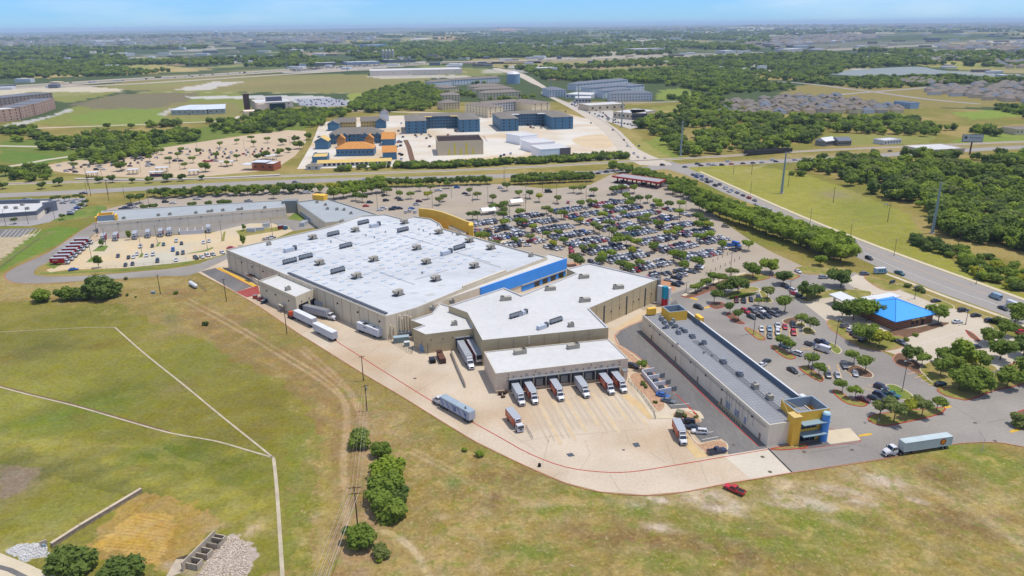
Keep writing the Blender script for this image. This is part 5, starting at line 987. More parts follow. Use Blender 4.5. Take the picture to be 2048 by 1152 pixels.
park([('suv','black',392,516),('sedan','white',404,514),('suv','white',415,511),('sedan','silver',426,509),('sedan','white',445,505),('pickup','white',535,478,.3),('pickup','silver',543,476,1.0)],head((408,508),(420,514)),FL,'by the left end of the store',True)
park([('suv','dark blue',252,416),('sedan','dark blue',262,411),('sedan','white',270,414),('suv','black',261,419),('pickup','black',246,418),('suv','white',328,418),('suv','black',331,404),('sedan','white',346,406),('pickup','white',394,398),('pickup','silver',497,402),('sedan','black',509,407),('van','white',614,386)],.15,'cars behind the cream mall','behind the cream mall',False)
park([('sedan','black',141,429),('suv','white',142,425),('sedan','white',148,421),('sedan','blue',154,416),('suv','white',160,411),('sedan','silver',126,406),('sedan','light blue',147,405),('suv','silver',107,408),('pickup','grey',167,387),('sedan','white',58,399),('sedan','black',50,399)],.1,'cars round the restaurant','by the grey restaurant',False)
QD=head((1451,375),(1497,394))+pi
cl_q=['white','light blue','silver','black','red','grey']
park([(('suv','sedan')[i%2],cl_q[i],1451+(i*11.6),375.5+i*5.1)for i in range(6)]+[('suv','white',1527,417),('suv','white',1538,421),('sedan','white',1512,409)],QD,'cars queueing on the highway','queueing on the highway',False)
park([(random.choice(('suv','sedan','pickup')),c,x,y)for c,x,y in(('grey',1386,350),('white',1395,349),('blue',1393,354),('blue',1403,353),('white',1404,359),('black',1413,358),('black',1414,364),('silver',1422,363),('black',1430,371),('grey',1439,369),('white',1450,377),('white',1458,383))],QD,'cars queueing on the highway','in the queue near the crossing',False)
ED=head((1420,330),(1480,327))
park([('suv','green',1395,328),('sedan','black',1402,331),('suv','white',1418,329),('pickup','white',1427,330),('suv','black',1444,330),('sedan','dark blue',1370,334),('suv','black',1325,330),('suv','black',1213,344),('suv','white',1219,342),('sedan','black',1196,347),('sedan','white',1202,343),('pickup','white',1254,337),('sedan','red',1463,328),('sedan','maroon',1486,327),('sedan','black',1506,326),('sedan','silver',1524,325),('suv','white',1545,320),('suv','white',1590,320),('sedan','black',1552,323),('sedan','black',1805,303),('sedan','green',1780,302),('suv','white',1456,323),('sedan','grey',590,364),('suv','white',730,360)],ED,'cars waiting on the station road','waiting on the station road',False)
PW=head((1175,232),(1250,280))
park([('sedan','black',1131,223),('sedan','grey',1182,246),('suv','grey',1226,260),('sedan','black',1248,280),('suv','white',1255,292),('sedan','black',1278,292),('pickup','white',1268,307),('suv','white',1276,314),('sedan','white',1290,316),('sedan','black',1240,222)],PW,'cars on the parkway','on the curving parkway',False)
# --- the crowded lot: rows of facing cars
e2r=R(30);ed=Vector((cos(e2r),sin(e2r)));eu=Vector((-sin(e2r),cos(e2r)));Og=Vector(W(1133,560).xy)
def rowpt(k,v,side):return Og+eu*(k*17.6-22+side)+ed*(v+3)
LOTP=[(p.x,p.y)for p in WW([(866,462),(884,432),(930,418),(965,415),(962,440),(1020,432),(1024,408),(1080,398),(1180,390),(1250,404),(1290,414),(1330,415),(1370,425),(1400,440),(1440,470),(1480,495),(1462,512),(1400,535),(1370,552),(1330,560),(1290,560),(1180,528),(1150,514),(1110,500),(1060,495),(1000,500),(955,492),(945,478)])]
SPARSE=[(p.x,p.y)for p in WW([(690,400),(740,384),(860,378),(1000,380),(1100,388),(1220,384),(1330,400),(1370,420),(1180,400),(1000,416),(940,440),(860,425),(760,425)])]
cw=['white']*44+['black']*16+['grey']*9+['silver']*17+['dark blue']*8+['red']*7+['maroon']*4+['blue']*2+['tan']*2+['teal']+['orange']
kw=['sedan']*40+['suv']*38+['pickup']*18+['van']*3;rr=random.Random(11);lotcars=[];stall=MB();tree_spots=[]
for k in range(-1,9):
 for side in(-2.75,2.75):
  v=-20.0
  while v<150:
   p=rowpt(k,v,side);ins=inside(p,LOTP);isl=abs((v%34)-28)<3.2
   if ins or inside(p,SPARSE):
    q=.97 if ins else(.34 if p.x<W(1010,400).x else.12)
    if isl:
     if abs((v%34)-28)<1.36 and(side>0 or rr.random()<.3):tree_spots.append((p-eu*2.7,ins))
    elif rr.random()<q:lotcars.append((rr.choice(kw),rr.choice(cw),p,e2r+pi/2+(0 if side<0 else pi)+rr.choice((0,0,0,pi))+rr.uniform(-.05,.05)))
    b=p+ed*1.32;stall.line([b-eu*2.6,b+eu*2.6],.14,.052)
   v+=2.72
struct('stall_lines',stall,M_yelfade)
for x,y,k,c,a in((1136,405,'suv','red',1.5),(1196,427,'pickup','blue',.3),(1460,491,'suv','blue',.1),(1445,497,'pickup','white',.1),(976,459,'suv','yellow',.4),(982,468,'sedan','black',1.6),(995,463,'sedan','black',.8),(1309,547,'pickup','black',-.05),(1425,550,'suv','grey',2.2),(1384,544,'sedan','grey',-.6),(1398,536,'suv','white',-.6),(1350,543,'suv','black',1.5),(1353,556,'pickup','dark blue',-.7),(1337,560,'sedan','silver',-.6),(1352,570,'suv','black',-.6),(1366,563,'suv','white',-.4),(1360,566,'sedan','black',-.5),(1451,453,'suv','tan',-.4),(1420,423,'sedan','teal',.3),(1062,482,'pickup','red',.2),(1055,491,'sedan','white',.1),(1143,500,'suv','red',-1.2),(1158,480,'sedan','black',.5),(877,381,'pickup','white',.1),(914,375,'suv','blue',.1),(930,387,'sedan','black',0),(768,391,'suv','black',1.2),(772,401,'suv','black',.6),(796,396,'sedan','tan',.2),(801,400,'sedan','black',0),(740,405,'suv','black',0),(732,412,'sedan','red',0),(838,403,'suv','maroon',.1),(833,409,'suv','white',.1),(760,420,'sedan','white',.2),(767,417,'suv','white',.2),(784,419,'suv','black',.2),(790,416,'suv','black',.3),(799,417,'suv','dark blue',.2),(802,424,'suv','red',1.5),(812,424,'suv','white',1.5),(820,422,'suv','white',1.5),(830,424,'suv','white',1.5),(823,417,'sedan','blue',.3),(1001,376,'suv','white',.1),(1097,384,'van','black',0),(1184,366+26,'sedan','black',0),(1224,401,'suv','grey',-.6),(1230,405,'sedan','black',-.6),(1330,372,'suv','white',.2),(1234,365,'suv','black',.4),(1247,363,'suv','dark blue',0),(1289,368,'suv','black',.5),(1306,373,'suv','black',0)):
 lotcars=[q for q in lotcars if(q[2]-W(x,y,.5).xy).length>3.4];lotcars.append((k,c,W(x,y,.5).xy,a))
for k,c,p,a in lotcars:vv=vehicle(k,c,p.x,p.y,a,False,None,'%s %s in crowded store lot'%(c,KINDL[k]),'cars in crowded store lot')
# --- trucks
def box_truck(px_f,rz,style,label,cab='conventional',group=None,L=10.2):
 """px_f: photo point on the ground under the front bumper"""
 f=W(*px_f);o=thing('box_truck',label,'box truck',(f.x-cos(rz)*L/2,f.y-sin(rz)*L/2,.06),rz,group);h=L/2;bl=7.4 if cab=='conventional' else 7.4
 top,side,band=style;x0=-h;x1=-h+bl;cx=(x0+x1)/2
 b=MB();b.box((cx,0,2.35),(bl,2.5,2.6));b.build('cargo_box',plain('box side '+str(side),side,.5,.3),o)
 b=MB();b.box((cx,0,3.67),(bl+.02,2.52,.05));b.build('box_roof',plain('grey aluminium roof',(186,192,200),.5,.4),o)
 if band:
  for s in(-1,1):
   g=MB();g.add([(x0+1.4,s*1.262,1.15),(x1-.6,s*1.262,1.15),(x1-.6,s*1.262,2.6),(x1-2.6,s*1.262,3.0),(x0+1.4,s*1.262,2.2)],[(0,1,2,3,4)]);g.build('side_graphic',plain('orange side graphic',band,.5),o)
   g=MB();[g.box((x0+1.9+k*.62,s*1.27,2.75-.0*k),(.4,.02,.55))for k in range(7)if k!=4];[g.box((x0+3.4+k*.45,s*1.272,1.7),(.3,.02,.3))for k in range(5)];g.build('side_lettering',plain('pale truck lettering',(246,226,206)),o)
 b=MB();b.box((x1+.28,0,3.15),(.6,2.0,.9),0,0,(.8,.95));b.build('reefer_unit',M_white,o);b=MB();b.box((x1+.58,0,3.2),(.08,1.5,.34));b.build('reefer_grille',M_dark,o)
 b=MB();b.box((cx+.9,0,.85),(L-1.8,.9,.35));b.build('chassis',M_trim,o);w=MB();c=MB()
 if cab=='conventional':
  loft(c,[(x1+.15,.7,1.7,1.1,1.05),(x1+1.35,.6,1.7,1.12,1.05),(h-.35,.55,1.55,1.0,.85),(h-.02,.6,1.3,.9,.75)]);cabin(c,w,x1+.2,x1+1.55,x1+.3,x1+1.2,1.68,2.55,1.02,.92,[])
 else:
  c.box((h-.95,0,1.55),(1.9,2.2,1.9),0,0,(.92,.95));w.box((h-.06,0,1.85),(.16,1.9,.8));[w.box((h-.8,s*1.08,1.9),(.9,.06,.6))for s in(-1,1)]
 cb_=c.build('cab',paint('white'),o);w.build('windscreen',M_cg,cb_)
 g=MB();g.box((h+.0,0,.62),(.16,2.2,.3));g.build('bumper',paint('white')if cab!='conventional' else plain('chrome grey',(176,178,182),.3,.5,.5),o);g=MB();g.box((h-.0,0,1.05),(.1,.9,.4));g.build('grille',M_dark,o)
 for s in(-1,1):g=MB();g.box((h-.03,s*.72,.98),(.12,.32,.24));g.build('headlight',M_lamp,o);g=MB();g.box((x1+1.3,s*1.35,2.0),(.12,.2,.5));g.build('mirror',M_trim,o)
 for x in(x0+1.9,h-1.15):
  for s in(-1,1):g=MB();g.cyl((x,s*.8,.5),(x,s*1.2,.5),.5,n=14,m=0);g.cyl((x,s*1.2,.5),(x,s*1.215,.5),.28,n=10,m=1);g.build('wheel',[M_tyre2,M_rim],o)
 return o
RED=((0,0,0),(166,34,40),(226,104,58));GRY=((0,0,0),(206,208,214),None);ORG=((0,0,0),(222,108,66),(232,130,84));MAR=((0,0,0),(150,30,38),(190,52,48))
TD=ang_d-pi/2;DT='box trucks backed into the numbered docks'
for(i,st,lb,out)in((0,GRY,'plain silver box truck backed into the leftmost dock',10.9),(1,RED,'red and orange box truck backed in beside the leftmost silver one',11),(3,RED,'red and orange box truck standing alone between two empty docks',11),(5,GRY,'plain silver box truck with dark roof box between empty docks',11),(7,RED,'red and orange box truck second from the right dock',11),(8,MAR,'dark red box truck in the rightmost dock by the ramp',10.9)):
 c=DOCKS[i]+dn*(out+.6);t=box_truck((1000,800),TD,st,lb,group=DT);t.location=(c.x-dn.x*5.1,c.y-dn.y*5.1,.06)
box_truck((1042,866),head((1020,838),(1042,866)),((0,0,0),(222,120,84),(230,140,100)),'orange and grey cab-over box truck parked apart near the dock railing','cabover')
box_truck((1368,893),R(-88),ORG,'orange sided box truck parked alone beside the gravel bed')
RT_=plain('box side red',(196,30,44));FH=head((124,524),(140,523))
for i in range(7):
 p=(140+i*7.6,528-i*6.6);t=box_truck(p,head((110,525),(140,524)),((0,0,0),(200,26,40),None)if True else RED,'%s red delivery truck from the near end of the slanted row'%ORD[i]if i else 'nearest bright red delivery truck in the slanted row','conventional','red delivery trucks in a slanted row',9.4)
 g=MB();[g.box((-3+k*.55,s*1.27,2.6),(.36,.02,.6))for k in range(5)for s in(-1,1)];g.build('side_lettering',plain('pale truck lettering',(246,226,206)),t)
for i,(x,y)in enumerate(((206.5,485),(231,483),(270,480),(296,477),(322,475),(339,473),(418,467))):
 box_truck((x,y),head((304,480),(301,492)),((0,0,0),(176,60,84)if i in(0,1,4)else(196,198,206),None),('white fronted delivery truck, %s from the left in the back row'%ORD[i])if i<6 else 'white fronted delivery truck right of the fleet bin enclosure','conventional','delivery trucks backed to the mall alley',9.0)
def trailer_parts(o,L,x0,z0=1.15,col=(226,230,234),roof=(206,212,218),dark=False):
 b=MB();b.box((x0+L/2,0,z0+1.45),(L,2.55,2.9));b.build('trailer_box',mat('trailer side '+str(col),alb(*col),.5,.05,.8,0,1,.4,coord='obj',stretch=(1,.1,.1)),o)
 b=MB();b.box((x0+L/2,0,z0+2.92),(L+.02,2.57,.05));b.build('trailer_roof',mat('trailer roof '+str(roof),alb(*roof),.6,.08,.3,0,1,coord='obj'),o)
 b=MB();[b.box((x0+.6*k+.3,s*1.285,z0+1.45),(.05,.03,2.8))for k in range(int(L/.6))for s in(-1,1)];[b.box((x0+L/2,s*1.29,z),(L,.04,.12))for s in(-1,1)for z in(z0+.05,z0+2.86)];b.build('side_ribs',plain('trailer trim '+str(col),tuple(int(c*.93)for c in col),.5),o)
 b=MB();b.box((x0+L/2,0,z0-.1),(L,1.0,.2));b.box((x0+L-3.2,0,.55),(.25,1.9,1.0));b.build('undercarriage',M_trim,o);b=MB();[b.box((x0-.02,y,z0+1.45),(.05,1.2,2.7))for y in(-.62,.62)];[w_.build('rear_door',plain('trailer door',(206,210,216)),o)for w_ in b.split()]
 for x in(x0+1.5,x0+2.8):
  for s in(-1,1):g=MB();g.cyl((x,s*.7,.52),(x,s*1.25,.52),.52,n=14);g.cyl((x,s*1.25,.52),(x,s*1.262,.52),.3,n=10,m=1);g.build('wheel',[M_tyre2,M_rim],o)
def tractor_parts(o,x0,sleeper=False):
 c=MB();w=MB();loft(c,[(x0,.9,2.0,1.15,1.1),(x0+1.9,.8,2.0,1.15,1.05),(x0+3.3,.7,1.8,1.05,.85),(x0+3.75,.75,1.5,.95,.75)]);cabin(c,w,x0+.3,x0+2.1,x0+.35,x0+1.65,1.98,2.9,1.08,.98,[(x0+.9,x0+.95)])
 if sleeper:c.box((x0+.1,0,2.5),(1.7,2.3,2.6),0,0,(.8,.9))
 cb_=c.build('cab',paint('white'),o);w.build('windscreen',M_cg,cb_);g=MB();g.box((x0+3.75,0,.7),(.2,2.3,.35));g.build('bumper',paint('white'),o);g=MB();g.box((x0+3.78,0,1.2),(.1,1.0,.6));g.build('grille',M_dark,o)
 g=MB();g.box((x0-.5,0,.85),(5.5,.9,.3));g.build('chassis',M_trim,o);g=MB();[g.cyl((x0+.6,s*.95,.75),(x0+1.7,s*.95,.75),.3,n=10)for s in(-1,1)];[w_.build('fuel_tank',M_metal,o)for w_ in g.split()]
 for s in(-1,1):g=MB();g.box((x0+3.6,s*.8,1.1),(.16,.34,.3));g.build('headlight',M_lamp,o);g=MB();g.box((x0+2.0,s*1.4,2.2),(.12,.2,.7));g.build('mirror',M_trim,o)
 for x in(x0+2.75,x0-.9,x0-2.2):
  for s in(-1,1):g=MB();g.cyl((x,s*.75,.52),(x,s*1.2,.52),.52,n=14);g.cyl((x,s*1.2,.52),(x,s*1.212,.52),.3,n=10,m=1);g.build('wheel',[M_tyre2,M_rim],o)
r_,f_=W(1895,893),W(1766,912);a=atan2(f_.y-r_.y,f_.x-r_.x);o=thing('semi_truck','long white semi truck with round orange logo on the lower right road','semi truck',(*((r_+f_)/2).xy,.06),a);Lh=(f_-r_).length/2;tl_=16.1;trailer_parts(o,tl_,-Lh,col=(214,226,224),roof=(206,220,222));tractor_parts(o,Lh-3.85)
for s in(1,):
 g=MB();g.cyl((-Lh+3.2,s*1.30,2.75),(-Lh+3.2,s*1.325,2.75),.98,n=28);g.build('logo_ring',plain('dark brown logo ring',(62,44,40)),o);g=MB();g.cyl((-Lh+3.2,s*1.325,2.75),(-Lh+3.2,s*1.34,2.75),.86,n=28);g.build('logo_disc',plain('orange logo disc',(236,96,40)),o)
 g=MB();[g.box((-Lh+3.2+dx,s*1.35,2.75+dz),(sx,.02,sz))for dx,dz,sx,sz in((.30,0,.2,1.1),(-.05,.45,.7,.2),(-.05,0,.6,.18),(-.05,-.45,.7,.2),(-.42,.25,.18,.34),(-.42,-.25,.18,.34))];g.build('logo_letter',plain('yellow logo letter',(250,188,50)),o)
r_,f_=W(945,846),W(869,803);a=atan2(f_.y-r_.y,f_.x-r_.x);o=thing('semi_truck','semi truck with blue patterned grey trailer on the truck apron','semi truck',(*((r_+f_)/2).xy,.06),a);Lh=(f_-r_).length/2;trailer_parts(o,min(16.1,2*Lh-4.6),-Lh,col=(206,214,228),roof=(170,186,198));tractor_parts(o,Lh-3.85)
for s in(-1,1):
 g=MB()
 for k in range(5):x=-Lh+1+k*2.9;g.add([(x,s*1.315,1.5),(x+1.0,s*1.315,1.5),(x+2.4,s*1.315,3.7),(x+1.4,s*1.315,3.7)],[(0,1,2,3)])
 g.build('side_graphic',plain('pale blue side stripes',(150,172,216)),o);g=MB();[g.box((-Lh+7.2+dx,s*1.32,2.6+dz),(sx,.02,sz))for dx,dz,sx,sz in((-.4,0,.3,1.5),(.1,.6,.9,.28),(.05,0,.7,.26),(.1,-.6,.9,.28))];[g.box((-Lh+1.6+dx,s*1.32,2.6),(.25,.02,1.1))for dx in(0,.5)];g.build('side_lettering',plain('dark blue lettering',(52,76,150)),o)
g=MB();g.box((-Lh+3.0,.3,4.12),(.9,.5,.06));g.box((-Lh+3.6,-.3,4.12),(.6,.4,.06));[w_.build('roof_hatch',M_dark,o)for w_ in g.split()]
hp=head((912,697),(929,735))
q0_=c0+(c1-c0)*.71;q1_=c0+(c1-c0)*.91;hn=atan2(-(c1-c0).normalized().x,(c1-c0).normalized().y);hn=atan2((c1-c0).y,(c1-c0).x)-pi/2
pn=Vector((cos(hn),sin(hn)))
o=thing('semi_truck','white tractor with long grey trailer backed into the left pit bay','semi truck',(*(q0_+pn*9.9),.06),hn);trailer_parts(o,15.2,-9.4,col=(198,200,206),roof=(176,180,186));tractor_parts(o,6.0,True)
o=thing('trailer','grey refrigerated trailer with dark nose in the right pit bay','trailer',(*(q1_+pn*8.2),.06),hn);trailer_parts(o,15.6,-7.9,col=(150,60,70),roof=(172,176,184));g=MB();g.box((7.95,0,3.1),(.4,1.9,1.6));g.build('reefer_unit',M_dark,o);g=MB();g.box((7.72,0,2.6),(.06,2.5,2.8));g.build('nose_panel',M_white,o)
hb=ang_s-pi/2;bn=Vector((cos(hb),sin(hb)));hb2=atan2((b2-b1).y,(b2-b1).x)-pi/2;bn2=Vector((cos(hb2),sin(hb2)))
p=b1+(b2-b1)*.73+bn2*8.6;o=thing('trailer','silver refrigerated trailer in the inner loading block bay','trailer',(*p,.06),hb2);trailer_parts(o,15.4,-7.8,col=(196,204,216),roof=(190,186,178));g=MB();g.box((7.85,0,3.1),(.4,1.9,1.6));g.build('reefer_unit',M_dark,o)
p=b1+(b2-b1)*.27+bn2*9.2;o=thing('semi_truck','white tractor with grey roofed trailer in the outer loading block bay','semi truck',(*p,.06),hb2);trailer_parts(o,13.5,-8.6,col=(190,194,204),roof=(150,150,154));tractor_parts(o,5.2)
r_,f_=W(592,640),W(628,657)
def lone(a_,b_,label,col,wheels=True,z0=1.15):
 r_,f_=W(*a_),W(*b_);o=thing('trailer',label,'trailer',(*((r_+f_)/2).xy,.06),atan2(f_.y-r_.y,f_.x-r_.x));L_=(f_-r_).length;trailer_parts(o,L_,-L_/2,z0,col,(240,242,244));return o
lone((630,655),(593,637),'plain white trailer behind an orange terminal tractor',(238,240,244));lone((671,683),(632,663),'plain white trailer nearest to the grass beside the loading bays',(240,242,246))
o=thing('yard_tractor','small orange terminal tractor in front of a white trailer','tractor',W(584,636),head((592,640),(582,634)));g=MB();g.box((0,0,.8),(4,2.2,.5));g.build('chassis',M_trim,o);g=MB();g.box((.6,0,1.9),(1.7,1.9,1.9),0,0,(.85,.9));g.build('cab',plain('orange cab paint',(226,92,44)),o);g=MB();g.box((1.36,0,2.2),(.2,1.5,.8));g.build('windscreen',M_cg,o)
for x in(-1.2,1.2):
 for s in(-1,1):g=MB();g.cyl((x,s*.7,.5),(x,s*1.1,.5),.5,n=12);g.build('wheel',M_tyre2,o)
t=lone((719,661),(762,678),'white trailer with dark roof vents parked against the store corner',(236,240,246));g=MB();g.box((-2.5,0,4.1),(2.2,2.0,.1));g.box((3.0,0,4.1),(1.2,.9,.16));[w_.build('roof_vent',M_dark,t)for w_ in g.split()];g=MB();[g.box((-1.6,s*1.30,3.0),(1.3,.03,.4))for s in(-1,1)];g.build('side_badge',plain('purple badge',(112,50,110)),t)
p=W(1760,547);o=thing('step_van','pale blue and white delivery step van waiting at the highway entrance','delivery van',p,.12);g=MB();g.box((-.4,0,1.75),(5.4,2.2,2.5));g.build('body',plain('white blue van side',(190,216,226)),o);g=MB();g.box((-.4,0,3.02),(5.4,2.2,.06));g.build('roof',M_white,o);g=MB();g.box((2.6,0,1.1),(1.2,2.0,1.2),0,0,(.8,.9));g.build('bonnet',plain('teal van nose',(96,170,190)),o);g=MB();g.box((2.32,0,2.2),(.1,1.8,.9));g.build('windscreen',M_cg,o);g=MB();[g.box((-1.0+k*1.3,-1.12,1.9),(.8,.04,1.3))for k in range(3)];g.build('side_graphic',plain('teal side graphic',(60,140,176)),o)
for x in(-1.9,2.2):
 for s in(-1,1):g=MB();g.cyl((x,s*.8,.42),(x,s*1.1,.42),.42,n=12);g.build('wheel',M_tyre2,o)
o=thing('compactor','rusty brown compactor container against the tan wall','compactor',W(882,719),hn);g=MB();g.box((1,0,1.1),(6,2.2,2.0));g.build('container',M_rust,o);g=MB();g.box((-2.6,0,1.3),(2.0,2.0,2.4));g.build('press',plain('dark rust',(92,62,54)),o);g=MB();g.box((4.05,0,1.0),(.2,2.3,1.9));g.build('rear_gate',plain('dark rust',(92,62,54)),o)
o=thing('refuse_skip','small black waste skip left of the rusty compactor','skip',W(865,724),hn);g=MB();g.box((0,0,.8),(3.2,2.0,1.4),0,0,(1.08,1.05));g.build('bin',M_black,o);g=MB();g.box((-.2,0,1.55),(2.6,1.7,.12));g.build('lid',plain('dark lid',(52,60,78)),o)
for k,(x,y)in enumerate(((1000,790),(1006,795),(1010,788))):
 o=thing('pallet_stack',('tall','low','leaning')[k]+' stack of brown pallets and crates at the dock corner','pallets',W(x,y),k*.5);g=MB()
 for j in range((8,4,6)[k]):g.box((.04*(j%3),.05*(j%2),.08+j*.16),(1.2,1.0,.1))
 [w_.build('pallet',M_brown,o)for w_ in g.split()]
for k,(x,y,c)in enumerate(((511,597,'red'),(521,601,'red'),(532,604,'dark blue'),(527,607,'dark blue'))):
 o=thing('waste_cage','%s wheeled waste cage, %s from the left by the loading block wall'%(c,ORD[k]),'waste cage',W(x,y),.3*k);g=MB();g.box((0,0,.9),(1.8,1.4,1.4),0,0,(1.1,1.1));g.build('bin',paint(c),o);g=MB();g.box((0,0,1.64),(2.0,1.6,.1));g.build('lid',M_steel,o)
o=thing('gas_tank','white horizontal gas tank in the grass beside the truck road','tank',W(387,574),head((376,566),(398,580)));g=MB();g.cyl((-3.6,0,1.4),(3.6,0,1.4),.95,n=18);g.cyl((3.6,0,1.4),(4.2,0,1.4),.95,.4,n=18);g.cyl((-4.2,0,1.4),(-3.6,0,1.4),.4,.95,n=18);g.build('vessel',M_white,o);g=MB();[g.box((x,0,.4),(.4,1.5,.8))for x in(-2.4,2.4)];[w_.build('saddle',M_metal,o)for w_ in g.split()]
railing('tank_fence','small wire fence round the white gas tank',[(378,561),(398,571),(414,584)],1.6,rails=3)
railing('lot_fence','thin wire fence along the front of the fleet lot',[(158,542),(250,536),(345,527),(372,520)],1.8,m=plain('galvanised wire',(190,184,168)),rails=2,gap=4)
railing('verge_fence','dark silt fence down the green bank on the left',[(0,537),(40,506),(80,477)],.8,m=M_dmetal,rails=2,gap=3)
for k,(x,y,l)in enumerate(((1018,872,'white roll of wrap lying'),)):
 pass
 # ------------------------------------------------------------------ trees
def leafmat(name,rgb,rgb2):
 m=bpy.data.materials.new(name);m.use_nodes=True;n=m.node_tree.nodes;l=m.node_tree.links;b=n['Principled BSDF'];b.inputs['Roughness'].default_value=.7;b.inputs['Specular IOR Level'].default_value=.2
 g=n.new('ShaderNodeNewGeometry');t=n.new('ShaderNodeTexNoise');t.inputs['Scale'].default_value=.55;t.inputs['Detail'].default_value=3;l.new(g.outputs['Position'],t.inputs['Vector'])
 oi=n.new('ShaderNodeObjectInfo');ad=n.new('ShaderNodeMath');ad.operation='MULTIPLY_ADD';l.new(oi.outputs['Random'],ad.inputs[0]);ad.inputs[1].default_value=.5;l.new(t.outputs['Fac'],ad.inputs[2])
 mr=n.new('ShaderNodeMapRange');mr.inputs['From Min'].default_value=.4;mr.inputs['From Max'].default_value=1.15;l.new(ad.outputs[0],mr.inputs['Value'])
 mx=n.new('ShaderNodeMix');mx.data_type='RGBA';mx.inputs['A'].default_value=(*rgb,1);mx.inputs['B'].default_value=(*rgb2,1);l.new(mr.outputs[0],mx.inputs['Factor']);l.new(mx.outputs['Result'],b.inputs['Base Color'])
 tr=n.new('ShaderNodeBsdfTranslucent');l.new(mx.outputs['Result'],tr.inputs['Color']);ms=n.new('ShaderNodeMixShader');ms.inputs[0].default_value=.4;l.new(b.outputs[0],ms.inputs[1]);l.new(tr.outputs[0],ms.inputs[2]);l.new(ms.outputs[0],n['Material Output'].inputs['Surface'])
 return m
GREENS=[leafmat('oak leaf green',(.120,.182,.022),(.225,.290,.040)),leafmat('dark evergreen leaf',(.080,.130,.024),(.150,.205,.038)),leafmat('bright spring leaf',(.175,.255,.022),(.290,.360,.038)),leafmat('olive leaf',(.150,.190,.048),(.235,.260,.066)),leafmat('yellow green leaf',(.26,.28,.02),(.39,.38,.03)),leafmat('far leaf',(.105,.152,.036),(.180,.215,.052))]
M_bark=mat('grey brown bark',alb(112,92,76),.95,.15,2,.1,9,coord='obj')
def crown_mesh(seed,rx,rz,zc,n,s,lobes,mt,flat=.0,core=True,low=.0):
 r=np.random.default_rng(seed);L=r.normal(size=(lobes,3));L/=np.linalg.norm(L,axis=1)[:,None];L*=r.uniform(.30,.80,(lobes,1));L[:,2]=L[:,2]*.75+.05
 if flat:L[:,2]=np.abs(L[:,2])*.6-.05
 lr=r.uniform(.22,.52,lobes);k=r.integers(0,lobes,n);d=r.normal(size=(n,3));d/=np.linalg.norm(d,axis=1)[:,None]
 p=L[k]+d*(lr[k]*r.uniform(.45,1.25,n)**.7)[:,None]
 if low:p[:,2]=np.maximum(p[:,2],-low)
 P=p*np.array([rx,rx,rz]);P[:,2]+=zc
 nr_=d*.85+r.normal(size=(n,3))*.40+np.array([0,0,.55]);nr_/=np.linalg.norm(nr_,axis=1)[:,None]
 a=np.cross(nr_,r.normal(size=(n,3)));a/=np.linalg.norm(a,axis=1)[:,None];b=np.cross(nr_,a);sz=(s*r.uniform(.5,1.6,n))[:,None]
 V_=np.stack([P-a*sz-b*sz*.7,P+a*sz-b*sz*.7,P+a*sz*.7+b*sz*.8,P-a*sz*.7+b*sz*.8],1).reshape(-1,3)
 F_=np.arange(4*n).reshape(-1,4)
 vs,fs=[V_],[F_];off=4*n
 if core:
  bm=bmesh.new();bmesh.ops.create_icosphere(bm,subdivisions=2,radius=1);bm.verts.ensure_lookup_table();cv=np.array([v.co[:]for v in bm.verts]);cf_=np.array([[v.index for v in f.verts]for f in bm.faces]);bm.free()
  for i in range(lobes):
   q=(L[i]+cv*lr[i]*.64*(1+.18*r.normal(size=(len(cv),1))));
   if low:q[:,2]=np.maximum(q[:,2],-low)
   q=q*np.array([rx,rx,rz]);q[:,2]+=zc;vs.append(q);fs.append(np.concatenate([cf_,cf_[:,:1]],1)+off);off+=len(cv)
 V_=np.concatenate(vs);me=bpy.data.meshes.new('crown');tri=[f[:3]for f in np.concatenate(fs[1:]).tolist()]if core else[]
 me.from_pydata(V_.tolist(),[],fs[0].tolist()+tri);me.materials.append(mt);me.update();return me
def trunk_mesh(h,r0,rx,zc,seed,limbs=5):
 rn=random.Random(seed);g=MB();g.cyl((0,0,-.1),(.05,0,h*.55),r0,r0*.75,n=7);g.cyl((.05,0,h*.55),(.0,.05,h),r0*.75,r0*.5,n=7)
 for k in range(limbs):a=k*2*pi/limbs+rn.uniform(-.4,.4);g.cyl((0,0,h*rn.uniform(.6,.95)),(cos(a)*rx*.55,sin(a)*rx*.55,zc+rn.uniform(-.1,.5)*rx*.4),r0*.45,r0*.15,n=5)
 return g.mesh('trunk',M_bark)
SPEC={'lot':(2.9,1.95,3.7,1000,.24,9,2.3,.14,0),'oak':(5.4,3.9,5.9,2600,.36,13,2.8,.26,0),'tall':(3.6,4.2,6.2,1700,.32,11,2.6,.2,0),'bush':(3.0,2.3,1.9,3000,.21,10,1.0,.12,.75),'wood':(6.6,5.2,6.2,2000,.52,13,3.0,.28,0),'conic':(2.2,3.6,4.2,900,.26,9,1.4,.14,0)}
TREEM={}
def tree_mesh(kind,var,tone):
 k=(kind,var,tone)
 if k not in TREEM:
  rx,rz,zc,n,s,lb,th,tr_,low=SPEC[kind]
  TREEM[k]=(crown_mesh(100+var*17+len(kind)*7,rx,rz,zc,n,s,lb,GREENS[tone],kind=='lot',True,low),trunk_mesh(th,tr_,rx,zc,var))
 return TREEM[k]
TNAME={'lot':'shade_tree','oak':'oak_tree','tall':'elm_tree','bush':'bush','wood':'woodland_tree','conic':'young_tree'};TCAT={'lot':'shade tree','oak':'tree','tall':'tree','bush':'bush','wood':'tree','conic':'tree'}
trn=random.Random(5);NTREE=[0]
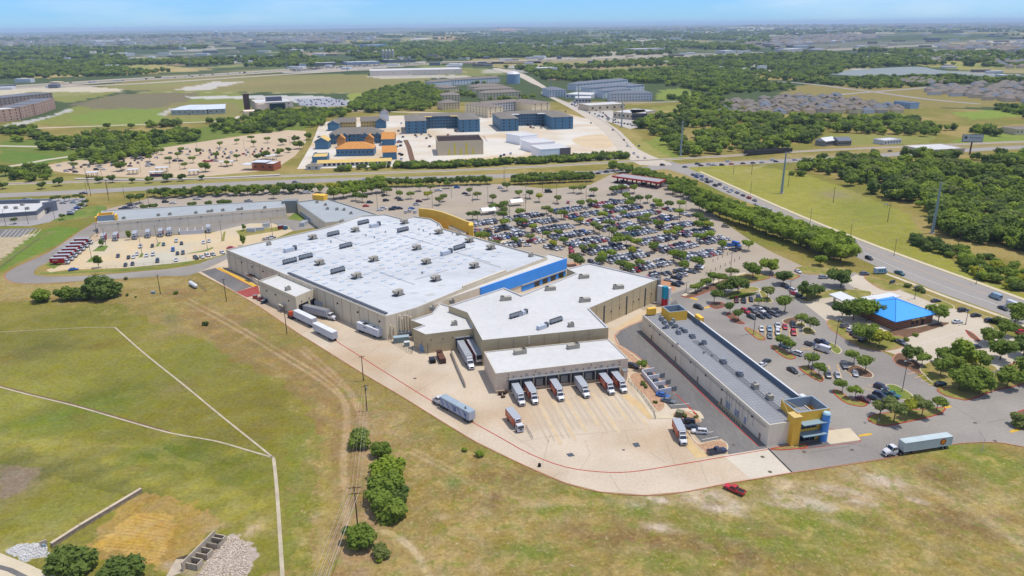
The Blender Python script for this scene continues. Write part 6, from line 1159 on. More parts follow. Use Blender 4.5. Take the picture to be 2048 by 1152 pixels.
def tree(kind,px,py,s=1.0,tone=0,label=None,base=None,group=None,wpos=None,sz=1.0):
 w=Vector((*wpos,0))if wpos else W(px,py);c,t=tree_mesh(kind,trn.randrange(3),tone);o=thing(TNAME[kind],label,TCAT[kind],(w.x,w.y,.05),trn.uniform(0,6.28),group);s*=trn.uniform(.9,1.1);o.scale=(s,s,s*sz)
 ob('trunk',t,o);ob('crown',c,o);
 if base:later(o,base)
 return o
BT='green shade tree in right lot';GT='trees in the right hand lot'
for px,py,s,tn in((1602,653,1.1,0),(1619,662,1.15,3),(1560,696,1.1,0),(1580,707,.95,0),(1617,736,1.05,0),(1637,752,.95,0),(1707,728,1.05,0),(1730,743,1.2,0),(1684,785,1.0,0),(1710,797,1.0,2),(1459,626,1.1,1),(1476,640,1.05,1),(1428,606,1.15,1),(1534,598,1.2,3),(1569,624,1.5,0),(1390,586,.95,0),(1402,581,.9,0),(1412,576,1.0,0),(1426,570,1.15,0),(1437,570,1.1,0),(1462,556,1.1,3),(1517,612,.8,0),(1759,830,1.1,3),(1787,844,1.45,3),(1817,832,1.1,4),(1843,832,1.35,3),(1873,821,1.05,0),(1843,732,1.05,0),(1283,742,.8,0),(1880,751,1.25,0)):tree('lot',px,py,s,tn,None,BT,GT)
BT='large dense oak near the clinic'
for k,px,py,s,tn in(('oak',1475,588,.95,1),('oak',1449,590,.8,1),('oak',1505,556,.95,0),('oak',1541,547,1.0,2),('oak',1566,569,.8,1),('oak',1613,599,.95,1),('oak',1634,594,.8,1),('oak',1681,575,1.15,1),('oak',1683,638,.9,1),('oak',1706,640,1.15,0),('oak',1733,642,1.1,2),('oak',1752,638,.85,1),('oak',1737,690,1.15,0),('oak',1757,694,.9,4),('oak',1876,645,.95,0),('oak',2029,647,.95,0),('tall',1811,726,.8,1),('tall',1833,724,.7,3),('oak',1889,727,.8,0),('tall',1920,736,1.15,2),('oak',1900,737,.8,0),('oak',1959,737,.85,0),('oak',2000,720,.95,0),('oak',1978,690,.8,0),('oak',2046,712,.9,1),('oak',1938,777,1.0,0),('oak',1918,780,.85,0),('oak',1958,789,.85,0),('oak',2013,776,.85,0),('oak',2046,762,1.0,0),('oak',2010,672,.75,0),('oak',1930,735,.8,4),('oak',1640,531,.7,2)):tree(k,px,py,s*.93,tn,None,BT,'large oaks near the clinic')
tree('bush',2046,852,1.5,3,'pale flowering bush on the red kerbed corner at the right edge')
for px,py,s in((1785,683,.45),(1797,686,.45),(1812,682,.4),(1830,672,.5)):tree('bush',px,py,s,2,None,'clipped bush at clinic wall','clipped bushes at the clinic')
for px,py,s in((1816,575,.6),(1836,582,.65),(1845,586,.6),(1996,648,.8),(2012,656,.8),(2024,660,.7)):tree('bush',px,py,s,3,None,'grey green bush by clinic lot','bushes along the clinic car park')
for px,py,s in((1284,727,.3),(1290,734,.3),(1285,770,.35),(1292,775,.4),(1310,806,.3),(1370,834,.35),(1393,836,.3)):tree('bush',px,py,s,3,None,'desert shrub in pink gravel','shrubs in the gravel beds')
hd=thing('hedge','clipped green hedge behind the four parked cars','hedge',W(1487,594),head((1460,598),(1516,588)));hm_=crown_mesh(77,1,1,0,2200,.14,12,GREENS[0]);g=[v for v in hm_.vertices]
for v in hm_.vertices:v.co.x=v.co.x*9;v.co.y=v.co.y*.9;v.co.z=max(.02,v.co.z*.9+.8)
ob('foliage',hm_,hd)
for k,px,py,s in(('conic',198,536,1.0),('conic',260,480,.8),('conic',204,494,.7),('conic',488,462,.7),('conic',486,492,.9)):tree(k,px,py,s,0,None,'young tree in the fleet lot','young trees in the fleet lot')
for px,py in((105,405),(118,402),(130,404),(140,402),(153,400),(166,402),(126,440),(30,448),(162,418),(173,412)):tree('lot',px,py,.85,1,None,'small dark tree by the restaurant','small trees by the restaurant')
for px,py,tn in((262,408,1),(280,407,1),(386,421,1),(290,425,1),(310,424,1),(420,418,1),(445,417,1),(455,416,1),(547,397,1)):tree('lot',px,py,1.25 if py>410 else 1.5,tn,None,'dark round tree behind the cream mall','trees behind the cream mall')
BS='round oak in street row';GS='street trees along the station road'
for i in range(24):tree('oak',308+i*14.4,393-i*.45+(i%2)*3,.78,trn.choice((0,0,1)),None,BS,GS)
for i in range(9):tree('oak',330+i*36,398-i*1.5,.55,0,None,BS,GS)
for i in range(12):tree('oak',668+(i%6)*19,398-(i%6)*2.6-(i//6)*11,.95,trn.choice((0,2,0,4)if i in(0,6)else(0,2,0)),None,BS,GS)
for i in range(15):tree('oak',784+i*13.6,374-i*.35,.78,trn.choice((0,1,0)),None,BS,GS)
for i in range(26):tree('oak',1030+(i%13)*12.6,369-(i%13)*.5-(i//13)*6,.74,trn.choice((0,1,0)),None,BS,GS)
for i in range(22):tree('oak',1226+(i%11)*15.5,344+(i%11)*3.8-(i//11)*5-(0 if i%11>2 else 2),.8,trn.choice((0,0,2)),None,'oak in the fuel station grove','grove behind the fuel canopy')
for i in range(10):tree('oak',1345+(i%5)*16,388+(i%5)*5-(i//5)*9,.9,trn.choice((0,2)),None,'oak in the fuel station grove','grove behind the fuel canopy')
for i in range(44):
 t=(i%22)/21;x=1398+282*t;y=421+104*t;tree('oak',x+(11 if i>21 else 0),y-(13 if i>21 else 0)-2*sin(t*3),1.0+.25*t,trn.choice((0,2,2,0)),None,'leafy oak in highway row','oak row between lot and highway')
for p,ins in tree_spots:tree('lot',0,0,trn.uniform(1.0,1.35)if ins else 1.0,trn.choice((0,3,0,2)),None,'small shade tree in crowded lot','small oaks in the crowded store lot',(p.x,p.y))
for px,py,tn in((985,405,3),(1014,382,1),(1038,396,0),(1059,397,1),(1078,405,4),(1115,407,3),(1147,386,0),(1162,387,3),(1187,392,0),(1224,390,0),(955,399,3),(898,377,0),(861,385,3),(840,383,0),(822,398,0),(856,399,4),(774,391,0),(800,397,0),(940,390,3),(878,410,3),(886,404,0),(1232,388,0),(1243,386,0),(1268,387,0),(1251,400,0),(1262,412,1),(1280,409,1),(1295,406,1),(1315,416,2),(1335,419,1),(1359,419,2),(1392,445,1),(1404,452,1),(1496,502,2),(945,440,1),(955,440,1),(986,425,0),(1000,424,1),(1008,420,0),(1010,430,3),(1160,540,1),(1150,532,1),(1205,535,1),(1240,543,1),(725,405,1),(712,402,0)):tree('lot',px,py,1.25,tn,None,'round tree in the store lot','round trees in the store lot')
er=random.Random(31);k_=0
while k_<34:
 i_=er.randrange(-1,9);v_=er.uniform(-15,135);p=rowpt(i_,v_,0)
 if not inside(p,LOTP):continue
 k_+=1;tree('lot',0,0,er.uniform(.95,1.3),er.choice((0,2,3,0,4)),None,'small shade tree in crowded lot','small oaks in the crowded store lot',(p.x,p.y))
for px,py,s,tn,l in((88,602,1.75,2,'bright green round bush at the left end of the field thicket'),(133,599,1.8,0,'middle bush of the field thicket, mid green'),(166,600,1.7,1,'dark bush joining the middle of the field thicket'),(203,597,2.75,1,'largest dark bush at the right end of the field thicket'),(411,650,.55,1,'single small dark bush beside the dirt track'),(352,588,.4,0,'tiny bush on the slope below the white gas tank'),(716,892,1.25,0,'low green bush at the top of the power line strip'),(764,912,1.25,0,'dark topmost bush of the tall thicket by the dirt road'),(758,940,1.15,1,'small dark bush on the left flank of the tall thicket'),(782,955,1.5,2,'mid green bush in the upper middle of the tall thicket'),(770,990,1.75,0,'wide dark bush in the middle of the tall thicket'),(776,1035,1.85,0,'wide dark bush at the bottom of the tall thicket'),(790,1010,1.35,1,'dark bush on the right flank of the tall thicket'),(757,1015,1.35,0,'mid green bush on the lower left flank of the tall thicket'),(717,1088,1.3,0,'round bush under the power lines'),(760,1114,.8,3,'small pale bush right of the power line bush'),(145,1152,2.0,1,'big dark round bush at the bottom left corner'),(240,1166,1.5,1,'smaller dark round bush at the bottom edge'),(958,912,.5,2,'small light green shrub near the truck road'),(930,902,.3,2,'tiny upright shrub near the truck road'),(760,1122,.3,2,'tiny bright shrub below the pale bush'),(254,592,.35,1,'low shrub right of the field thicket'),(272,595,.25,1,'lowest shrub right of the field thicket'),(253,553+6,.4,3,'thin pale sapling beside the service road')):tree('bush',px,py,s,tn,l)
wl=[(1545,345,'bush',1.2,1),(1523,338,'bush',1.0,1)]
for px,py,s,tn in((1838,492,1.7,1),(1852,500,1.7,1),(1868,497,1.8,1),(1886,508,1.7,1),(1830,484,1.4,1)):tree('bush',px,py,s,tn,None,'rounded cedar bush on the mown lawn','cedar bushes on the lawn')
WOODP=[(1600,345),(1640,322),(1760,312),(1860,310),(1960,312),(2048,312),(2300,330),(2300,540),(2048,505),(1985,492),(1930,484),(1895,474),(1872,460),(1860,440),(1850,420),(1780,400),(1720,372),(1660,352)]
wp=[(p.x,p.y)for p in WW(WOODP)];wx=[p[0]for p in wp];wy=[p[1]for p in wp];placed=[]
wr=random.Random(4);
while len(placed)<84:
 px,py=wr.uniform(1600,2060),wr.uniform(335,575)
 if wr.random()>.75 and py<420:continue
 p=W(px,py)
 if not inside(p,wp):continue
 if any((p.x-q[0])**2+(p.y-q[1])**2<55 for q in placed):continue
 placed.append((p.x,p.y));tree('wood',px,py,wr.uniform(.7,1.15),wr.choice((0,0,1,2,0,3,2)),None,'tree of the right wood','trees of the right hand wood',(p.x,p.y))
for px,py,s in((1600,352,.9),(1584,350,.7),(2030,575,1.0),(1940,535,1.0),(1985,552,1.1),(1960,520,.8),(1900,515,.6),(2010,545,.7),(1920,528,.5)):tree('bush',px,py,s*1.4,0,None,'bush at the edge of the wood','bushes at the edge of the wood')
for i in range(26):
 px=1890+wr.random()*170;py=500+(px-1890)*.36+wr.uniform(-14,34)
 if py>545+(px-1890)*.27:continue
 tree('bush',px,py,wr.uniform(.7,1.5),wr.choice((0,1,2,4,0)),None,'bush at the edge of the wood','bushes at the edge of the wood')
for px,py,s,tn in((60,345,1.0,0),(90,348,1.0,0),(12,352,1.0,1),(40,352,.9,1),(118,372,.7,1),(84,378,.6,1),(6,378,.6,1),(198,366,.6,1),(226,365,.7,1),(266,366,.5,1),(298,366,.6,0),(335,364,.8,1),(365,362,.7,1),(404,360,.5,1),(243,342,1.0,0),(412,344,1.0,0),(190,315,.9,1),(290,312,.8,1),(216,258,1.0,1),(300,312,.7,2),(516,320,.7,1),(532,318,.8,0),(560,312,.8,0),(578,305,.6,1),(600,298,1.0,0),(618,280,.9,0),(566,290,.8,1),(590,285,.8,1)):tree('oak',px,py,s,tn,None,'round tree by station lot','trees round the station lot')
for px,py in((150,338),(231,331),(247,340),(300,323),(323,309),(356,318),(387,326),(340,326),(370,338),(400,310),(434,318),(440,296),(503,282),(474,288),(508,294),(535,286),(474,322),(455,334),(362,308)):tree('lot',px,py,1.3,0,None,'small round tree in station lot','small trees in the station lot')
# ---- woods nobody could count: points carrying real tree crowns
def protos():
 r=[]
 for tn,vr in((0,0),(1,1),(5,2),(0,1),(2,0),(2,2)):
  r.append(crown_mesh(900+tn*10+vr,6.2,4.8,5.0,700,.62,9,GREENS[tn]))
 return r
def scatter(name,pts,scales,meshes,label=None):
 """one object: a tree mesh carried to every point"""
 N=len(pts);per=[]
 me=bpy.data.meshes.new(name);me.vertices.add(N);me.vertices.foreach_set('co',np.array(pts,np.float32).ravel())
 a=me.attributes.new('sc','FLOAT','POINT');a.data.foreach_set('value',np.array(scales,np.float32));o=ob(name,me);tag(o,kind='stuff')
 ng=bpy.data.node_groups.new(name,'GeometryNodeTree');ng.interface.new_socket('Geometry',in_out='INPUT',socket_type='NodeSocketGeometry');ng.interface.new_socket('Geometry',in_out='OUTPUT',socket_type='NodeSocketGeometry')
 n=ng.nodes;l=ng.links;gi=n.new('NodeGroupInput');go=n.new('NodeGroupOutput');ip=n.new('GeometryNodeInstanceOnPoints');ge=n.new('GeometryNodeGeometryToInstance')
 for q in meshes[::-1]:
  oi=n.new('GeometryNodeObjectInfo');oi.inputs['Object'].default_value=q;oi.transform_space='ORIGINAL';l.new(oi.outputs['Geometry'],ge.inputs[0])
 na_=n.new('GeometryNodeInputNamedAttribute');na_.data_type='FLOAT';na_.inputs['Name'].default_value='sc'
 rv=n.new('FunctionNodeRandomValue');rv.data_type='FLOAT_VECTOR';rv.inputs[0].default_value=(0,0,0);rv.inputs[1].default_value=(0,0,6.28)
 ri=n.new('FunctionNodeRandomValue');ri.data_type='INT';ri.inputs[4].default_value=0;ri.inputs[5].default_value=len(meshes)-1
 ip.inputs['Pick Instance'].default_value=True
 l.new(gi.outputs[0],ip.inputs['Points']);l.new(ge.outputs[0],ip.inputs['Instance']);l.new(ri.outputs[2],ip.inputs['Instance Index']);l.new(rv.outputs[0],ip.inputs['Rotation']);l.new(na_.outputs['Attribute'],ip.inputs['Scale']);l.new(ip.outputs[0],go.inputs[0])
 md=o.modifiers.new('scatter','NODES');md.node_group=ng;return o
PROTO=[]
for i,(me_,x,y)in enumerate(zip(protos(),(1700,1745,1800,1855,1910,1965),(372,388,398,405,420,430))):
 w=W(x,y);o=thing('woodland_tree',None,'tree',(w.x,w.y,0),i,'trees of the right hand wood');ob('trunk',trunk_mesh(3.0,.26,4,5,i),o);PROTO.append(ob('crown',me_,o));later(o,'tree of the right wood')
def fill(poly,spacing,smin,smax,keep=1.0,seed=0,zfun=None,avoid=None):
 P=[(p.x,p.y)for p in WW(poly)];r=np.random.default_rng(seed);x0,x1=min(p[0]for p in P),max(p[0]for p in P);y0,y1=min(p[1]for p in P),max(p[1]for p in P)
 n=int((x1-x0)*(y1-y0)/spacing**2);n=min(n,60000);X=r.uniform(x0,x1,n);Y=r.uniform(y0,y1,n);m=inpoly(X,Y,P)
 if keep<1:m&=fbm(X,Y,spacing*7,3,seed+60)>np.quantile(fbm(X,Y,spacing*7,3,seed+60),1-keep)
 X,Y=X[m],Y[m];return np.stack([X,Y,np.zeros(len(X))],1),r.uniform(smin,smax,len(X))
def wood(name,*zones):
 a=[fill(*z[:4],**(z[4]if len(z)>4 else{}))for z in zones];scatter(name,np.concatenate([q[0]for q in a]),np.concatenate([q[1]for q in a]),PROTO)
wood('woodland',(WOODP,8.5,.5,1.1,dict(seed=1,keep=.86)),([(1270,250),(1300,238),(1345,232),(1370,206),(1330,196),(1400,190),(1450,205),(1500,232),(1640,240),(1800,238),(1880,260),(1990,262),(2010,275),(1900,262),(1830,278),(1640,276),(1620,292),(1520,305),(1400,314),(1360,310),(1310,278)],10.5,.6,1.2,dict(seed=2,keep=.86)),([(1075,160),(1160,148),(1300,144),(1420,135),(1500,148),(1440,160),(1480,175),(1440,195),(1370,178),(1330,172),(1280,168),(1200,162),(1100,168)],15,.9,1.5,dict(seed=3,keep=.8)))
wood('creek_wood',([(0,262),(60,256),(100,282),(160,278),(240,258),(330,250),(420,246),(480,240),(560,234),(640,232),(650,250),(618,262),(510,268),(440,276),(340,290),(250,304),(160,320),(100,312),(60,300),(150,292),(120,286),(0,284)],9.5,.55,1.0,dict(seed=4,keep=.72)),([(700,214),(730,192),(780,178),(830,168),(880,180),(884,205),(850,222),(760,226),(700,224)],9.5,.7,1.15,dict(seed=5)),([(480,236),(560,226),(640,222),(700,224),(690,234),(620,244),(520,240)],9.0,.6,1.0,dict(seed=6)),([(0,330),(50,335),(110,346),(120,362),(60,368),(0,362)],9,.5,.9,dict(seed=7,keep=.5)),([(880,160),(960,165),(1060,180),(1080,192),(1060,205),(960,200),(900,215),(885,190)],16,.6,1.0,dict(seed=8,keep=.4)),([(130,328),(300,292),(360,290),(330,306),(200,332)],8,.6,.95,dict(seed=9,keep=.7)))
wood('roadside_hedge',([(790,331),(900,330),(1030,323),(1030,329),(900,337),(790,338)],3.2,.42,.6,dict(seed=10)),([(1036,323),(1150,317),(1258,310),(1258,317),(1150,324),(1036,330)],3.2,.42,.62,dict(seed=11)),([(670,338),(790,332),(790,339),(670,344)],5,.35,.6,dict(seed=12,keep=.6)))
def farwood(n,seed,dmin,dmax,keep):
 r=np.random.default_rng(seed);a=r.uniform(-41,41,n);d=np.exp(r.uniform(math.log(dmin),math.log(dmax),n));X=d*np.sin(np.radians(a));Y=d*np.cos(np.radians(a))
 b=fbm(X,Y,260,3,51);c=fbm(X,Y,900,4,41);m=(b<np.quantile(b,keep))&(c<.62);return np.stack([X,Y,np.zeros(n)],1)[m],d[m]
VOID=[[(-300,262),(0,262),(640,225),(860,192),(860,142),(640,148),(250,156),(-300,185)],[(0,262),(640,215),(640,150),(900,128),(1040,140),(1090,160),(1100,230),(640,240),(0,300)],[(1000,330),(1060,155),(1340,160),(1380,200),(1380,340)],[(1440,240),(1440,190),(1600,180),(1830,200),(1830,240)],[(1640,160),(1700,138),(1850,130),(2300,145),(2300,165),(1840,155)],[(1850,216),(1850,172),(1980,166),(2300,168),(2300,216)],[(-400,190),(-400,168),(250,152),(690,128),(1000,119),(1400,107),(1880,86),(1880,95),(1400,118),(1000,136),(690,150),(250,185)],[(1520,168),(1700,184),(1960,215),(1960,205),(1700,175),(1540,158)],[(1580,175),(1700,176),(1830,196),(1740,200),(1600,188)],[(250,100),(560,96),(560,118),(250,125)],[(440,170),(860,150),(860,205),(440,210)],[(0,84),(480,76),(760,74),(760,88),(480,94),(0,96)],[(1540,72),(1780,66),(1960,66),(2048,74),(2048,108),(1880,108),(1540,92)]]
VW=[[(p.x,p.y)for p in WW(v)]for v in VOID]
fp,fd=[],[]
for n,sd,d0_,d1_,kp in((22000,21,1150,3200,.60),(26000,22,3000,14000,.56)):
 q,d=farwood(n,sd,d0_,d1_,kp);m=np.ones(len(q),bool)
 for v in VW:m&=~inpoly(q[:,0],q[:,1],v)
 fp.append(q[m]);fd.append(d[m])
fp=np.concatenate(fp);fd=np.concatenate(fd);fp[:,2]=terrain(fp[:,0],fp[:,1])-.5
scatter('far_woodland',fp,np.clip(fd/1700,.85,2.3)*RNG.uniform(.7,1.15,len(fp)),PROTO)
# ------------------------------------------------------------------ buildings beyond the station road
M_shingle=mat('grey brown shingle',alb(142,134,124),.9,.06,.3,.06,2);M_shingle2=mat('blue grey shingle',alb(128,134,146),.9,.06,.3,.06,2);M_tanroof=mat('tan shingle',alb(148,136,126),.9,.06,.3,.06,2)
M_wrap=mat('blue house wrap',walb(72,112,138),.6,.05,.3,.03,2);M_osb=mat('orange sheathing board',alb(226,158,84),.85,.1,.4,.08,3);M_ply=mat('yellow plywood deck',alb(238,204,126),.85,.08,.4,.06,3)
WINM={}
def win_mesh(w,h):
 if(w,h)not in WINM:g=MB();g.box((0,0,0),(w,.16,h));WINM[(w,h)]=g.mesh('window',M_glass)
 return WINM[(w,h)]
def bldg(name,label,cat,a,b,depth,h,wall,roof,kind='flat',win=None,rise=3.0,group=None,over=.6,ww=1.5,wh=1.6,z0=0.0,side=0,par=.6):
 A,B=W(*a),W(*b);v=B-A;L_=v.length;an=atan2(v.y,v.x);o=thing(name,label,cat,(A.x,A.y,z0),an,group);D=depth
 g=MB();g.box((L_/2,D/2,h/2),(L_,D,h));g.build('wall',wall,o);g=MB();e=over
 if kind=='flat':g.ring([(-.1,-.1),(L_+.1,-.1),(L_+.1,D+.1),(-.1,D+.1)],.4,h-.4,h+par,h+.05);g.build('parapet',wall,o);g=MB();g.flat([(.2,.2),(L_-.2,.2),(L_-.2,D-.2),(.2,D-.2)],h+.06);g.build('roof',roof,o)
 else:
  if kind=='hip':
   m=min(L_,D)/2;P=[(-e,-e,h),(L_+e,-e,h),(L_+e,D+e,h),(-e,D+e,h)]+([(m,D/2,h+rise),(L_-m,D/2,h+rise)]if L_>=D else[(L_/2,m,h+rise),(L_/2,D-m,h+rise)])
   F=[(0,1,5,4),(1,2,5),(2,3,4,5),(3,0,4)]if L_>=D else[(0,1,4),(1,2,5,4),(2,3,5),(3,0,4,5)]
  elif kind=='gable':P=[(-e,-e,h),(L_+e,-e,h),(L_+e,D+e,h),(-e,D+e,h),(-e,D/2,h+rise),(L_+e,D/2,h+rise)];F=[(0,1,5,4),(2,3,4,5),(0,4,3),(1,2,5)]
  elif kind=='gablef':P=[(-e,-e,h),(L_+e,-e,h),(L_+e,D+e,h),(-e,D+e,h),(L_/2,-e,h+rise),(L_/2,D+e,h+rise)];F=[(0,4,5,3),(1,2,5,4)];q=MB();q.add([(0,0,h),(L_,0,h),(L_/2,0,h+rise*.93)],[(0,1,2)]);q.build('gable_wall',wall,o)
  g.add(P,F+[(3,2,1,0)]);g.build('roof',roof,o)
 if win:
  nr_,nc=win
  for r in range(nr_):
   for c in range(nc):wo=ob('window',win_mesh(ww,wh),o);wo.location=((c+.5)*L_/nc,-.03,(r+.55)*h/nr_)
  for r in range(nr_):
   for c in range(side):wo=ob('window',win_mesh(ww,wh),o);wo.location=(-.03,(c+.5)*D/side,(r+.55)*h/nr_);wo.rotation_euler=(0,0,pi/2)
 o['L']=L_;return o
def add_wing(o,x0,x1,y0,y1,h,wall,roof,rise=2.2,win=None,wall_name='wing_wall'):
 g=MB();g.box(((x0+x1)/2,(y0+y1)/2,h/2),(x1-x0,y1-y0,h));g.build(wall_name,wall,o);L_,D=x1-x0,y1-y0;m=min(L_,D)/2;e=.6
 P=[(x0-e,y0-e,h),(x1+e,y0-e,h),(x1+e,y1+e,h),(x0-e,y1+e,h)]+([(x0+m,(y0+y1)/2,h+rise),(x1-m,(y0+y1)/2,h+rise)]if L_>=D else[((x0+x1)/2,y0+m,h+rise),((x0+x1)/2,y1-m,h+rise)])
 F=[(0,1,5,4),(1,2,5),(2,3,4,5),(3,0,4)]if L_>=D else[(0,1,4),(1,2,5,4),(2,3,5),(3,0,4,5)]
 g=MB();g.add(P,F+[(3,2,1,0)]);g.build('wing_roof',roof,o)
 if win:
  for r in range(win[0]):
   for c in range(win[1]):wo=ob('window',win_mesh(1.5,1.6),o);wo.location=(x0+(c+.5)*L_/win[1],y0-.03,(r+.55)*h/win[0])
for a,b,lb,d1,wl_,ww_,rf in(((812,268),(960,263.5),'blue wrapped unfinished U-shaped apartment block on the left',62,.28,.27,M_shingle),((1002,263),(1146,258),'blue wrapped unfinished U-shaped apartment block on the right',64,.24,.30,M_shingle)):
 A,B=W(*a),W(*b);v=B-A;L_=v.length;an=atan2(v.y,v.x);o=thing('apartment_block',lb,'apartment building',(A.x,A.y,0),an,'blue wrapped apartment blocks');w1,w2=L_*wl_,L_*(1-ww_)
 add_wing(o,0,w1,0,d1,14.5,M_wrap,rf,2.6,(4,3));add_wing(o,w2,L_,0,d1,14.5,M_wrap,rf,2.6,(4,3));g=MB();g.box(((w1+w2)/2,d1-10,7.2),(w2-w1-.1,20,14.4));g.build('wall',M_wrap,o)
 g=MB();e=.6;x0,x1,y0,y1,h=w1-6,w2+6,d1-20,d1,14.52;g.add([(x0,y0-e,h),(x1,y0-e,h),(x1,y1+e,h),(x0,y1+e,h),(x0,d1-10,h+2.9),(x1,d1-10,h+2.9)],[(0,1,5,4),(2,3,4,5),(0,4,3),(1,2,5),(3,2,1,0)]);g.build('roof',rf,o)
 for r in range(4):
  for c in range(11):wo=ob('window',win_mesh(1.9,1.8),o);wo.location=(w1+(c+.5)*(w2-w1)/11,d1-20.05,2.2+r*3.4)
  for c in range(7):wo=ob('window',win_mesh(1.5,1.7),o);wo.location=(-.04,5+c*8,2.2+r*3.4);wo.rotation_euler=(0,0,pi/2)
 g=MB();g.box((w1+4,d1-24,14.7),(9,7,.3));g.build('deck',M_ply if a[0]<900 else M_white,o);g=MB();g.box((w2-4,d1-24,14.7),(9,7,.3));g.build('deck',M_ply if a[0]<900 else M_white,o)
A,B=W(976,236),W(1088,226);v=B-A;L_=v.length;o=thing('apartment_block','tan and white apartment block under a shingle roof behind the right blue block','apartment building',(A.x,A.y,0),atan2(v.y,v.x));M_ap=walb(214,196,160);M_apt=mat('tan apartment wall',M_ap,.9,.04,.3,0,1)
add_wing(o,0,L_*.26,0,60,14,M_apt,M_tanroof,3,(4,3));add_wing(o,L_*.78,L_*1.12,0,60,14,M_apt,M_tanroof,3,(4,3));g=MB();g.box((L_*.52,50,7),(L_*.52,18,13.9));g.build('wall',M_white,o);g=MB();x0,x1=L_*.2,L_*.84;g.add([(x0,40,14),(x1,40,14),(x1,60,14),(x0,60,14),(x0,50,17),(x1,50,17)],[(0,1,5,4),(2,3,4,5),(0,4,3),(1,2,5),(3,2,1,0)]);g.build('roof',M_tanroof,o)
for r in range(4):
 for c in range(11):wo=ob('window',win_mesh(1.9,1.8),o);wo.location=(L_*(.28+.048*c),40.9,2.2+r*3.4)
 for c in range(7):wo=ob('window',win_mesh(1.5,1.7),o);wo.location=(-.04,5+c*8,2.2+r*3.4);wo.rotation_euler=(0,0,pi/2)
bldg('townhouse_row','long blue townhouse row with grey shingle roof and four gables','townhouses',(660,286),(765,284),22,9,M_wrap,M_shingle,'hip',(2,12),6.0,over=1)
for i,x in enumerate((666,690,730,755)):bldg('gable_bay','%s blue gabled bay from the left on the long townhouse row'%ORD[i],'gable bay',(x-5,289-i*.6),(x+7,288.6-i*.6),6,8.5,M_wrap,M_shingle,'gablef',(2,2),3.6,'gabled bays of the blue townhouse row')
bldg('townhouse','blue gabled house with yellow plywood roof at the left of the building site','house',(631,299),(657,298.5),17,8,M_wrap,M_ply,'gablef',None,4.5)
bldg('framed_house','orange board framed house block in the middle of the building site','house',(673,313),(748,311.5),20,7,M_wrap,M_osb,'hip',(1,9),5.5)
for i,(x0,x1,y)in enumerate(((675,690,296),(731,747,295))):bldg('framed_gable',('left','right')[i]+' orange board gable on the framed block','gable',(x0,y),(x1,y-.3),8,9,M_osb,M_osb,'gablef',None,4.5)
bldg('framed_house','blue and orange house with board roof at the top right of the building site','house',(764,292),(789,291.5),22,7,M_wrap,M_osb,'gable',None,6)
bldg('framed_house','blue house with ribbed orange roof frame at the right of the building site','house',(766,320),(794,319),18,7,M_wrap,M_osb,'gable',None,5)
bldg('framed_house','half built house with open yellow floor deck at the left of the site','house',(625,326),(655,325),22,5,M_wrap,M_ply,'flat',None)
bldg('garage_row','long low garage row with yellow plywood roof along the front of the site','garages',(636,334),(783,329),9,3.2,M_white,M_ply,'gable',(1,16),2.2,ww=2.6,wh=2.2)
bldg('garage_block','small white garage with grey roof left of the garage row','garage',(612,340),(640,339.5),9,3.2,M_white,M_shingle,'hip',(1,2),2)
bldg('townhouse_row','tan shingled row with pale gables behind the long blue row on the left','townhouses',(676,258),(712,257),14,8,mat('yellow tan siding',alb(220,190,120),.9,.04),M_shingle,'gable',(2,7),5)
bldg('townhouse_row','tan shingled row with pale gables behind the long blue row on the right','townhouses',(722,256),(760,255),14,8,MATS['yellow tan siding'],M_shingle,'gable',(2,7),5)
bldg('townhouse','blue gabled house behind the left end of the long blue row','house',(656,262),(678,261.5),16,8,M_wrap,M_shingle,'gablef',None,4.5);bldg('townhouse','blue gabled house behind the right end of the long blue row','house',(752,257),(772,256.5),16,8,M_wrap,M_shingle,'gablef',None,4.5)
bldg('white_house','tall white gabled house at the back of the building site','house',(760,243),(778,242.5),18,10,M_white,M_shingle,'gablef',None,5)
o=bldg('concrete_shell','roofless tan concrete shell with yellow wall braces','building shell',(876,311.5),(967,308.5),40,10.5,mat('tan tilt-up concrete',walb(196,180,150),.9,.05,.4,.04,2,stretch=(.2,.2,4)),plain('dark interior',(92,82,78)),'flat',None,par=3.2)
g=MB();L_=o['L']
for k in range(7):g.box((L_/2,4+k*5.4,12.8),(L_-1,.35,.5))
for k in range(5):g.box((8+k*10,20,12.2),(.3,38,.4))
[w_.build('joist',plain('rusty joist',(128,96,92)),o)for w_ in g.split()]
g=MB()
for f,z in((.25,6),(.37,11.5),(.5,6.4),(.63,11.8),(.77,6.6)):g.box((L_*f,-.12,z/2),(1.8,.2,z))
[w_.build('yellow_brace',plain('yellow brace',(244,226,96)),o)for w_ in g.split()]
for a,b,d,h,lb in(((1040,290),(1075,286),26,9,'farthest of the three stepped white metal sheds'),((1064,305),(1110,301),26,9,'middle of the three stepped white metal sheds'),((1082,321),(1140,317),26,10,'nearest white metal shed with a brown corner panel')):
 o=bldg('metal_shed',lb,'shed',a,b,d,h,mat('white ribbed metal',walb(238,238,236),.6,.03,.5,0,1,stretch=(6,6,.01)),M_roofw,'flat',None,group='white metal sheds',par=.3)
g=MB();g.box((o['L']-5,-.2,5.1),(10.4,.5,10.4));g.box((o['L']+.1,4,5.1),(.5,9,10.4));g.build('corner_panel',plain('taupe panel',(140,126,122)),o)
M_grn=mat('pale grey siding',walb(196,200,204),.9,.04,.3,0,1)
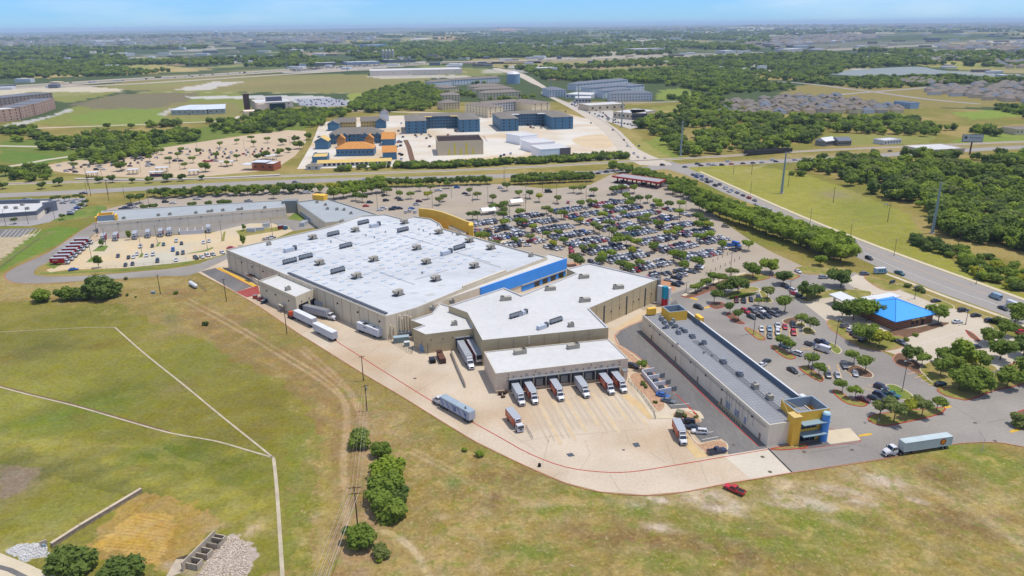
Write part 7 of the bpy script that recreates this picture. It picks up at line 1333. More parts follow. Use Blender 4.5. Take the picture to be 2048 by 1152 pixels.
for a,b,d,h,lb,wl_,rf,wn in(((862,176),(905,172),18,11,'pale blue grey apartment row left end beyond the trees',M_grn,M_shingle,(3,9)),((908,171),(1000,165),18,11,'long pale blue grey apartment row beyond the trees',M_grn,M_shingle,(3,16)),((890,187),(918,185),40,10,'brown roofed apartment block behind the nearest brown one',M_apt,M_tanroof,(3,5)),((884,203),(920,202),34,10,'brown roofed apartment block in the middle of the left brown group',M_apt,M_tanroof,(3,6)),((886,220),(920,218),24,10,'brown roofed apartment block nearest to the left blue block',M_apt,M_tanroof,(3,6)),((945,186),(1010,183),30,11,'farthest long tan roofed apartment block left of the parkway',M_apt,M_tanroof,(3,11)),((952,192),(1028,189),26,11,'middle long tan roofed apartment block left of the parkway',M_apt,M_tanroof,(3,12)),((966,200),(1042,196.5),24,11,'nearest long tan roofed apartment block left of the parkway',M_apt,M_tanroof,(3,12)),((1098,195),(1132,194),50,12,'grey roofed apartment block alone right of the parkway bend',M_grn,M_shingle2,(4,6)),((1152,182),(1256,172),22,12,'farthest long grey apartment block on the right of the parkway',M_grn,M_shingle2,(3,16)),((1180,190),(1262,183),22,12,'second grey apartment block on the right of the parkway',M_grn,M_shingle2,(3,13)),((1206,197),(1262,192),22,12,'third grey apartment block on the right of the parkway',M_grn,M_shingle2,(3,9)),((1222,204),(1304,202),24,13,'nearest grey apartment block with arched bays right of the parkway',M_grn,M_shingle2,(3,14)),((1256,186),(1288,183),40,12,'plain grey roofed apartment block behind the arched one',M_grn,M_shingle2,(3,4))):
 bldg('apartment_block',lb,'apartment building',a,b,d,h,wl_,rf,'hip',wn,3.5)
M_shop=mat('tan shop wall',walb(200,184,158),.9,.05,.3,.04,2)
for a,b,d,h,lb,wl_ in(((1130,196),(1180,198),50,6,'white roofed shop group beside the parkway at the back',M_white),((1150,206),(1182,206),40,7,'white roofed shop with grey front beside the parkway',plain('pale grey shop wall',(196,198,200))),((1178,223),(1250,219),34,8,'long tan walled shop with flat pale roof',M_shop),((1226,236),(1268,240),50,8,'tan shop with dark glass front near the car park',M_shop),((1264,240),(1294,240),44,8,'dark glass fronted shop beside the tan one',plain('dark shop glass',(96,96,98)))):
 bldg('shop',lb,'shop',a,b,d,h,wl_,M_roofw,'flat',(1,5),ww=3,wh=2.5)
sheet('shop_lot',[(1130,210),(1200,238),(1260,258),(1300,250),(1300,240),(1200,215),(1150,200)],.05,mat('pale lot concrete',alb(206,198,188),.9,.05,.05,.05,.5))
o=thing('water_tank','white ground water tank with shallow domed top','water tank',W(1027,167));g=MB();g.cyl((0,0,0),(0,0,20),14,n=28);g.build('shell',plain('pale blue tank side',(160,186,210)),o);g=MB();g.cyl((0,0,20),(0,0,24),14.2,9,n=28);g.cyl((0,0,24),(0,0,25.5),9,2,n=28);g.build('dome',M_white,o)
o=thing('water_tower','distant pale blue bulb topped water tower on the horizon','water tower',W(434,76));g=MB();g.cyl((0,0,0),(0,0,50),7,6,n=14);g.build('stem',plain('pale blue tower',(150,190,220)),o);g=MB();g.cyl((0,0,50),(0,0,62),8,22,n=18);g.cyl((0,0,62),(0,0,74),22,22,n=18);g.cyl((0,0,74),(0,0,82),22,8,n=18);g.build('bulb',plain('pale blue bulb',(176,216,240)),o)
o=thing('water_tower','small dark water tower on the wooded ridge at the horizon','water tower',W(997,60));g=MB();g.cyl((0,0,0),(0,0,45),8,6,n=12);g.build('stem',plain('tower brown',(130,110,110)),o);g=MB();g.cyl((0,0,45),(0,0,60),10,26,n=14);g.cyl((0,0,60),(0,0,85),26,18,n=14);g.build('bulb',plain('tower brown',(130,110,110)),o)
o=bldg('office_building','four storey beige medical office with dark glass front and brown tower','office building',(515,228),(588,224),60,15,mat('beige stone cladding',walb(212,194,172),.9,.05,.3,.03,2),M_roofw,'flat',(3,4),side=4)
L_=o['L'];g=MB();g.box((L_*.56,-1.5,7),(L_*.42,3.2,13.5));g.build('glass_front',plain('green black glass',(36,62,66),.1,.6),o);g=MB();g.box((-9,40,13),(8,8,26));g.build('stair_tower',plain('dark brown cladding',(92,66,60)),o);g=MB();g.box((L_*.55,26,18),(22,12,6));g.build('plant_room',plain('dark grey plant screen',(98,104,122)),o);g=MB();g.box((-8,-4,3),(22,22,6));g.build('low_wing',MATS['beige stone cladding'],o);g=MB();g.box((L_*.12,-3,7),(10,7,14.5));g.build('stone_pier',MATS['beige stone cladding'],o)
for i,(a,b)in enumerate((((343,230),(377,229.5)),((380,229.5),(413,229)),((417,228.5),(451,227)))):bldg('storage_shed','%s long white roofed storage shed from the left in the open field'%ORD[i],'shed',a,b,75,7,plain('pale green grey siding',(196,206,196)),plain('white blue metal roof',(232,240,248),.5,.4),'gable',(1,3),1.2,'storage sheds in the field')
for i,(a,b,d)in enumerate((((-60,252),(42,240),40),((44,238),(70,231),30),((72,231),(94,224),30),((94,224),(112,217),30))):bldg('apartment_block',('leftmost brick and stone apartment block with pale roof','second brown brick apartment block from the left edge','third brown brick apartment block from the left edge','fourth, farthest brown apartment block of the left row')[i],'apartment building',a,b,d,16,mat('brown brick facade',walb(170,140,122),.9,.1,.2,.05,2),M_roofw if i==0 else M_shingle2,'flat',(4,8 if i==0 else 4))
bldg('apartment_block','long grey apartment block behind the left brick row','apartment building',(0,216),(108,204),40,15,plain('taupe facade',(166,150,142)),M_shingle2,'flat',(4,14))
for i,(a,b,lb)in enumerate((((171,356),(195,355),'leftmost white station platform roof'),((254,350),(276,349),'second white platform roof from the left'),((297,355),(326,354),'platform roof over a purple screen'),((310,346),(336,345),'white shelter roof behind the purple screened platform'),((376,352),(398,351),'white platform roof right of the big oak'),((440,334),(468,332),'white shelter roof beside the station house'),((536,322),(556,319),'white bus shelter roof at the right end of the station lot'))):
 A,B=W(*a),W(*b);v=B-A;o=thing('platform_shelter',lb,'shelter',(A.x,A.y,0),atan2(v.y,v.x),'station shelters');L_=v.length;g=MB();g.box((L_/2,3,4.2),(L_,6,.3));g.build('roof',M_white,o)
 g=MB();[g.box((L_*f,y,2.1),(.3,.3,4.1))for f in(.1,.5,.9)for y in(1,5)];[w_.build('post',M_dmetal,o)for w_ in g.split()]
 if i in(2,):g=MB();g.box((L_/2,2.9,1.4),(L_*.9,.3,2.2));g.build('screen',plain('purple screen',(120,86,120)),o)
o=bldg('station_house','orange brick station house with white roof','station house',(505,341),(548,342),14,6,mat('orange brick',alb(190,110,76),.9,.08,.5,.06,4),M_white,'flat',(1,3),par=.3);g=MB();g.box((6,6,7.2),(14,12,.3));g.box((-4,4,5),(12,10,.3));[w_.build('roof_canopy',M_white,o)for w_ in g.split()]
strip('station_platform',[(150,358),(300,360),(440,356),(560,350)],5,.5,MATS['pale lot concrete'],2)
for a,b,d,h,lb,wl_,rf in(((740,152),(925,148),90,12,'long white warehouse beside the freeway',mat('pale warehouse wall',walb(222,206,188),.9,.05),M_roofw),((694,130),(760,128),60,8,'blue and white car dealership by the freeway',plain('blue white dealer wall',(176,190,214)),M_roofw),((776,126),(822,124),60,10,'dark fronted car dealership right of the blue one',plain('dark dealer wall',(110,118,130)),M_roofw),((630,132),(672,131),50,9,'grey dealership on the embankment left of the blue one',plain('grey dealer wall',(140,140,144)),M_roofw),((736,97),(776,95),60,18,'blue banded distant office beyond the dealerships',plain('blue office wall',(120,164,220)),M_roofw),((1075,143),(1115,141),40,8,'white shed at the electric substation',M_white,M_roofw),((1222,97),(1262,95),90,14,'distant white complex right of the junction',M_white,M_roofw),((1268,92),(1310,90),60,12,'distant pale warehouse behind the white complex',M_shop,M_roofw),((1270,105),(1330,103),80,14,'distant grey warehouse near the freeway',plain('pale grey shop wall',(196,198,200)),M_roofw),((1330,128),(1350,127),40,7,'white roofed depot beside the freeway bend',M_white,M_roofw),((1574,105),(1612,103),60,12,'grey flat warehouse beyond the freeway on the right',plain('pale grey shop wall',(196,198,200)),M_roofw),((1450,107),(1472,106),50,10,'small white depot beyond the freeway',M_white,M_roofw),((1608,88),(1636,87),80,12,'distant tan school building on the right',M_shop,M_roofw),((1665,86),(1690,85),70,12,'distant white roofed school on the right',M_white,M_roofw),((1802,64),(1828,63.5),120,20,'distant bright blue roofed warehouse near the horizon',plain('blue office wall',(120,164,220)),plain('bright blue roof',(60,150,230))),((193,85),(232,83),120,14,'distant white roofed school on the far left',M_white,M_roofw),((238,83),(262,82),120,14,'distant white hall right of the far left school',M_white,M_roofw),((192,113),(270,111),50,10,'long low white shed in the left woodland',M_white,M_roofw),((462,117),(486,116),50,9,'small white shed in the woodland left of the dealerships',M_white,M_roofw),((1519,143),(1533,142.5),12,14,'tall white block by the lake works',M_white,M_roofw),((1478,145),(1515,144),40,8,'white works shed left of the lake',M_white,M_roofw),((1452,141),(1470,140.5),50,8,'pale works shed at the far left of the lake works',M_shop,M_roofw),((1850,312),(1928,308),30,5,'flat white roofed workshop beside the billboard',M_shop,M_roofw),((1768,290),(1802,287),14,4,'white roofed cottage in the clearing',M_white,M_roofw),((1650,293),(1672,290),12,5,'small weathered house in the clearing',plain('grey house wall',(160,156,148)),M_white),((1676,292),(1702,291),14,5,'dark roofed house in the clearing',plain('grey house wall',(160,156,148)),M_shingle2),((2030,270),(2080,268),20,6,'brown roofed house at the right edge',M_shop,M_tanroof),((1786,214),(1820,218),16,8,'pale blue house at the right end of the housing estate',plain('pale blue siding',(170,196,226)),M_shingle2)):
 bldg('warehouse' if h>5.5 else 'workshop',lb,'building',a,b,d,h,wl_,rf,'flat' if h not in(4,5)or rf is M_roofw else 'gable',(1,6))
for i in range(4):o=thing('silo','%s pale batch plant silo from the left behind the dealerships'%ORD[i],'silo',W(767+i*6.5,121),0,'batch plant silos');g=MB();g.cyl((0,0,3),(0,0,34),5,n=12);g.build('shell',plain('pale silo',(214,208,196)),o);g=MB();g.cyl((0,0,34),(0,0,40),5,1.5,n=12);g.build('cap',plain('pale silo',(214,208,196)),o)
hr=random.Random(9);HM={}
def house_meshes(v,tone):
 if(v,tone)not in HM:
  w_=(15,18,13)[v];d=(13,12,15)[v];h=(4.2,6.0,4.6)[v];g=MB();g.box((0,0,h/2),(w_,d,h));a=g.mesh('wall',(M_apt,M_grn,plain('pale house wall',(214,206,196)))[tone]);g=MB();e=.6;m=d/2*.9
  P=[(-w_/2-e,-d/2-e,h),(w_/2+e,-d/2-e,h),(w_/2+e,d/2+e,h),(-w_/2-e,d/2+e,h),(-w_/2+m,0,h+4),(w_/2-m,0,h+4)];g.add(P,[(0,1,5,4),(1,2,5),(2,3,4,5),(3,0,4),(3,2,1,0)]);g.add([(-w_/4-3,-d/2-2,h),(-w_/4+3,-d/2-2,h),(-w_/4,-d/2-2,h+2.6),(-w_/4,0,h+2.6)],[(0,2,3),(1,3,2),(0,1,2)]);HM[(v,tone)]=(a,g.mesh('roof',(M_tanroof,M_shingle2,M_shingle)[tone]))
 return HM[(v,tone)]
for px,py,ph in((1440,222,'the left end of the estate'),(1540,232,'the front of the estate'),(1640,196,'the back of the estate'),(1800,222,'the pale blue estate house')):landmark(px,py,ph)
np_,used=0,[]
EST=[(p.x,p.y)for p in WW([(1442,208),(1500,205),(1600,196),(1650,194),(1700,202),(1760,210),(1812,218),(1790,228),(1680,228),(1600,232),(1520,234),(1440,232)])]
ex0,ex1=min(p[0]for p in EST),max(p[0]for p in EST);ey0,ey1=min(p[1]for p in EST),max(p[1]for p in EST)
for r in range(20):
 for c in range(24):
  x,y=ex0+c*20+hr.uniform(-2,2)+(r%2)*6,ey0+r*34+hr.uniform(-3,3)
  if y>ey1 or not inside((x,y),EST):continue
  a,b=house_meshes(hr.randrange(3),hr.choice((0,0,1,2)));o=thing('house',None,'house',(x,y,0),hr.choice((0,.1,pi,pi/2)),'houses of the estate');ob('wall',a,o);ob('roof',b,o);later(o,'grey brown roofed house in the estate');np_+=1
fh=MB();r=random.Random(12)
def cluster(poly,n,s=1.0):
 P=[(p.x,p.y)for p in WW(poly)];x0,x1=min(p[0]for p in P),max(p[0]for p in P);y0,y1=min(p[1]for p in P),max(p[1]for p in P);k=0;t=0
 while k<n and t<n*12:
  t+=1;x,y=r.uniform(x0,x1),r.uniform(y0,y1)
  if not inside((x,y),P):continue
  k+=1;w_,d,h=15*s*r.uniform(.8,1.3),12*s*r.uniform(.8,1.2),5*s;z=float(terrain(np.array([x]),np.array([y]))[0]);tn=r.choice((0,0,1,2));fh.box((x,y,z+h/2),(w_,d,h),0,3 if r.random()<.8 else 4)
  fh.add([(x-w_*.55,y-d*.55,z+h),(x+w_*.55,y-d*.55,z+h),(x+w_*.55,y+d*.55,z+h),(x-w_*.55,y+d*.55,z+h),(x-w_*.2,y,z+h*1.8),(x+w_*.2,y,z+h*1.8)],[(0,1,5,4),(1,2,5),(2,3,4,5),(3,0,4)],tn)
cluster([(1850,180),(1900,172),(1990,168),(2100,170),(2300,174),(2300,212),(2048,206),(1960,200),(1870,192)],230);cluster([(1780,165),(1850,160),(1920,166),(1840,172)],24);cluster([(1480,90),(1560,74),(1700,70),(1780,76),(1700,84),(1560,96)],330,1.8);cluster([(1820,116),(1900,110),(1980,112),(1970,120),(1860,124)],80,1.3);cluster([(1960,124),(2060,116),(2300,118),(2300,140),(2048,138),(1970,134)],150,1.2)
cluster([(1880,96),(1960,90),(2060,92),(2300,94),(2300,106),(2048,108),(1900,104)],110,2.0);cluster([(-100,80),(140,74),(420,72),(560,76),(760,72),(760,86),(500,90),(200,90),(-100,96)],420,2.2);cluster([(560,76),(700,74),(700,84),(580,86)],60,2.2);cluster([(40,116),(140,113),(140,118),(50,121)],24,1.2);cluster([(1180,58),(1300,56),(1420,56),(1400,62),(1200,64)],90,4);cluster([(1480,54),(1900,50),(2048,50),(2048,60),(1700,64),(1500,62)],200,4);cluster([(400,68),(560,66),(700,66),(700,70),(420,72)],90,3.5)
for i in range(700):
 d=math.exp(r.uniform(math.log(1900),math.log(15000)));a=R(r.uniform(-39,39));x,y=d*sin(a),d*cos(a)
 if abs(a)<R(30)and d<2300:continue
 k=d/4000;w_,dd_,h=r.uniform(14,50)*(k+.4),r.uniform(12,30)*(k+.4),r.uniform(5,11)*(.5+k*.6);z=float(terrain(np.array([x]),np.array([y]))[0]);fh.box((x,y,z+h/2),(w_,dd_,h),r.uniform(-.3,.3),r.choice((4,4,3,0,1)))
tag(fh.build('distant_housing',[M_tanroof,M_shingle2,M_shingle,M_shop,M_white]),kind='stuff')
dc_=MB();cols=['white','black','silver','grey','white','dark blue','red']
def dots(poly,n,z=.8,s=1.0):
 P=[(p.x,p.y)for p in WW(poly)];x0,x1=min(p[0]for p in P),max(p[0]for p in P);y0,y1=min(p[1]for p in P),max(p[1]for p in P);k=t=0
 while k<n and t<n*12:
  t+=1;x,y=r.uniform(x0,x1),r.uniform(y0,y1);y=round(y/6.5)*6.5;x=round(x/3.1)*3.1
  if inside((x,y),P):k+=1;m=r.randrange(7);dc_.box((x,y,.6),(1.9*s,4.6*s,.8),0,m);dc_.box((x,y,1.25),(1.6*s,2.4*s,.5),0,7)
dots([(620,134),(690,132),(690,136),(620,139)],150);dots([(690,131),(830,125),(850,128),(700,136)],260);dots([(580,142),(640,136),(640,139),(590,144)],120);dots([(1130,205),(1160,200),(1240,245),(1290,246),(1280,256),(1220,246)],90);dots([(1180,110),(1260,106),(1260,110),(1190,115)],90);dots([(590,200),(690,197),(690,210),(610,211)],40);dots([(830,262),(930,250),(960,290),(1030,290),(1030,310),(980,316),(820,290)],26,s=1.3);dots([(1050,250),(1100,246),(1100,256),(1056,258)],16,s=1.5);dots([(625,300),(640,250),(645,250),(632,330)],10,s=1.4);dots([(790,330),(798,240),(806,240),(808,330)],14,s=1.4)
tag(dc_.build('distant_cars',[paint(c)for c in cols]+[M_cg]),kind='stuff')
dt=MB()
for i in range(70):f=r.random();q=[0]*2;x=60+f*1600;import bisect;pts=FW;k=max(0,min(len(pts)-2,bisect.bisect([p[0]for p in pts],x)-1));t=(x-pts[k][0])/(pts[k+1][0]-pts[k][0]);y=pts[k][1]*(1-t)+pts[k+1][1]*t;w=W(x,y,.6);dt.box((w.x,w.y+r.choice((-30,-24,24,30)),1.6),(r.choice((5,5,6,16)),2.4,r.choice((1.6,1.8,3.4))),.05,r.randrange(3))
tag(dt.build('freeway_traffic',[paint('white'),paint('black'),paint('silver')]),kind='stuff')
o=thing('overpass','concrete freeway overpass over the parkway','bridge',W(985,127));g=MB();g.box((0,0,6.5),(330,60,1.6),.06);g.build('deck',MATS['freeway concrete'],o);g=MB();[g.box((x,y,3),(3,3,6))for x in(-60,-20,20,60)for y in(-20,20)];[w_.build('pier',MATS['freeway concrete'],o)for w_ in g.split()]
park([('sedan','red',410,322),('sedan','red',417,323),('suv','red',425,322),('sedan','silver',432,322),('sedan','white',463,304),('sedan','black',456,316),('suv','white',298,327),('suv','grey',305,330),('suv','white',296,332),('sedan','black',275,318),('suv','black',284,317),('suv','white',213,322),('sedan','white',200,334),('suv','black',193,339),('sedan','white',207,339),('suv','dark blue',227,325),('suv','black',233,323),('sedan','black',170,330),('suv','white',133,342),('sedan','maroon',140,340),('suv','dark blue',151,344),('sedan','white',118,331),('sedan','black',341,306),('suv','dark blue',362,304),('sedan','white',374,298),('sedan','white',376,309),('suv','dark blue',350,322),('suv','black',362,322),('sedan','white',313,315),('sedan','black',260,332),('sedan','red',488,308)]+[(hr.choice(('sedan','suv','suv','pickup')),hr.choice(cw),hr.uniform(130,470),0)for _ in range(0)],.2,'cars in the station lot','in tan station lot',False)
w=(W(1494,312),W(1584,305));v=w[1]-w[0];o=thing('rail_bridge','dark steel girder rail bridge along the station road','bridge',w[0],atan2(v.y,v.x));L_=v.length;g=MB();g.box((L_/2,0,2.6),(L_,.6,3.4));g.box((L_/2,5,2.6),(L_,.6,3.4));[w_.build('girder',plain('dark girder',(74,70,70)),o)for w_ in g.split()];g=MB();g.box((L_/2,2.5,1.2),(L_,4.4,.4));g.build('deck',M_dasph,o)
for k,(x,y,d,c,l)in enumerate(((503,464,(5,2.4,2.4),(226,228,230),'white storage container in the yard behind the store'),(519,461,(6,2.2,1.8),(232,232,232),'white boxed equipment in the yard behind the store'),(533,455,(4,2.4,2.6),(214,220,226),'pale cabinet beside the yard lamp post'),(562,458,(3,2,2.4),(150,40,40),'red steel cage in the yard corner'),(571,459,(2,2,2.4),(70,120,150),'blue cabin in the yard corner'),(608,450,(8,3,2.2),(214,222,226),'white walled tank enclosure on the court lawn'))):
 o=thing('storage_unit',l,'container',W(x,y),.3*k);g=MB();g.box((0,0,d[2]/2),d);g.build('body',plain('yard unit %d'%k,c),o);g=MB();g.box((0,0,d[2]+.05),(d[0]+.1,d[1]+.1,.1));g.build('lid',plain('yard lid',(176,180,186)),o)
SL=[(p.x,p.y)for p in WW([(112,331),(130,341),(305,352),(500,338),(560,312),(540,290),(400,296),(250,312)])];t_=0;sd=W(560,300)-W(140,330);sd=sd.normalized();sq=Vector((-sd.y,sd.x,0));so_=W(130,340)
for r_i in range(7):
 for c_i in range(60):
  p=so_+sd*(c_i*3.1+6)+sq*(r_i*16+8);f=fbm(np.array([p.x]),np.array([p.y]),40,2,5)[0]
  if not inside((p.x,p.y),SL)or hr.random()>(.75 if f>.52 else.06):continue
  if any((p.x-q[0])**2+(p.y-q[1])**2<12 for q in NEAR_PTS[-200:]):continue
  kk,cc_=hr.choice(('sedan','suv','suv','pickup')),hr.choice(cw);vehicle(kk,cc_,p.x,p.y,atan2(sq.y,sq.x),False,None,'%s %s in tan station lot'%(cc_,KINDL[kk]),'cars in the station lot')
o=thing('billboard','roadside billboard with pale poster on a brown pole','billboard',W(1939,309),R(-12));g=MB();g.cyl((0,0,0),(0,0,12),.7,n=10);g.build('pole',plain('brown steel',(110,78,66)),o);g=MB();g.box((0,0,15),(17.5,1.2,7));g.build('panel',plain('billboard frame',(120,116,112)),o);g=MB();g.box((0,-.64,15.2),(17,.08,6.2));g.build('poster',plain('pale poster',(226,226,224)),o);g=MB();g.cyl((-6,-.7,15.6),(-6,-.73,15.6),1.4,n=12);[g.box((-2+k*1.7,-.7,15.6-.3*(k%2)),(1.1,.06,.7))for k in range(6)];g.build('poster_text',plain('dark poster text',(96,90,96)),o)
# ------------------------------------------------------------------ poles and wires
def lamp(px,py,h=11.5,rz=0,base='dark parking lot lamp post',double=True,group='parking lot lamp posts'):
 o=thing('lamp_post',None,'lamp post',W(px,py,.1),rz,group)
 if('lamp',h,double)not in CARM:
  g=MB();g.cyl((0,0,0),(0,0,h),.14,.09,n=7);b=MB();b.cyl((0,0,0),(0,0,.7),.3,n=8);a=MB();a.box((0,0,h),(2.4 if double else 1.4,.1,.1));hs=[]
  for s in((-1,1)if double else(1,)):q=MB();q.box((s*1.3,0,h+.02),(.8,.5,.18));hs.append(q.mesh('lamp_head',M_metal))
  CARM[('lamp',h,double)]=(g.mesh('pole',M_dmetal),b.mesh('base',M_concrete),a.mesh('arm',M_dmetal),hs)
 p,b,a,hs=CARM[('lamp',h,double)];ob('pole',p,o);ob('base',b,o);ob('arm',a,o);[ob('lamp_head',q,o)for q in hs];return later(o,base)
for px,py,h in((1507,669,11.5),(1669.5,695,11.5),(1804,783,11.5),(1622,749,11),(1758,842,11.5),(1983,785,8),(1577,604,10),(1320,575,11),(1460,552,12),(1931,649,6),(1829,598,6),(1372,585,5),(195,473,8)):lamp(px,py,h,.5)
for px,py in((755,418),(794,395),(865,415),(903,396),(945,405),(990,470),(1008,375),(1010,365),(976,408),(1019,446),(1085,385),(1112,464),(1085,475),(1113,402),(1172,397),(1138,440),(1218,482),(1195,525),(1237,461),(1273,425),(1262,430),(1335,510),(1371,429),(1358,452),(1052,405),(1051,424)):lamp(px,py,12,.5,'tall lamp post in the crowded store lot',True,'lamp posts in the store lot')
for px,py in((212,491),(183,515),(315,486),(284,508),(444,477),(415,498),(545,470),(250,400),(298,410),(110,440),(57,448),(12,452),(175,392),(217,388)):lamp(px,py,10.5,.2,'slim lamp post near the fleet lot',False,'lamp posts by the fleet lot')
for px,py in((282,345),(315,318),(203,350),(340,335),(489,298),(420,322),(395,300),(360,340),(580,290),(500,315)):lamp(px,py,9,.2,'slim lamp post in the station lot',True,'lamp posts in the station lot')
for px,py in((1952,568),(1788,511),(1501,388),(1700,478),(1620,446)):lamp(px,py,9,.9,'pale street lamp beside the highway',False,'street lamps on the highway')
M_ins=plain('grey insulator',(150,156,160))
def wire(name,label,a,b,sag=1.5,r_=.045,n=14):
 a,b=Vector(a),Vector(b);g=MB();P=[a.lerp(b,k/n)-Vector((0,0,sag*4*(k/n)*(1-k/n)))for k in range(n+1)]
 for p,q in zip(P[:-1],P[1:]):g.cyl(p,q,r_,n=4,cap=False)
 return g
def pylon(px,py,h,label):
 w=W(px,py);o=thing('steel_pylon',label,'pylon',w,0,'steel power pylons');g=MB();g.cyl((0,0,0),(0,0,h),.95,.45,n=12);g.build('mast',plain('pale galvanised mast',(160,180,184),.5,.4),o);g=MB();g.cyl((0,0,0),(0,0,.6),1.5,n=12);g.build('footing',M_concrete,o)
 for k,z in enumerate((h-.6,h-4,h-7.5)):g=MB();g.cyl((0,0,z),(2.6,-.2,z+.5),.16,.08,n=6);g.build('cross_arm',M_ins,o);g=MB();g.cyl((2.6,-.2,z+.5),(2.6,-.2,z-.9),.1,n=6);g.build('insulator',M_ins,o)
 return w
pys=[pylon(1563,387,30.2,'pale steel pylon on the lawn near the wood, middle of three'),pylon(1864,467,30.2,'pale steel pylon nearest to the camera at the lawn edge'),pylon(1361,312,32,'pale steel pylon with side arms beyond the road crossing')]
pys.sort(key=lambda p:p.y);far_p=W(1226,216);near_p=Vector((pys[0].x+55,pys[0].y-190,0));wl_=[near_p]+pys+[far_p]
for k in range(len(wl_)-1):
 o=thing('power_line',('high power cables from the nearest pylon out of the frame','high power cables between the two lawn pylons','high power cables from the lawn to the crossing pylon','high power cables running away along the parkway')[k],'power cables',wl_[k])
 for z in(30.5,27,22.5):g=wire('cable','',wl_[k]+Vector((2.6,-.2,z-1)),wl_[k+1]+Vector((2.6,-.2,z-1)),4);g.v=[tuple(Vector(v)-wl_[k])for v in g.v];g.build('cable',plain('dark cable',(84,90,90)),o)
for px,py,h,lb in((1157,205,30,'tall steel pylon by the shops farther up the parkway'),(1243,255,30,'tall steel pylon beside the shop car park'),(1100,190,28,'tall steel pylon at the parkway bend'),(190,122,60,'thin far pylon on the left woodland'),(380,133,60,'thin far pylon above the left pasture'),(574,140,50,'far pylon beside the freeway dealerships'),(695,145,50,'far pylon at the long warehouse corner'),(1444,137,50,'far pylon in the woodland left of the lake'),(1736,126,50,'far pylon behind the lake')):pylon(px,py,h,lb)
def upole(px,py,h,label,arm=2.2,rz=.0,arms=1):
 w=W(px,py);o=thing('utility_pole',label,'utility pole',w,rz,'wooden utility poles');g=MB();g.cyl((0,0,-.2),(0,0,h),.19,.12,n=7);g.build('pole',M_brown,o)
 for k in range(arms):g=MB();g.box((0,.1,h-.5-k*1.7),(arm,.12,.14));g.build('cross_arm',M_brown,o)
 for s in(-.9,0,.9):g=MB();g.cyl((s*arm/2,.1,h-.42),(s*arm/2,.1,h-.1),.06,n=5);g.build('insulator',M_ins,o)
 return w
up_=[upole(716,1058,12.5,'wooden utility pole carrying wires in front of the bushes',3.2,.1,2),upole(734,822,9.5,'wooden utility pole beside the truck road with transformer',2.2,.5,1),upole(727,762,9.8,'dark leaning utility pole on the edge of the truck road',2.0,.5),upole(574,668,13,'dark utility pole opposite the white trailers',1.6,.5),upole(453,603,11,'dark utility pole beside the dark ramp',1.4,.5),upole(321,588,9.5,'dark utility pole near the white gas tank',1.2,.5)]
g=MB();g.cyl((.35,0,7.4),(.35,0,8.5),.28,n=10);o=[x for x in bpy.data.objects if x.name=='utility_pole.001'][0];g.build('transformer_can',M_ins,o)
for px,py,h,lb in((1666,406,11,'dark wooden pole on the lawn by the bare earth patch'),(1775,444,11,'dark wooden pole beside the white sign on the lawn'),(1576,374,10,'wooden pole beside the lawn pylon'),(1503,350,9,'wooden pole near the station road'),(1467,348,7,'short wooden pole near the station road'),(1915,497,9,'wooden pole among the wood edge bushes'),(218,402,16,'tall wooden pole by the mall entrance road'),(182,392,14,'slender wooden pole left of the mall entrance road'),(176,372,14,'wooden pole by the station crossing')):upole(px,py,h,lb)
nearw=Vector((up_[0].x-3,up_[0].y-95,13));
for k,(a,b,lb)in enumerate(((nearw,up_[0]+Vector((0,0,12)),'bundle of pale wires running down from the nearest pole'),(up_[0]+Vector((0,0,12)),up_[1]+Vector((0,0,9)),'thin wires between the nearest pole and the truck road pole'))):
 o=thing('power_line',lb,'power cables',(0,0,0))
 for dx,dz in((-1.5,0),(-.6,0),(.5,0),(1.5,0),(-.9,-1.7),(.9,-1.7),(0,-2.4)):g=wire('cable','',a+Vector((dx,0,dz)),b+Vector((dx,0,dz)),.8,.03 if k==0 else.016);g.build('cable',plain('pale cable',(206,196,190)),o)
o=thing('transformer','small pale ground transformer in the grass below the slope','transformer',W(307,587));g=MB();g.box((0,0,.5),(1.8,1.4,1.0));g.build('casing',plain('pale green grey steel',(160,180,176)),o);g=MB();g.box((0,0,1.04),(1.9,1.5,.1));g.build('lid',M_metal,o)
o=thing('transformer','olive green transformer box in the gravel behind the orange box truck','transformer',W(1359,833),A1);g=MB();g.box((0,0,.95),(2.2,2.0,1.9));g.build('casing',plain('olive green steel',(112,112,84)),o);g=MB();g.box((0,0,1.95),(2.3,2.1,.1));g.build('lid',plain('olive green lid',(136,136,104)),o)
o=thing('pole_base','dark short pole stub on a concrete base by the truck road kerb','stub',W(1079,933));g=MB();g.cyl((0,0,0),(0,0,.9),.45,n=10);g.build('drum',M_black,o)
for px,py,s,lb in((976,428,1.0,'white ridge roofed vendor tent by the green fence'),(1032,411,.9,'white peaked vendor tent beside small trees')):
 o=thing('vendor_tent',lb,'tent',W(px,py),.35);g=MB();L_,d,h=10*s,6*s,2.8;g.add([(-L_/2,-d/2,h),(L_/2,-d/2,h),(L_/2,d/2,h),(-L_/2,d/2,h),(-L_/2,0,h+1.8),(L_/2,0,h+1.8)],[(0,1,5,4),(2,3,4,5),(0,4,3),(1,2,5)]);g.build('canopy',M_white,o);g=MB();[g.cyl((x*L_/2,y*d/2,0),(x*L_/2,y*d/2,h),.08,n=5)for x in(-1,0,1)for y in(-1,1)];[w_.build('leg',M_metal,o)for w_ in g.split()]
railing('tent_fence','green screened fence beside the white vendor tent',[(986,432),(1012,427),(1020,424)],2.0,m=plain('green screen',(96,134,116)),rails=6,gap=3)
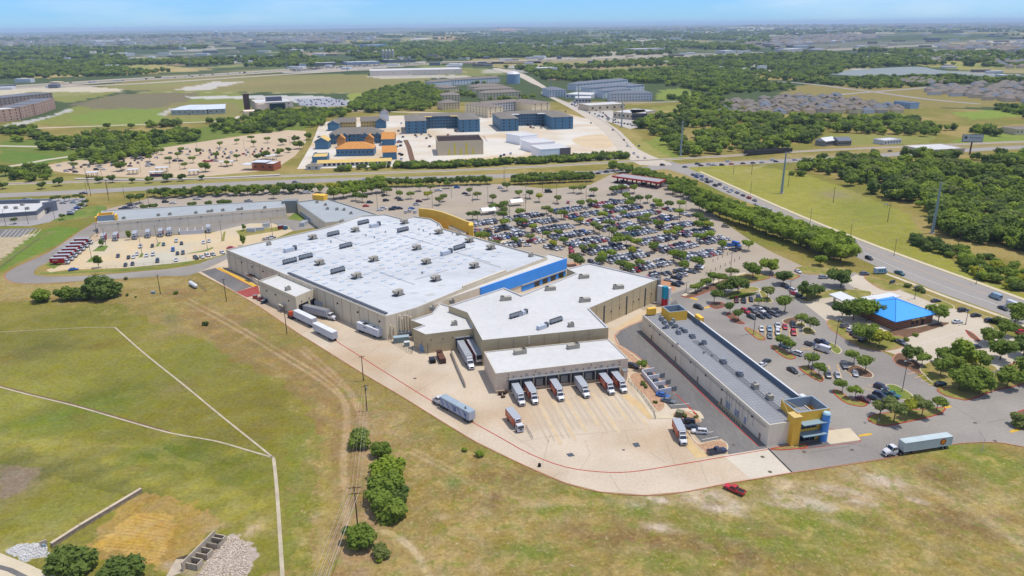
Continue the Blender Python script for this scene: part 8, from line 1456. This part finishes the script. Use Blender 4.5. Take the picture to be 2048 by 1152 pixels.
o=thing('monument_sign','dark low monument sign on the lawn by the highway entrance','sign',W(1784,568),.5);g=MB();g.box((0,0,1.1),(3.6,.5,1.6));g.build('panel',plain('slate sign',(84,94,104)),o);g=MB();g.box((0,0,.2),(4.0,.8,.4));g.build('plinth',M_concrete,o)
o=thing('lawn_sign','small white signboard on posts in the lawn','sign',W(1772,415),.1);g=MB();g.box((0,0,2.2),(2.8,.1,.9));g.build('panel',M_white,o);g=MB();[g.box((x,0,.9),(.12,.12,1.8))for x in(-1,1)];[w_.build('post',M_brown,o)for w_ in g.split()]
for i in range(16):
 px,py=1412+(i%8)*9.5,(550-(i%8)*4.4)-(0 if i<8 else 26);o=thing('cart_post',None,'post',W(px+(0 if i<8 else 14),py),0,'posts along the walkway');g=MB();g.cyl((0,0,0),(0,0,1.3),.13,n=6);g.build('post',M_dmetal,o);g=MB();g.box((0,0,1.4),(.4,.06,.5));g.build('plate',M_metal,o);later(o,'short dark sign post along the walkway')
 # ------------------------------------------------------------------ near field: stone wall, weir, rubble
o=thing('stone_wall','long low stone retaining wall crossing the mown field','wall',W(190,1040));q=WW([(104,1094),(160,1058),(220,1022),(283,984)]);g=MB()
for u,v in zip(q[:-1],q[1:]):d_=v-u;g.box(((u.x+v.x)/2,(u.y+v.y)/2,.55),(d_.length+.1,.7,1.1),atan2(d_.y,d_.x))
sub(o,'masonry',g,mat('rough grey masonry',alb(166,150,132),.95,.2,1.2,.25,5));g=MB()
for u,v in zip(q[:-1],q[1:]):d_=v-u;g.box(((u.x+v.x)/2,(u.y+v.y)/2,1.16),(d_.length+.1,.85,.12),atan2(d_.y,d_.x))
sub(o,'capping',g,M_concrete)
u,v=W(368,1142),W(432,1078);d_=v-u;L_=d_.length;a=atan2(d_.y,d_.x);o=thing('weir','concrete outlet weir with open square chambers on the rubble','weir',u,a);M_weir=mat('grey weir concrete',alb(206,190,168),.9,.12,.6,.1,3);g=MB();g.box((L_/2,.2,1.2),(L_+.4,.3,2.4));g.build('back_wall',M_weir,o)
for k,(x,w_)in enumerate(((1.0,2.0),(4.6,2.0),(8.4,2.0),(12.6,3.2))):
 if x+w_>L_+.4:x=L_-w_
 g=MB();g.box((x,-1.5,.8),(.25,2.9,1.6));g.box((x+w_,-1.5,.8),(.25,2.9,1.6));g.box((x+w_/2,-2.95,.8),(w_+.25,.25,1.6));g.build('chamber',M_weir,o);g=MB();g.box((x+w_/2,-1.5,.1),(w_,2.7,.1));g.build('chamber_floor',plain('dark floor concrete',(96,88,82)),o)  # chamber floors coloured darker than the weir walls
g=MB();g.add([(-1,.4,.05),(4,.4,.05),(3,4.5,.05),(-3.5,2.5,.05)],[(0,1,2,3)]);g.add([(4,.4,.05),(4,.4,1.8),(3,4.5,.3),(3,4.5,.05)],[(0,1,2,3),(3,2,1,0)]);g.build('apron',M_weir,o)
rk=MB();rr2=random.Random(3);RK=[(p.x,p.y)for p in WW([(400,1150),(420,1112),(456,1074),(484,1078),(500,1102),(494,1152),(500,1180),(410,1180)])];k=0
while k<1500:
 x=rr2.uniform(min(p[0]for p in RK),max(p[0]for p in RK));y=rr2.uniform(min(p[1]for p in RK),max(p[1]for p in RK))
 if not inside((x,y),RK):continue
 k+=1;s=rr2.uniform(.12,.36);a=rr2.uniform(0,6.3);rk.box((x,y,s*.3),(s*2,s*1.4,s*1.1),a,0 if rr2.random()<.7 else 1,(rr2.uniform(.4,.8),rr2.uniform(.4,.8)),(rr2.uniform(-.1,.1),0))
tag(rk.build('riprap',[mat('pale rubble',alb(222,206,188),.95,.12,1,.12,4),mat('warm rubble',alb(204,184,164),.95,.15,1,.15,4)]),kind='stuff')
rk=MB();RK=[(p.x,p.y)for p in WW([(12,1106),(40,1088),(92,1090),(96,1108),(50,1122)])];k=0
while k<160:
 x=rr2.uniform(min(p[0]for p in RK),max(p[0]for p in RK));y=rr2.uniform(min(p[1]for p in RK),max(p[1]for p in RK))
 if inside((x,y),RK):k+=1;s=rr2.uniform(.15,.4);rk.box((x,y,s*.3),(s*2,s*1.4,s),rr2.uniform(0,6.3),0,(.6,.7))
tag(rk.build('riprap',[mat('white rubble',alb(222,220,218),.95,.1,1,.1,4)]),kind='stuff')
o=thing('outlet_box','small pale concrete outlet box at the end of the stone wall','drain outlet',W(88,1092),.6);g=MB();g.box((0,0,.8),(1.6,.3,1.6));g.build('headwall',M_weir,o);g=MB();g.cyl((0,-.7,.4),(0,-.1,.4),.4,n=12);g.build('pipe',plain('pale blue pipe',(150,176,190)),o)
tg=MB();rr3=random.Random(8)
def tuft(x,y,s,m):
 for q in range(5):a=rr3.uniform(0,6.28);l=s*rr3.uniform(.6,1.2);tg.add([(x+cos(a+1.5)*s*.25,y+sin(a+1.5)*s*.25,0),(x-cos(a+1.5)*s*.25,y-sin(a+1.5)*s*.25,0),(x+cos(a)*l*.7,y+sin(a)*l*.7,l*.8)],[(0,1,2)],m)
FLD=[(p.x,p.y)for p in WW([(-40,700),(330,640),(520,760),(640,850),(700,960),(860,860),(1040,940),(1290,1000),(1600,960),(2060,905),(2100,1180),(-60,1180)])];HOLE=[(p.x,p.y)for p in WW([(380,1160),(360,1060),(500,1060),(525,1160)])]
fx=[p[0]for p in FLD];fy=[p[1]for p in FLD];k=0
while k<3000:
 x,y=rr3.uniform(min(fx),max(fx)),rr3.uniform(min(fy),max(fy))
 if not inside((x,y),FLD)or inside((x,y),HOLE):continue
 k+=1;tuft(x,y,rr3.uniform(.12,.3),rr3.choice((0,0,1,1,2)))
tag(tg.build('grass_tussocks',[mat('dry straw tuft',alb(186,164,100),.95,.1,1,0,1),mat('olive tuft',alb(124,122,56),.95,.1,1,0,1),mat('green tuft',alb(104,124,48),.95,.1,1,0,1)]),kind='stuff')
# ------------------------------------------------------------------ the air
HZ=MB();HZ.box((0,0,69.0),(130000,130000,212));hz=HZ.build('haze',[])
hm=bpy.data.materials.new('thin summer haze');hm.use_nodes=True;hn=hm.node_tree.nodes;hn.clear()
ho=hn.new('ShaderNodeOutputMaterial');hv=hn.new('ShaderNodeVolumePrincipled');hv.inputs['Color'].default_value=(.62,.80,1.0,1);hv.inputs['Density'].default_value=5e-5
hm.node_tree.links.new(hv.outputs[0],ho.inputs['Volume']);hz.data.materials.append(hm);tag(hz,kind='stuff')
settle()
